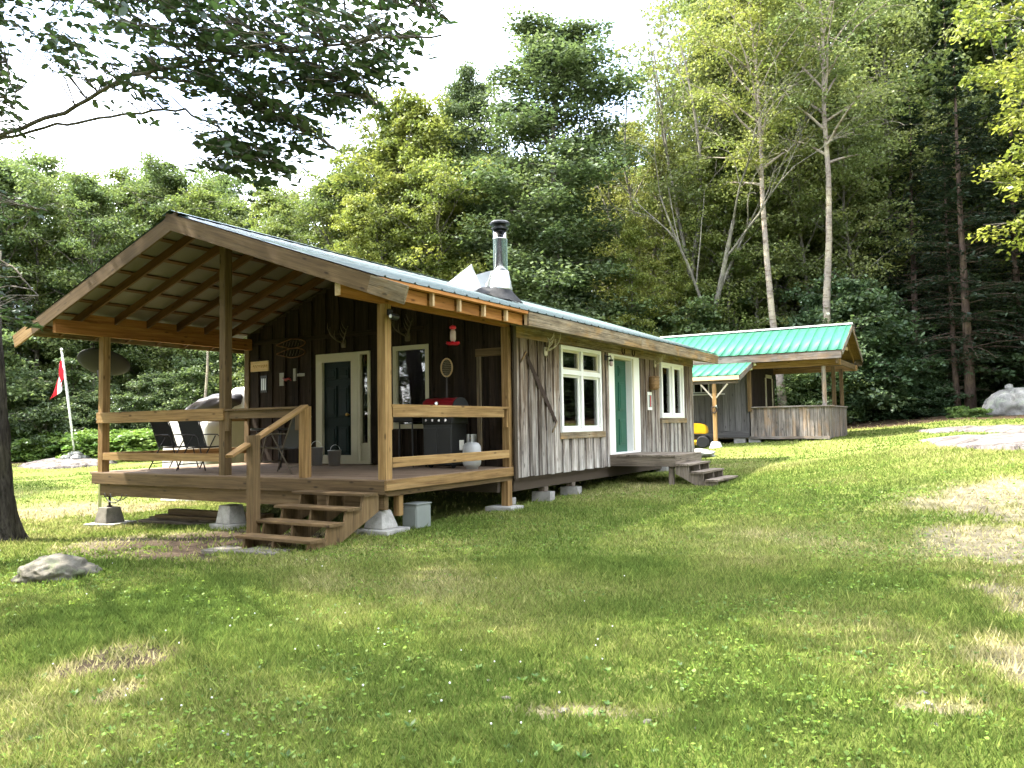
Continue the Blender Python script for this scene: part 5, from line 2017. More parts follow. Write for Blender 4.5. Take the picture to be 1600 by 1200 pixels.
def roof_slope_x(parent, y_r, z_r, y_e, z_e, x0, x1, npan, mat, ribs=1, rib_h=.022, rib_w=.035):
    """ridge along x at y_r, sloping to y_e"""
    sl = Vector((0, y_e - y_r, z_e - z_r))
    ln = sl.length
    wid = (x1 - x0) / npan
    me = panel_mesh(wid, ln, ribs, rib_h, rib_w)
    yd = sl.normalized()
    xd = Vector((-1, 0, 0)) if y_e < y_r else Vector((1, 0, 0))
    zd = xd.cross(yd)
    if zd.z < 0:
        xd, zd = -xd, -zd
    for k in range(npan):
        xs_ = x0 + wid * k if xd.x > 0 else x0 + wid * (k + 1)
        m = Matrix(((xd.x, yd.x, zd.x, xs_), (xd.y, yd.y, zd.y, y_r), (xd.z, yd.z, zd.z, z_r), (0, 0, 0, 1)))
        obj('roof_panel', me, mat, parent, m)


roof_slope_x(srf, RSY, RSZ, ES0, zs(ES0), SHX0, SHX1, 22, M['roof'])
roof_slope_x(srf, RSY, RSZ, ES1, zs(ES1), SHX0, SHX1, 22, M['roof'])
bm = bmesh.new()
for s in (-1, 1):
    add_prism(bm, [(RSY, RSZ + .05), (RSY + s * .16, RSZ + .05 - sl_s * .16), (RSY + s * .16, RSZ + .045 - sl_s * .16), (RSY, RSZ + .045)], SHX0 - .03, SHX1 + .03, 'x')
obj('ridge_cap', bm_mesh('ridge_cap', bm), M['galv'], srf)
plank('fascia_board', (SHX0, ES0 + .03, zs(ES0) - .15), (SHX1 - .03, ES0 + .03, zs(ES0) - .15), .24, .035, M['rail_grey'], srf, (0, 1, 0))
plank('fascia_board', (SHX0, ES1 - .03, zs(ES1) - .15), (SHX1 - .03, ES1 - .03, zs(ES1) - .15), .24, .035, M['rail_grey'], srf, (0, 1, 0))
for x in (SHX1, SHX0):
    for s, e in ((-1, ES0), (1, ES1)):
        nrm = Vector((0, s * sl_s, 1)).normalized()
        a = Vector((x, RSY, RSZ)) - nrm * .10
        b = Vector((x, e, zs(e))) - nrm * .10
        plank('barge_board', a, b, .17, .035, M['rail_grey'], srf, (1, 0, 0), var=1)
        if x == SHX1:
            for dx, mt_ in ((-.30, M['lumber']), (-.9, M['lumber']), (-1.5, M['lumber']), (-2.1, M['lumber'])):
                a2, b2 = a.copy(), b.copy()
                a2.x += dx
                b2.x += dx
                plank('rafter', a2, b2, .13, .04, mt_, srf, (1, 0, 0))
plank('collar_tie', (-4.2, 28.2, 4.1), (-4.2, 30.6, 4.1), .13, .04, M['end_grain'], srf, (1, 0, 0))
obj('soffit', quad_mesh('soffit', [[(SHX0, RSY, RSZ - .02), (SHX1 - .02, RSY, RSZ - .02), (SHX1 - .02, ES0 + .01, zs(ES0) - .02), (SHX0, ES0 + .01, zs(ES0) - .02)],
                                   [(SHX0, RSY, RSZ - .02), (SHX1 - .02, RSY, RSZ - .02), (SHX1 - .02, ES1 - .01, zs(ES1) - .02), (SHX0, ES1 - .01, zs(ES1) - .02)]]), M['lumber'], srf)
# lean-to over the tractor
lt = group_part('lean_to', shed)
LY0, LZ0, LY1, LZ1, LX0, LX1 = 25.45, 3.06, 27.36, 3.66, -10.6, -6.72
roof_slope_x(lt, LY1, LZ1, LY0, LZ0, LX0, LX1, 13, M['roof'])
plank('fascia_board', (LX0, LY0 + .02, LZ0 - .09), (LX1 - .02, LY0 + .02, LZ0 - .09), .13, .035, M['end_grain'], lt, (0, 1, 0))
plank('barge_board', (LX1, LY0 - .0, LZ0 - .10), (LX1, LY1 + .0, LZ1 - .10), .17, .035, M['rail_grey'], lt, (1, 0, 0))
plank('beam', (LX0, LY0 + .14, LZ0 - .19), (LX1 - .1, LY0 + .14, LZ0 - .19), .14, .09, M['rail_grey'], lt, (0, 1, 0))
for k in range(7):
    x = LX0 + .2 + .58 * k
    plank('rafter', (x, LY0 + .06, LZ0 - .075), (x, LY1 - .02, LZ1 - .085), .09, .04, M['deck_grey'], lt, (1, 0, 0))
for px2 in (-7.59, -10.2):
    zb_ = G(px2, 25.58)
    plank('post', (px2, 25.59, zb_ + .19), (px2, 25.59, LZ0 - .26), .11, .11, M['lumber'], lt, (0, 1, 0))
    for s in (-1, 1):
        plank('brace', (px2 + s * .05, 25.58, LZ0 - .72), (px2 + s * .44, 25.58, LZ0 - .27), .05, .04, M['bone'], lt, (0, 1, 0))
    t = thing('lean_to_footing', 'white concrete pyramid footing under the lean-to post beside the flat rock' if px2 > -8 else 'white concrete pyramid footing under the hidden lean-to post', 'footing', (px2, 25.59, zb_))
    pyramid_block(px2, 25.59, zb_ - .03, .36, .22, .22, M['white'], t)
for k, (x, y) in enumerate(((-7.3, SHY + .1), (-6.8, SHY + .1), (-4.6, SHY + .15), (-9.5, SHY + .1), (-4.6, 31.0))):
    z = G(x, y)
    t = thing('shed_pier', 'short concrete block and brick pier under the grey shed floor', 'pier', (x, y, z), 'piers under the shed')
    cmu('concrete_block', x, y, z + .07, 0, t)
    if 1.0 - z - .165 > .02:
        plank('shim_timber', (x, y, z + .16), (x, y, .965), .13, .13, M['rust'], t, (0, 1, 0))
fl2 = thing('flood_light', 'white flood light under the shed eave beside the lean-to roof', 'lamp', (-6.75, SHY - .1, 3.5))
bm = bmesh.new()
add_lathe(bm, [(.04, 0), (.07, .10), (.085, .14), (.08, .145)], 16, Matrix.Translation((-6.78, SHY - .15, 3.45)) @ Matrix.Rotation(math.radians(60), 4, 'Y'))
obj('head', bm_mesh('head', bm, True), M['white'], fl2)
bm = bmesh.new()
add_lathe(bm, [(.035, 0), (.06, .09), (.065, .12), (.06, .125)], 16, Matrix.Translation((-6.82, SHY - .18, 3.43)) @ Matrix.Rotation(math.radians(200), 4, 'X'))
obj('head', bm_mesh('head', bm, True), M['white'], fl2)
bm = bmesh.new()
add_tube(bm, [(-6.88, SHY - .11, 3.46), (-6.80, SHY - .14, 3.46)], .03, 10)
obj('mount', bm_mesh('mount', bm), M['white'], fl2)
# hanging planter on the lean-to post
hp = thing('post_ornament', 'small wreath of dried leaves tied to the lean-to post', 'ornament', (-7.59, 25.52, 1.9))
bm = bmesh.new()
add_tube(bm, [(-7.59 + .08 * math.cos(a), 25.50, 1.95 + .10 * math.sin(a)) for a in np.linspace(0, 2 * math.pi, 18)], .022, 6, False)
obj('ring', bm_mesh('ring', bm, True), M['rust'], hp)
bm = bmesh.new()
add_tube(bm, [(-7.55, 25.49, 2.02), (-7.50, 25.46, 2.08), (-7.47, 25.46, 2.0)], [.02, .03, .01], 6)
obj('sprig', bm_mesh('sprig', bm, True), M['elec'], hp)

# ------------------------------------------------------------------ garden tractor
tcx, tcy = -8.75, 25.75
tcz = G(tcx, tcy)
tr_ = thing('garden_tractor', 'yellow garden tractor parked under the shed lean-to', 'tractor', (tcx, tcy, tcz))
TM = Matrix.Translation((tcx, tcy, tcz)) @ Matrix.Rotation(math.radians(8), 4, 'Z')
# x forward


def tpart(name, bm, mat, smooth=False, parent=None):
    return obj(name, bm_mesh(name, bm, smooth), mat, parent or tr_, TM)


bm = bmesh.new()
n = 10
poly = [(.05, .48), (.80, .46), (.83, .60), (.78, .74), (.62, .80), (.10, .84), (.02, .80)]
add_prism(bm, poly, -.21, .21, 'y')
bmesh.ops.bevel(bm, geom=list(bm.edges), offset=.025, segments=2, affect='EDGES')
tpart('hood', bm, M['yellow'])
bm = bmesh.new()
add_box(bm, (-.05, 0, .36), (1.35, .30, .14), None, .02)
add_box(bm, (.72, 0, .30), (.10, .70, .06), None, .01)
tpart('chassis', bm, M['black'])
bm = bmesh.new()
poly = [(-.75, .50), (-.70, .66), (-.52, .70), (-.12, .70), (-.02, .52), (-.02, .42), (-.72, .42)]
add_prism(bm, poly, -.40, .40, 'y')
bmesh.ops.bevel(bm, geom=list(bm.edges), offset=.03, segments=2, affect='EDGES')
tpart('fender', bm, M['yellow'])
bm = bmesh.new()
add_box(bm, (-.40, 0, .76), (.42, .40, .10), None, .03)
add_box(bm, (-.60, 0, .94), (.10, .40, .34), Matrix.Rotation(-.15, 4, 'Y'), .03)
tpart('seat', bm, M['rubber'])
bm = bmesh.new()
add_tube(bm, [(.10, 0, .80), (.0, 0, 1.02)], .018, 8)
add_tube(bm, [(-.01 + .05 * math.sin(a), .16 * math.cos(a), 1.03 + .15 * math.sin(a)) for a in np.linspace(0, 2 * math.pi, 22)], .014, 7, False)
tpart('steering_wheel', bm, M['black'], True)
bm = bmesh.new()
add_lathe(bm, [(.46, .10), (.50, .12), (.50, .20), (.42, .26), (.1, .27)], 24, Matrix.Scale(1.0, 4) @ Matrix.Translation((.12, 0, 0)))
tpart('mower_deck', bm, M['yellow'])
for x, s, r, w in ((-.45, -1, .27, .24), (-.45, 1, .27, .24), (.72, -1, .20, .16), (.72, 1, .20, .16)):
    m_ = Matrix.Translation((x, s * .40, r)) @ Matrix.Rotation(math.pi / 2, 4, 'X')
    wh = bpy.data.objects.new('wheel', None)
    link(wh, tr_, None, TM)
    bm = bmesh.new()
    add_lathe(bm, [(r * .56, -w / 2), (r * .85, -w / 2), (r * .97, -w * .38), (r, -w * .2), (r, w * .2), (r * .97, w * .38), (r * .85, w / 2), (r * .56, w / 2)], 28, m_)
    tpart('tyre', bm, M['rubber'], False, wh)
    bm = bmesh.new()
    add_lathe(bm, [(0, -w * .3), (r * .3, -w * .3), (r * .34, -w * .42), (r * .57, -w * .46), (r * .57, w * .46), (r * .34, w * .42), (r * .3, w * .3), (0, w * .3)], 24, m_)
    tpart('rim', bm, M['white'], False, wh)

# ------------------------------------------------------------------ vegetation
def leaf_quads(P, Nm, Ln, Wd, rng, var, cl, udir=None, fold=0.0):
    n = len(P)
    Nm = Nm / (np.linalg.norm(Nm, axis=1, keepdims=True) + 1e-9)
    if udir is None:
        udir = rng.normal(size=(n, 3))
    u = udir - Nm * (udir * Nm).sum(1, keepdims=True)
    u /= (np.linalg.norm(u, axis=1, keepdims=True) + 1e-9)
    v = np.cross(Nm, u)
    Ln = np.asarray(Ln).reshape(-1, 1)
    Wd = np.asarray(Wd).reshape(-1, 1)
    a = P - u * Ln * .5
    b = P + v * Wd * .5 - u * Ln * .06 + Nm * fold * Wd
    c = P + u * Ln * .5
    d = P - v * Wd * .5 - u * Ln * .06 + Nm * fold * Wd
    V = np.stack([a, b, c, d], 1).reshape(-1, 3)
    Fq = np.arange(n * 4).reshape(-1, 4)
    return V, Fq, np.repeat(var, 4), np.repeat(cl, 4)


def clump_leaves(C, Rh, Rv, per, leaf, rng, up=0.75, droop=0.25):
    """C (m,3) clump centres -> leaf mesh arrays"""
    m = len(C)
    idx = np.repeat(np.arange(m), per)
    n = len(idx)
    r = np.sqrt(rng.random(n)) ** 1.0
    th = rng.random(n) * 2 * math.pi
    cr = Rh[idx] * (.75 + .5 * rng.random(n))
    ex = np.exp(rng.normal(0, .18, m))[idx]
    P = C[idx].copy()
    P[:, 0] += r * np.cos(th) * cr * ex
    P[:, 1] += r * np.sin(th) * cr / ex
    P[:, 2] += rng.normal(0, 1, n) * Rv[idx] * .5 - droop * (r ** 2) * cr
    Nm = rng.normal(size=(n, 3)) * .55
    Nm[:, 2] += up
    Nm[:, 0] += np.cos(th) * r * .35
    Nm[:, 1] += np.sin(th) * r * .35
    s = leaf * (.7 + .6 * rng.random(n))
    var = rng.random(n)
    cl = rng.random(m)[idx]
    return leaf_quads(P, Nm, s, s * .62, rng, var, cl)


def trunk_path(H, rng, wob, lean=(0, 0), n=9):
    pts = []
    x = y = 0.0
    for i in range(n):
        f = i / (n - 1)
        pts.append((x + lean[0] * f * H, y + lean[1] * f * H, f * H))
        x += rng.normal(0, wob)
        y += rng.normal(0, wob)
    return np.array(pts)


def interp_path(path, f):
    s = f * (len(path) - 1)
    i = min(int(s), len(path) - 2)
    return path[i] + (path[i + 1] - path[i]) * (s - i)


def deciduous(name, seed, H, R, cb, shape, n_limb, per, leaf, r0, clump=1.0, wob=.12, lean=(0, 0), nc=5, up_el=(12, 62), forks=0):
    rng = np.random.default_rng(seed)
    path = trunk_path(H * .94, rng, wob, lean)
    bm = bmesh.new()
    n = len(path)
    rad = [r0 * (1.25 if i == 0 else 1) * (1 - .9 * (i / (n - 1)) ** .8) + .015 for i in range(n)]
    add_tube(bm, [tuple(p - np.array([0, 0, .25 if i == 0 else 0])) for i, p in enumerate(path)], rad, 9)
    C, Rh = [], []
    for i in range(n_limb):
        t = (i + .5) / n_limb
        f = cb + (.985 - cb) * t
        a = path[0] * 0 + interp_path(path, min(.999, f))
        env = R * shape(t)
        ln = env * rng.uniform(.7, 1.12)
        az = i * 2.399 + rng.normal(0, .35)
        el = math.radians(up_el[0] + (up_el[1] - up_el[0]) * t + rng.normal(0, 7))
        d = np.array([math.cos(az) * math.cos(el), math.sin(az) * math.cos(el), math.sin(el)])
        L_ = ln / max(.35, math.cos(el))
        L_ = min(L_, ln * 1.7)
        pts = []
        for s in (0, .25, .5, .75, 1.0):
            p = a + d * L_ * s
            p[2] += .10 * L_ * s * (1 - s) - .06 * L_ * s * s
            p[:2] += rng.normal(0, .05 * L_ * s, 2)
            pts.append(p)
        rb = max(.012, r0 * .42 * (1 - .75 * t))
        add_tube(bm, [tuple(p) for p in pts], [rb, rb * .75, rb * .5, rb * .3, .006], 5, False)
        for k in range(nc):
            s = .30 + .75 * (k + rng.random() * .8) / nc
            c = interp_path(np.array(pts), min(1, s)).copy()
            off = rng.normal(0, 1, 3) * np.array([.28, .28, .16]) * L_ * .55
            c2 = c + off
            C.append(c2)
            Rh.append(clump * rng.uniform(.6, 1.15) * (.55 + .45 * min(1, env / R + .25)))
            if np.linalg.norm(off) > .35:
                add_tube(bm, [tuple(c), tuple(c + off * .5 + np.array([0, 0, .06])), tuple(c2)], [.014, .010, .005], 4, False)
    for k in range(6):      # leader
        C.append(path[-1] + rng.normal(0, .35, 3) + np.array([0, 0, .1 - .25 * k]))
        Rh.append(clump * .55)
    C, Rh = np.array(C), np.array(Rh)
    V, Fq, var, cl = clump_leaves(C, Rh, Rh * .42, per, leaf, rng)
    return bm_mesh(name + '_trunk', bm, True), fast_mesh(name + '_crown', V, Fq, {'var': var, 'cl': cl}), H


def hemlock(name, seed, H, R, cb, per, r0, whorls=38, lean=(0, 0)):
    rng = np.random.default_rng(seed)
    path = trunk_path(H, rng, .03, lean)
    bm = bmesh.new()
    n = len(path)
    add_tube(bm, [tuple(p - np.array([0, 0, .25 if i == 0 else 0])) for i, p in enumerate(path)],
             [r0 * (1.2 if i == 0 else 1) * (1 - .94 * i / (n - 1)) + .01 for i in range(n)], 9)
    P, Nm, U, cl = [], [], [], []
    for i in range(whorls):
        t = (i + rng.random()) / whorls
        f = cb + (.99 - cb) * t
        a = interp_path(path, f)
        for k in range(6):
            az = rng.random() * 2 * math.pi
            ln = (R * (1 - t) ** .75 + .25) * rng.uniform(.65, 1.1)
            el = math.radians(rng.uniform(-6, 14) + 25 * t)
            d = np.array([math.cos(az) * math.cos(el), math.sin(az) * math.cos(el), math.sin(el)])
            side_ = np.array([-math.sin(az), math.cos(az), 0])
            pts = [a + d * ln * s - np.array([0, 0, .22 * ln * s * s]) for s in (0, .35, .7, 1)]
            rb = max(.008, .035 * (1 - t))
            add_tube(bm, [tuple(p) for p in pts], [rb, rb * .7, rb * .4, .004], 4, False)
            m = int(per * (.4 + .6 * ln / R))
            s = .15 + .85 * rng.random(m) ** .8
            base = a + d[None] * (ln * s)[:, None] - np.array([0, 0, 1])[None] * (.22 * ln * s * s)[:, None]
            w = rng.normal(0, 1, m) * (.10 + .22 * ln * (1 - s * .7)) * .6
            p = base + side_[None] * w[:, None]
            p[:, 2] += -np.abs(w) * .35 + rng.normal(0, .05, m)
            P.append(p)
            nn = rng.normal(0, .35, (m, 3))
            nn[:, 2] += 1
            Nm.append(nn)
            U.append(d[None] * .6 + side_[None] * np.sign(w)[:, None] * .8 + rng.normal(0, .25, (m, 3)) - np.array([0, 0, .3]))
            cl.append(np.full(m, rng.random()))
    for i in range(26):      # dead snags low on the trunk
        f = rng.uniform(.05, max(.06, cb + .04))
        a = interp_path(path, f)
        az = rng.random() * 2 * math.pi
        ln = rng.uniform(.6, 2.2)
        e = a + np.array([math.cos(az) * ln, math.sin(az) * ln, rng.uniform(-.35, .1)])
        add_tube(bm, [tuple(a), tuple((a + e) / 2 + np.array([0, 0, .06])), tuple(e)], [.014, .010, .004], 4, False)
    P, Nm, U, cl = np.concatenate(P), np.concatenate(Nm), np.concatenate(U), np.concatenate(cl)
    n = len(P)
    s = .20 + .14 * rng.random(n)
    V, Fq, var, c2 = leaf_quads(P, Nm, s, s * .42, rng, rng.random(n), cl, U)
    return bm_mesh(name + '_trunk', bm, True), fast_mesh(name + '_crown', V, Fq, {'var': var, 'cl': c2}), H


def bare_tree(name, seed, H, r0):
    rng = random.Random(seed)
    bm = bmesh.new()

    def grow(p, d, ln, r, depth):
        pts, rad = [tuple(p)], [r]
        q = Vector(p)
        dd = Vector(d).normalized()
        nseg = 6
        for k in range(nseg):
            dd = (dd + Vector((rng.gauss(0, .10), rng.gauss(0, .10), .07 if depth < 3 else -.04 * k))).normalized()
            q = q + dd * ln / nseg
            pts.append(tuple(q))
            rad.append(r * (1 - .62 * (k + 1) / nseg))
            if depth < 4 and k >= (2 if depth == 0 else 1) and rng.random() < (.9 if depth < 2 else .55):
                ax = Vector((rng.gauss(0, 1), rng.gauss(0, 1), .1)).normalized()
                nd = (dd + ax * rng.uniform(.45, .8)).normalized()
                grow(q, nd, ln * rng.uniform(.42, .68), rad[-1] * .62, depth + 1)
        add_tube(bm, pts, [max(.006, x) for x in rad], 6 if depth < 2 else 4, False)
    grow((0, 0, -.2), (0.0, 0, 1), H * .5, r0, 0)
    for a in (0.3, 2.2, 4.1):
        grow((0, 0, H * .36), (math.cos(a) * .33, math.sin(a) * .33, 1), H * .60, r0 * .5, 1)
    return bm_mesh(name, bm, True)


round_shape = lambda t: max(.25, math.sin(math.pi * min(1, t * .86 + .16)) ** .65)
oval_shape = lambda t: max(.42, math.sin(math.pi * min(1, t * .70 + .20)) ** .9)
edge_shape = lambda t: max(.25, (1 - t) ** .55 * .95 + .1)

PROTO = {
    'maple_a': deciduous('maple_a', 11, 18, 3.7, .20, round_shape, 40, 105, .19, .20, .78, nc=6, up_el=(10, 66)),
    'maple_b': deciduous('maple_b', 12, 18, 3.3, .14, edge_shape, 44, 100, .18, .17, .74, nc=6, up_el=(12, 66)),
    'maple_c': deciduous('maple_c', 13, 18, 3.9, .34, round_shape, 38, 105, .19, .20, .82, nc=6, up_el=(15, 68)),
    'poplar': deciduous('poplar', 14, 22, 2.9, .14, oval_shape, 58, 190, .17, .22, 1.05, .06, nc=6, up_el=(2, 40)),
    'airy': deciduous('airy', 15, 22, 4.2,   .30, round_shape, 34, 115, .18, .17, .95, .16, up_el=(28, 70)),
    'birch': deciduous('birch', 16, 24, 3.6, .52, round_shape, 28, 120, .16, .20, .95, .10, (.004, .0), up_el=(30, 68)),
    'hemlock_a': hemlock('hemlock_a', 17, 20, 4.2, .17, 60, .26),
    'hemlock_b': hemlock('hemlock_b', 18, 20, 3.6, .08, 48, .24),
    'sapling': deciduous('sapling', 19, 5, 1.7, .10, edge_shape, 22, 60, .15, .035, .55, .07, up_el=(8, 55)),
    'shrub': deciduous('shrub', 20, 2.2, 1.35, .06, round_shape, 22, 62, .12, .02, .42, .05, up_el=(10, 60)),
    'fern_shrub': deciduous('fern_shrub', 21, 1.0, .95, .05, round_shape, 18, 60, .13, .012, .35, .03, up_el=(5, 45)),
}
GREEN = {'maple_a': (.115, .152, .05), 'maple_b': (.125, .162, .05), 'maple_c': (.105, .142, .048), 'poplar': (.078, .108, .045), 'airy': (.13, .16, .062),
         'birch': (.12, .152, .056), 'hemlock_a': (.036, .054, .032), 'hemlock_b': (.042, .062, .035), 'sapling': (.10, .138, .055), 'shrub': (.085, .12, .05), 'fern_shrub': (.105, .175, .045)}
BARK = {'birch': 'bark_birch', 'poplar': 'bark', 'hemlock_a': 'bark_red', 'hemlock_b': 'bark_red', 'airy': 'bark_light'}
NAMES = {'maple_a': 'maple_tree', 'maple_b': 'maple_tree', 'maple_c': 'maple_tree', 'poplar': 'poplar_tree', 'airy': 'ash_tree', 'birch': 'birch_tree',
         'hemlock_a': 'hemlock_tree', 'hemlock_b': 'hemlock_tree', 'sapling': 'sapling', 'shrub': 'shrub', 'fern_shrub': 'fern'}
rt = random.Random(41)


def plant(kind, x, y, h, wscale, label, cat, group=None, tint=(1, 1, 1), rot=None, tilt=0.0, bark=None):
    tm, cm, H = PROTO[kind]
    root = bpy.data.objects.new(NAMES[kind], None)
    s = h / H
    m = Matrix.Translation((x, y, G(x, y) - .03)) @ Matrix.Rotation(rt.uniform(0, 6.28) if rot is None else rot, 4, 'Z') @ Matrix.Rotation(tilt, 4, 'X') @ Matrix.Diagonal((s * wscale, s * wscale, s, 1))
    link(root, None, None, m)
    tag(root, label, cat, group)
    for nm, me, mt_ in (('trunk', tm, M[bark or BARK.get(kind, 'bark')]), ('crown', cm, M['needle'] if 'hemlock' in kind else M['leaf'])):
        c = bpy.data.objects.new(nm, me)
        COL.objects.link(c)
        c.parent = root
        if not me.materials:
            me.materials.append(mt_)
        elif me.materials[0] is not mt_:
            c.material_slots[0].link = 'OBJECT'
            c.material_slots[0].material = mt_
        if nm == 'crown':
            b = rt.uniform(.85, 1.15)
            g_ = GREEN[kind]
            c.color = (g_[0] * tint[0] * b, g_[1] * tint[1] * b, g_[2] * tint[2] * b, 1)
    return root


def plant_px(kind, px, depth, top_row, label, cat, group=None, w=1.0, tint=(1, 1, 1), rot=None, tilt=0.0, h=None, bark=None):
    p = at_depth(px, 640, depth)
    x, y = p[0], p[1]
    if h is None:
        h = at_depth(px, top_row, depth)[2] - G(x, y)
    return plant(kind, x, y, h, w, label, cat, group, tint, rot, tilt, bark)


YEL = (1.28, 1.14, .82)
GRP_L, GRP_M = 'maples in the woods left of the cabin', 'maples in the woods behind the cabin'
LAB_L = 'leafy green maple in the row of woods behind the flagpole'
LAB_M = 'leafy green maple in the woods rising behind the cabin roof'
# woods behind the flag
for k, (px, d, row) in enumerate([(-120, 46, 235), (-55, 50, 250), (10, 47, 232), (60, 49, 262), (110, 52, 285), (160, 48, 278), (205, 53, 262), (245, 49, 276), (290, 51, 252), (335, 49, 275), (375, 52, 300),
                                 (30, 56, 240), (135, 58, 270), (225, 60, 250), (318, 58, 262)]):
    plant_px(['maple_a', 'maple_b', 'maple_c'][k % 3], px, d, row, LAB_L, 'tree', GRP_L, 1.05, (1, 1, 1) if k % 3 else (1.12, 1.08, .9))
for k, (px, d, row) in enumerate([(425, 44, 275), (470, 46, 290), (508, 42, 268), (548, 44, 235), (590, 41, 190), (630, 43, 160), (665, 40, 125), (700, 43, 150), (765, 45, 215), (610, 50, 230), (520, 52, 260), (690, 38, 230), (560, 37.5, 300), (450, 40, 330), (790, 50, 260)]):
    plant_px(['maple_b', 'maple_a', 'maple_c'][k % 3], px, d, row, LAB_M, 'tree', GRP_M, 1.0, YEL if k in (4, 5, 6, 11, 12) else (1.1, 1.05, .9))
plant_px('poplar', 735, 42, 82, 'narrow dark green tree beside the tall full-crowned poplar', 'tree', None, .85)
plant_px('poplar', 880, 38, 4, 'tallest full oval-crowned dark green tree against the sky', 'tree', None, 1.45)
plant_px('hemlock_b', 395, 47, 262, 'dark pointed conifer above the porch roof ridge', 'tree', None, .8)
# thin sunlit trees round the dead one
for k, (px, d, row, kd) in enumerate([(1000, 44, 165, 'airy'), (1035, 41, 200, 'airy'), (960, 46, 250, 'airy'), (990, 37, 330, 'maple_b'), (1060, 36.5, 370, 'maple_b')]):
    plant_px(kd, px, d, row, 'thin sunlit yellow-green tree under the dead bare branches', 'tree', 'thin trees below the dead tree', .9, YEL)
# tall trees right of them, running out of the top of the picture
for k, (px, d, row, kd) in enumerate([(1120, 40, -40, 'airy'), (1165, 44, -130, 'maple_a'), (1240, 42, -160, 'airy'), (1330, 41, -120, 'maple_c'), (1390, 44, -180, 'maple_a'), (1460, 46, -120, 'maple_c'),
                                      (1545, 44, -90, 'maple_a'), (1630, 42, -120, 'maple_c'), (1140, 37, 200, 'maple_b'), (1190, 38, 120, 'airy'), (1270, 50, -80, 'maple_c'), (1110, 50, 30, 'maple_a'), (1150, 38.5, 20, 'airy'), (1265, 38, 40, 'airy'), (1345, 37, 90, 'airy'), (1390, 39, -20, 'airy'), (1215, 39, 60, 'airy')]):
    plant_px(kd, px, d, row, 'very tall thin-leaved pale green tree in the woods behind the shed' if kd == 'airy' else 'very tall broad full-leaved maple in the woods behind the shed', 'tree', 'tall thin-leaved trees behind the shed' if kd == 'airy' else 'tall maples behind the shed', 1.0, (1.15, 1.1, .95))
plant_px('birch', 1225, 33.6, -120, 'pale leaning birch trunk rising behind the middle of the shed roof', 'tree', None, 1.0, YEL, 2.2, math.radians(-2.5))
plant_px('birch', 1298, 33.2, -180, 'straight pinkish birch trunk rising behind the shed porch', 'tree', None, 1.05, (1.1, 1.05, 1), .6, 0.0)
for k, (px, d, row, kd, w) in enumerate([(1517, 33.6, 60, 'hemlock_a', 1.0), (1436, 37, 140, 'hemlock_a', .95), (1600, 36, 40, 'hemlock_b', 1.0), (1370, 38, 260, 'hemlock_b', .9), (1500, 40, -20, 'hemlock_b', 1.0), (1400, 43, 60, 'hemlock_b', 1.0), (1680, 35, 0, 'hemlock_a', 1.1)]):
    plant_px(kd, px, d, row, 'double-trunked dark hemlock standing beside the granite boulder' if k == 0 else 'dark drooping hemlock in the shaded woods right of the shed', 'tree', None if k == 0 else 'hemlocks right of the shed', w)
plant_px('hemlock_a', 1497, 33.9, 180, 'leaning slim hemlock trunk beside the double-trunked hemlock', 'tree', None, .8, (1, 1, 1), 3.4, math.radians(5))
plant_px('maple_c', 1745, 25, -80, 'sunlit yellow-green maple reaching in over the granite boulder', 'tree', None, 1.2, (1.45, 1.25, .75))
plant_px('maple_c', 1790, 29, -120, 'tall yellowish maple beyond the boulder with its crown in the sun', 'tree', None, 1.1, (1.5, 1.25, .7))
# pale trunk left of the cabin seen through the porch
plant_px('birch', 320, 40, 330, 'slim pale birch trunk seen through the porch beside the middle post', 'tree', None, .9, (1, 1, 1), 1.0)
# the dead tree
dm = bare_tree('dead_tree', 5, 21, .22)
for k, (px, d, row, rot, lab) in enumerate([(1085, 38, -10, 1.1, 'tall dead grey tree with arching bare branches against the sky'), (1015, 42, 120, 3.0, 'smaller dead grey tree with bare twigs beside the tall dead one')]):
    p = at_depth(px, 640, d)
    h = at_depth(px, row, d)[2] - G(p[0], p[1])
    o = obj('dead_tree', dm, M['bark_light'], None, Matrix.Translation((p[0], p[1], G(p[0], p[1]))) @ Matrix.Rotation(rot, 4, 'Z') @ Matrix.Scale(h / 21.5, 4))
    tag(o, lab, 'tree')

# deeper woods filling the gaps
n_f = 0
for ring_d, n_r in ((55, 26), (62, 28), (72, 30), (84, 30)):
    for k in range(n_r):
        az = math.radians(-74 + 100 * (k + rt.uniform(.1, .9)) / n_r)
        d = ring_d + rt.uniform(-3.5, 3.5)
        x, y = d * math.sin(az), d * math.cos(az)
        azd = math.degrees(az)
        lim = np.interp(azd, [-75, -60, -50, -40, -33, -27, -19, -14, 0, 30], [17, 17, 16, 19, 22, 21, 22, 28, 30, 30])
        h = min(26, lim * ring_d / 58.0 * rt.uniform(.72, .95))
        kd = rt.choice(['maple_a', 'maple_b', 'maple_c', 'maple_b', 'hemlock_b'])
        plant(kd, x, y, h, rt.uniform(1.0, 1.25), 'dark forest tree deep in the woods behind the clearing', 'tree', 'trees deep in the woods', (.9, .95, 1))
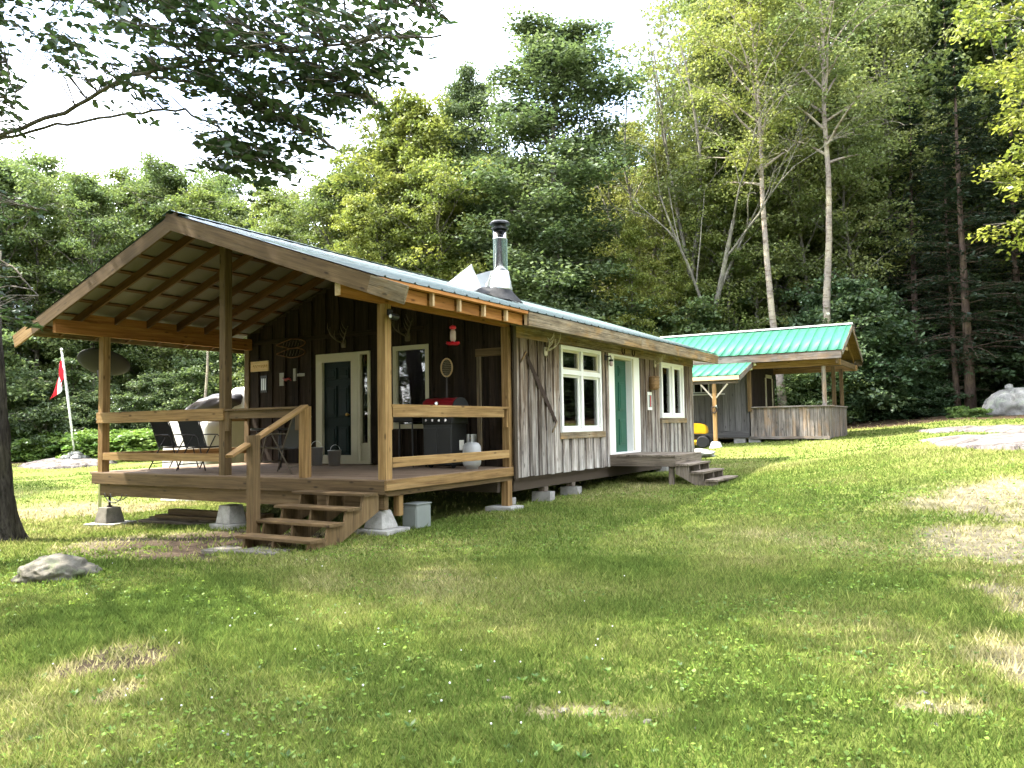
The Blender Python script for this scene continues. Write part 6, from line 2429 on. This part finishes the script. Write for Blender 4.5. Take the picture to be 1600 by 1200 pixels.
# understory along the forest edge
for k in range(150):
    az = math.radians(-72 + 84 * (k + rt.uniform(0, 1)) / 150)
    azd = math.degrees(az)
    e = float(np.interp(azd, [-90, -75, -64, -55, -45, -36, -20, -11, -7, 0, 12, 40], [60, 50, 44.5, 43, 42, 37, 34.5, 33.6, 33.2, 33.5, 33, 30]))
    kd = rt.choice(['sapling', 'shrub', 'sapling', 'sapling'])
    d = e + rt.uniform(1.4, 6.5)
    if -6.0 < azd < 4.5:
        d = e + rt.uniform(8, 14)
    elif kd == 'sapling':
        d += .8
    x, y = d * math.sin(az), d * math.cos(az)
    if kd == 'sapling':
        plant(kd, x, y, rt.uniform(2.6, 6.5), rt.uniform(.9, 1.3), 'leafy sapling in the undergrowth at the edge of the woods', 'sapling', 'saplings along the forest edge', (1, 1, 1) if azd < -10 else (.8, .9, 1))
    else:
        plant(kd, x, y, rt.uniform(1.2, 2.6), rt.uniform(.9, 1.4), 'low leafy shrub in the undergrowth at the edge of the woods', 'shrub', 'shrubs along the forest edge', (1, 1, 1) if azd < -10 else (.8, .9, 1))
for k in range(26):
    p = at_depth(rt.uniform(1305, 1465), 640, rt.uniform(33.6, 37.0))
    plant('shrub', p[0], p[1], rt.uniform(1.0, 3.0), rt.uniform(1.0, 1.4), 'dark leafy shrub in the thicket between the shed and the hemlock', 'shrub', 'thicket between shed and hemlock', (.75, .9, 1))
for k in range(12):
    p = at_depth(rt.uniform(1180, 1310), 640, rt.uniform(33.4, 36))
    plant('sapling', p[0], p[1], rt.uniform(2.5, 4.5), 1.2, 'leafy sapling behind the shed porch', 'sapling', 'saplings behind the shed porch', (1.0, 1.05, .9))
for k in range(34):
    px = rt.uniform(20, 300)
    p = at_depth(px, 640, rt.uniform(39.5, 42.5))
    plant('fern_shrub', p[0], p[1], rt.uniform(.7, 1.2), rt.uniform(1.2, 1.9), 'bright green fern clump at the edge of the lawn by the flagpole', 'fern', 'ferns by the flagpole', (1.1, 1.1, .9))
for k in range(5):
    p = at_depth(rt.uniform(1490, 1550), 640, rt.uniform(29.8, 31.2))
    plant('fern_shrub', p[0], p[1], rt.uniform(.25, .42), 1.0, 'tuft of leafy weeds growing beside the granite boulder', 'weed', 'weeds beside the boulder')
for k in range(16):
    p = at_depth(rt.uniform(1480, 1700), 640, rt.uniform(43, 52))
    plant('sapling', p[0], p[1], rt.uniform(4.5, 7.5), 1.25, 'shaded sapling far back between the hemlock trunks', 'sapling', 'saplings between the hemlocks', (.8, .9, 1))
# trees beyond the frame on the right (they show in the window glass)
for k, (x, y, h) in enumerate([(22, 15, 18), (20, 24, 17), (18, 32, 19), (26, 3, 18), (25, 22, 20), (12, 33, 17)]):
    plant(['maple_a', 'maple_b', 'maple_c'][k % 3], x, y, h, 1.1, 'maple on the far side of the lawn facing the cabin windows', 'tree', 'maples facing the cabin windows')
# unseen conifer row, added to keep sky light off the porch front
for k, (x, y, h) in enumerate([(-19, -3.5, 15), (-16, -6.5, 16), (-13, -9, 15), (-9.5, -11, 16), (-6, -9.5, 14), (-2.5, -11.5, 15), (1.5, -10.5, 14), (5, -13, 15), (-22, 0.5, 15)]):
    plant('hemlock_b', x, y, h, 1.35, 'unseen thick hemlock in the row added to darken the porch front', 'tree', 'unseen hemlocks added to shade the porch')

# unseen rest of the woods, set close and tall behind to darken the porch
for k in range(56):
    azd = 24 + (284 - 24) * (k + rt.uniform(.2, .8)) / 56
    az = math.radians(azd)
    d = rt.uniform(36, 46) if azd < 110 or azd > 235 else rt.uniform(17, 26)
    plant(rt.choice(['maple_a', 'maple_b', 'maple_c', 'hemlock_b']), d * math.sin(az), d * math.cos(az), rt.uniform(17, 22), rt.uniform(1.15, 1.4), 'unseen maple or hemlock placed round the clearing to block low sky light', 'tree', 'woods ringing the clearing')

# ---- the big trees at the left that shade the lawn
rng = np.random.default_rng(77)
p0 = on_z(-12, 845, -.1)
TX, TY = p0[0], p0[1]
big = thing('shade_tree', 'big dark rough-barked tree trunk at the corner of the lawn by the porch', 'tree', (TX, TY, G(TX, TY)))
bm = bmesh.new()
K = 72
prev = None
NR = 70
for i in range(NR):
    f = i / (NR - 1)
    z = -.3 + 13.0 * f ** 1.6
    r = .27 * (1 - .62 * f) + .26 * math.exp(-max(0, z + .1) * 2.6)
    ring = []
    for k in range(K):
        a = 2 * math.pi * k / K
        ca, sa = math.cos(a), math.sin(a)
        but = 1 + .20 * math.cos(4 * a + .6) * math.exp(-max(0, z + .1) * 2.2)
        rid = abs(mnoise.noise(Vector((ca * 7, sa * 7, z * 1.3)))) + .6 * abs(mnoise.noise(Vector((ca * 15 + 3, sa * 15, z * 2.6))))
        rr = r * but * (1 + .05 * mnoise.noise(Vector((ca * 2, sa * 2, z * .8)))) + .045 * (rid - .3)
        ring.append(bm.verts.new((TX + rr * ca - .10 * max(z - .6, 0) + .03 * math.sin(z), TY + rr * sa, G(TX, TY) + z)))
    if prev:
        for k in range(K):
            bm.faces.new((prev[k], prev[(k + 1) % K], ring[(k + 1) % K], ring[k]))
    prev = ring
bm.faces.new(prev)
obj('trunk', bm_mesh('trunk', bm, True), M['bark_rough'], big)


def high_crown(cx, cy, cz, R, Rz, nclump, per, leaf, seed):
    rg = np.random.default_rng(seed)
    d = rg.normal(size=(nclump, 3))
    d /= np.linalg.norm(d, axis=1, keepdims=True)
    rr = (.35 + .65 * rg.random(nclump) ** .5)[:, None]
    C = np.array([cx, cy, cz]) + d * rr * np.array([R, R, Rz])
    Rh = rg.uniform(.8, 1.3, nclump)
    return C, clump_leaves(C, Rh, Rh * .45, per, leaf, rg)


def crown_obj(name, arr, parent, mat, col):
    V, Fq, var, cl = arr
    o = obj(name, fast_mesh(name, V, Fq, {'var': var, 'cl': cl}), mat, parent)
    o.color = (*col, 1)
    return o


def limbs_to(C, base, parent, mat, r=.12, every=5):
    bm = bmesh.new()
    b = np.array(base)
    for c in C[::every]:
        h = b + np.array([0, 0, rng.uniform(-1.5, 2.5)])
        mid = h * .45 + c * .55 + np.array([0, 0, -.4])
        add_tube(bm, [tuple(h), tuple(mid), tuple(c)], [r * .6, r * .35, .012], 5, False)
    obj('branch', bm_mesh('branch', bm, True), mat, parent)


C, arr = high_crown(TX + .6, TY + 1.2, 14.0, 5.6, 4.4, 150, 75, .17, 5)
crown_obj('crown', arr, big, M['leaf'], (.055, .095, .02))
limbs_to(C, (TX - 1.0, TY, G(TX, TY) + 11.0), big, M['bark'])

# overhanging beech whose limbs enter the picture at the top left
q = at_depth(-420, 300, 11.0)
OX, OY = q[0], q[1]
ov = thing('overhanging_tree', 'overhanging beech branches with dark pointed leaves against the bright sky', 'tree', (OX, OY, G(OX, OY)))
bm = bmesh.new()
zz0 = G(OX, OY)
add_tube(bm, [(OX, OY, zz0 - .2), (OX + .03, OY, zz0 + 1), (OX - .05, OY + .05, zz0 + 4), (OX + .1, OY, zz0 + 8), (OX, OY + .1, zz0 + 12)], [.34, .25, .21, .16, .07], 14)
obj('trunk', bm_mesh('trunk', bm, True), M['bark_light'], ov)
C, arr = high_crown(OX + 2.4, OY + .6, 13.2, 5.4, 3.6, 130, 70, .17, 6)
crown_obj('crown', arr, ov, M['leaf'], (.055, .095, .02))
limbs_to(C, (OX + .1, OY, zz0 + 9.0), ov, M['bark_light'])
LIMBS = [[(-420, 300, 11.0), (-200, 280, 9.9), (-30, 225, 9.1), (100, 175, 8.6), (210, 115, 8.2), (330, 95, 7.9), (450, 80, 7.6), (580, 62, 7.3), (690, 55, 7.1)],
         [(-30, 225, 9.1), (90, 195, 8.7), (190, 180, 8.4), (290, 172, 8.1), (350, 205, 7.9), (400, 240, 7.75), (455, 275, 7.6)],
         [(-420, 60, 11.0), (-180, -120, 9.8), (60, -50, 8.8), (260, 0, 8.2), (400, 50, 7.8), (500, 105, 7.6), (590, 165, 7.4)],
         [(60, -50, 8.8), (240, -70, 8.2), (420, -50, 7.7), (560, -10, 7.3), (650, 10, 7.1), (700, 30, 7.0)],
         [(210, 115, 8.2), (310, 130, 8.0), (400, 165, 7.8), (480, 205, 7.6), (535, 238, 7.5)],
         [(-180, -120, 9.8), (-60, 0, 9.4), (10, 100, 9.1), (30, 190, 8.9)],
         [(-200, 280, 9.9), (-60, 300, 9.3), (30, 318, 8.9), (75, 330, 8.7)],
         [(-200, 280, 9.9), (-80, 350, 9.4), (-5, 390, 9.0), (30, 430, 8.8), (60, 462, 8.7)]]
LP = []
bm = bmesh.new()
for li, lim in enumerate(LIMBS):
    pts = [at_depth(*p) for p in lim]
    dense = []
    for a, b in zip(pts, pts[1:]):
        for k in range(6):
            dense.append(a + (b - a) * k / 6 + rng.normal(0, .012, 3))
    dense.append(pts[-1])
    n = len(dense)
    r_a = (.028 if li in (0, 2) else .014)
    add_tube(bm, [tuple(p) for p in dense], [r_a * (1 - .85 * i / n) + .004 for i in range(n)], 7, False)
    LP += [p for p in dense if True]
LP = np.array(LP)


def in_poly(x, y, poly):
    c = False
    n = len(poly)
    for i in range(n):
        x1, y1 = poly[i]
        x2, y2 = poly[(i + 1) % n]
        if (y1 > y) != (y2 > y) and x < (x2 - x1) * (y - y1) / (y2 - y1) + x1:
            c = not c
    return c


REG = [([(180, -70), (720, -70), (700, 45), (690, 85), (640, 95), (610, 120), (440, 120), (300, 70), (180, 75)], 330, (6.9, 8.6)),
       ([(300, 70), (440, 120), (650, 100), (600, 180), (560, 170), (540, 235), (500, 245), (455, 292), (400, 285), (345, 275), (335, 225), (390, 200), (300, 140)], 200, (7.2, 8.3)),
       ([(170, 75), (300, 70), (320, 160), (260, 185), (200, 200), (170, 150)], 34, (7.9, 8.8)),
       ([(-60, -70), (70, -70), (50, 60), (30, 130), (45, 215), (-60, 235)], 120, (8.6, 9.8)),
       ([(70, -70), (180, -70), (180, 60), (110, 130), (60, 90)], 50, (8.2, 9.2)),
       ([(-50, 300), (30, 305), (85, 322), (40, 345), (-50, 345)], 14, (8.5, 9.3)),
       ([(-50, 380), (10, 380), (40, 420), (20, 470), (-50, 480)], 16, (8.6, 9.3)),
       ([(36, 474), (64, 474), (62, 514), (42, 508)], 7, (8.6, 8.9))]
P, Nm, U, Ls, cl = [], [], [], [], []
right_v, up_v = np.array([CR[0], CR[1], 0]), np.array([0, 0, 1.0])
for poly, cnt, (d0, d1) in REG:
    xs_ = [p[0] for p in poly]
    ys_ = [p[1] for p in poly]
    done = 0
    while done < cnt:
        x, y = rng.uniform(min(xs_), max(xs_)), rng.uniform(min(ys_), max(ys_))
        if not in_poly(x, y, poly):
            continue
        done += 1
        tipp = at_depth(x, y, rng.uniform(d0, d1))
        j = np.argmin(((LP - tipp) ** 2).sum(1))
        start = LP[j]
        twig_d = right_v * rng.uniform(.4, 1.0) + np.array([CF[0], CF[1], 0]) * rng.normal(0, .5) - up_v * rng.uniform(.0, .45)
        twig_d /= np.linalg.norm(twig_d)
        ln = rng.uniform(.30, .50)
        base_ = tipp - twig_d * ln
        if np.linalg.norm(base_ - start) < 1.6:
            mid = (start + base_) / 2 + np.array([0, 0, .05])
            add_tube(bm, [tuple(start), tuple(mid), tuple(base_)], [.0075, .006, .0045], 4, False)
        add_tube(bm, [tuple(base_), tuple((base_ + tipp) / 2 + np.array([0, 0, .02])), tuple(tipp)], [.0045, .0035, .002], 4, False)
        nl = rng.integers(7, 11)
        sd_ = np.cross(twig_d, up_v)
        sd_ /= np.linalg.norm(sd_)
        c_ = rng.random()
        for k in range(nl):
            s = (k + .3) / nl
            q = base_ + twig_d * ln * s + np.array([0, 0, .02 * math.sin(math.pi * s)])
            sg_ = 1 if k % 2 else -1
            u = twig_d * .7 + sd_ * sg_ * .75 - up_v * rng.uniform(.1, .6) + rng.normal(0, .2, 3)
            if k == nl - 1:
                u = twig_d - up_v * .3
            u /= np.linalg.norm(u)
            L1 = rng.uniform(.085, .13)
            P.append(q + u * (L1 * .5 + .012))
            Nm.append(np.array([0, 0, 1.0]) + rng.normal(0, .45, 3))
            U.append(u)
            Ls.append(L1)
            cl.append(c_)
obj('branch', bm_mesh('overhang_branch', bm, True), M['bark'], ov)
P, Nm, U, Ls, cl = map(np.array, (P, Nm, U, Ls, cl))
# pointed oval leaves: two folded halves of three points each side
n = len(P)
Nn = Nm / np.linalg.norm(Nm, axis=1, keepdims=True)
u = U - Nn * (U * Nn).sum(1, keepdims=True)
u /= np.linalg.norm(u, axis=1, keepdims=True)
v = np.cross(Nn, u)
Lc = Ls[:, None]
Wc = Lc * .26
pts = [P - u * Lc * .5, P - u * Lc * .22 + v * Wc * .85 + Nn * Lc * .05, P + u * Lc * .10 + v * Wc * .95 + Nn * Lc * .05, P + u * Lc * .5 - Nn * Lc * .06,
       P + u * Lc * .10 - v * Wc * .95 + Nn * Lc * .05, P - u * Lc * .22 - v * Wc * .85 + Nn * Lc * .05]
V = np.stack(pts, 1).reshape(-1, 3)
b_ = np.arange(n)[:, None] * 6
Fq = np.concatenate([b_ + np.array([[0, 1, 2, 3]]), b_ + np.array([[0, 3, 4, 5]])])
var = np.repeat(rng.random(n), 6)
o = obj('leaves', fast_mesh('overhang_leaves', V, Fq, {'var': var, 'cl': np.repeat(cl, 6)}), M['leaf_near'], ov)
o['kind'] = 'stuff'
o.color = (.040, .070, .026, 1)
# one more tree behind the camera's left shoulder, casting shade
plant('maple_c', -13.5, -4.0, 17, 1.25, 'broad maple standing beyond the lawn opposite the porch stairs', 'tree', None)
plant('maple_a', -6.0, -6.0, 16, 1.2, 'round maple standing out on the open side of the lawn', 'tree', None)


# ------------------------------------------------------------------ grass
def grass_points(n, d0, d1, rng, az0=-76, az1=22, p=1.0):
    az = np.radians(rng.uniform(az0, az1, n))
    t = rng.random(n)
    d = (d0 ** (2 - p) + t * (d1 ** (2 - p) - d0 ** (2 - p))) ** (1 / (2 - p))
    return d * np.sin(az), d * np.cos(az), d


def keep_mask(x, y, rng):
    b = bare(x, y)
    k = rng.random(len(x)) > np.maximum(b * .85, soil(x, y) * .92)
    k &= rng.random(len(x)) > forest(x, y) * .93
    under = (x > -13.6) & (x < -7.5) & (y > 8.9) & (y < 21.5)
    k &= ~(under & (rng.random(len(x)) < .93))
    under2 = (x > -10.5) & (x < -4.5) & (y > 27.5) & (y < 31.2)
    k &= ~under2
    tr0 = np.hypot(x - TX, y - TY) < .45
    k &= ~tr0
    for q in ROCKS:
        k &= ~q(x, y)
    return k


def poly_mask(outline):
    O = np.array(outline)

    def f(x, y):
        c = np.zeros(len(x), bool)
        m = len(O)
        for i in range(m):
            x1, y1 = O[i]
            x2, y2 = O[(i + 1) % m]
            if y1 == y2:
                continue
            hit = ((y1 > y) != (y2 > y)) & (x < (x2 - x1) * (y - y1) / (y2 - y1) + x1)
            c ^= hit
        return c
    return f


ROCKS = [poly_mask(gpts([(1440, 689), (1480, 684), (1560, 682), (1680, 684), (1700, 704), (1600, 705), (1520, 702), (1465, 696)])),
         poly_mask(gpts([(1435, 674), (1500, 670), (1600, 669), (1690, 670), (1690, 676), (1600, 677), (1520, 674), (1450, 677)])),
         lambda x, y: ((x - FLAG[0] - .3) / 2.4) ** 2 + ((y - FLAG[1] + .5) / 1.9) ** 2 < 1]

rng = np.random.default_rng(101)
parts = []
for n, d0, d1, p in ((420000, 2.3, 9.0, .55), (280000, 8.0, 20.0, .8), (130000, 18.0, 46.0, .8)):
    x, y, d = grass_points(n, d0, d1, rng, p=p)
    k = keep_mask(x, y, rng)
    parts.append((x[k], y[k], d[k]))
x = np.concatenate([q[0] for q in parts])
y = np.concatenate([q[1] for q in parts])
d = np.concatenate([q[2] for q in parts])
n = len(x)
z = gz(x, y) + 0.05 * (fbm(x, y, 1.1, 3) - 0.5) - .004
patchy = .6 * fbm(x, y, .9, 12) + .55 * np.clip(fbm(x, y, 3.2, 14) * 2 - .55, 0, 1)
h = (.020 + .026 * rng.random(n)) * (.55 + .9 * patchy) * (1 + .012 * d)
tall = rng.random(n) < .05
h[tall] *= 1.9
w = (.0024 + .00075 * d) * (.7 + .6 * rng.random(n))
th = rng.random(n) * 2 * math.pi
ph = rng.random(n) * 2 * math.pi
ln_ = h * (.25 + .85 * rng.random(n))
bx0, by0 = np.cos(th) * w, np.sin(th) * w
V = np.empty((n, 3, 3), np.float32)
V[:, 0] = np.stack([x - bx0, y - by0, z - .004], 1)
V[:, 1] = np.stack([x + bx0, y + by0, z - .004], 1)
V[:, 2] = np.stack([x + np.cos(ph) * ln_, y + np.sin(ph) * ln_, z + h], 1)
dry = np.clip(fbm(x, y, .55, 21) * 1.5 - .38 + bare(x, y) * .6 + (rng.random(n) - .5) * .5, 0, 1)
gr_o = obj('grass', fast_mesh('grass', V.reshape(-1, 3), np.arange(n * 3).reshape(-1, 3), {'var': np.repeat(rng.random(n), 3), 'cl': np.repeat(dry, 3)}), None)


def grass_mat():
    m, t, o = new_mat('grass_blades')
    at = N(t, 'ShaderNodeAttribute', attribute_name='var')
    ac = N(t, 'ShaderNodeAttribute', attribute_name='cl')
    r = ramp(t, [(0.0, (.11, .165, .036)), (.40, (.185, .23, .056)), (.75, (.30, .295, .11)), (1.0, (.44, .39, .21))])
    t.links.new(ac.outputs['Fac'], r.inputs['Fac'])
    c = mixc(t, r.outputs['Color'], math_n(t, 'ADD', math_n(t, 'MULTIPLY', at.outputs['Fac'], .9), .55), 1.0, 'MULTIPLY')
    d = N(t, 'ShaderNodeBsdfDiffuse')
    tr = N(t, 'ShaderNodeBsdfTranslucent')
    t.links.new(c, d.inputs['Color'])
    t.links.new(c, tr.inputs['Color'])
    mx = N(t, 'ShaderNodeMixShader')
    mx.inputs[0].default_value = .4
    t.links.new(d.outputs[0], mx.inputs[1])
    t.links.new(tr.outputs[0], mx.inputs[2])
    t.links.new(mx.outputs[0], o.inputs['Surface'])
    return m


gr_o.data.materials.append(grass_mat())
tag(gr_o, 'short mown green lawn grass with drier yellow patches', 'grass', None, 'stuff')
# clover and broad weeds among the grass
x, y, d = grass_points(90000, 2.3, 16.0, rng, p=.6)
k = keep_mask(x, y, rng) & (fbm(x, y, .8, 33) + .22 * (rng.random(len(x)) - .5) > .56)
x, y, d = x[k], y[k], d[k]
n = len(x)
z = gz(x, y) + 0.05 * (fbm(x, y, 1.1, 3) - 0.5) + .010 + .022 * rng.random(n)
Nn = rng.normal(0, .35, (n, 3))
Nn[:, 2] += 1
s = (.011 + .0008 * d) * (.7 + .8 * rng.random(n))
V, Fq, var, cl = leaf_quads(np.stack([x, y, z], 1), Nn, s * 1.5, s * 1.35, rng, rng.random(n), rng.random(n))
c1 = obj('clover', fast_mesh('clover', V, Fq, {'var': var, 'cl': cl}), M['blade'])
c1.color = (.12, .20, .03, 1)
tag(c1, 'patches of small round clover leaves spread through the lawn', 'clover', None, 'stuff')
# plantain rosettes and loose leaves in the foreground
P, Nm, U, Ls = [], [], [], []
for k in range(210):
    if k < 130:
        px, py = rng.uniform(-40, 1640), 1200 - 260 * rng.random() ** 1.3
    else:
        px, py = rng.uniform(-40, 1640), rng.uniform(900, 1190)
    q = hit_ground(px, py, 12)
    m_ = rng.integers(4, 8)
    s = rng.uniform(.016, .04)
    for j in range(m_):
        a = j * 2 * math.pi / m_ + rng.normal(0, .3)
        dv = np.array([math.cos(a), math.sin(a), rng.uniform(.3, .9)])
        dv /= np.linalg.norm(dv)
        P.append(np.array([q[0], q[1], G(q[0], q[1]) + .012]) + dv * s * .6)
        U.append(dv)
        Nm.append(np.array([-math.cos(a) * .7, -math.sin(a) * .7, 1.0]) + rng.normal(0, .2, 3))
        Ls.append(s)
P, Nm, U, Ls = map(np.array, (P, Nm, U, Ls))
n = len(P)
V, Fq, var, cl = leaf_quads(P, Nm, Ls * 1.25, Ls * .62, rng, rng.random(n), rng.random(n), U, .12)
wd = obj('broadleaf_weeds', fast_mesh('weeds', V, Fq, {'var': var, 'cl': cl}), M['blade'])
wd.color = (.10, .18, .045, 1)
tag(wd, 'low broadleaf weeds scattered through the foreground lawn', 'weeds', None, 'stuff')
# small white clover heads
P = []
for k in range(45):
    q = hit_ground(rng.uniform(0, 1000), rng.uniform(850, 1150), 12)
    P.append((q[0], q[1], G(q[0], q[1])))
bm = bmesh.new()
for (x, y, z) in P:
    bmesh.ops.create_icosphere(bm, subdivisions=1, radius=rng.uniform(.005, .007), matrix=Matrix.Translation((x, y, z + rng.uniform(.03, .045))))
fo = obj('clover_flowers', bm_mesh('clover_flowers', bm), M['whitecloth'])
tag(fo, 'tiny white clover flower heads dotted over the lawn', 'flowers', None, 'stuff')
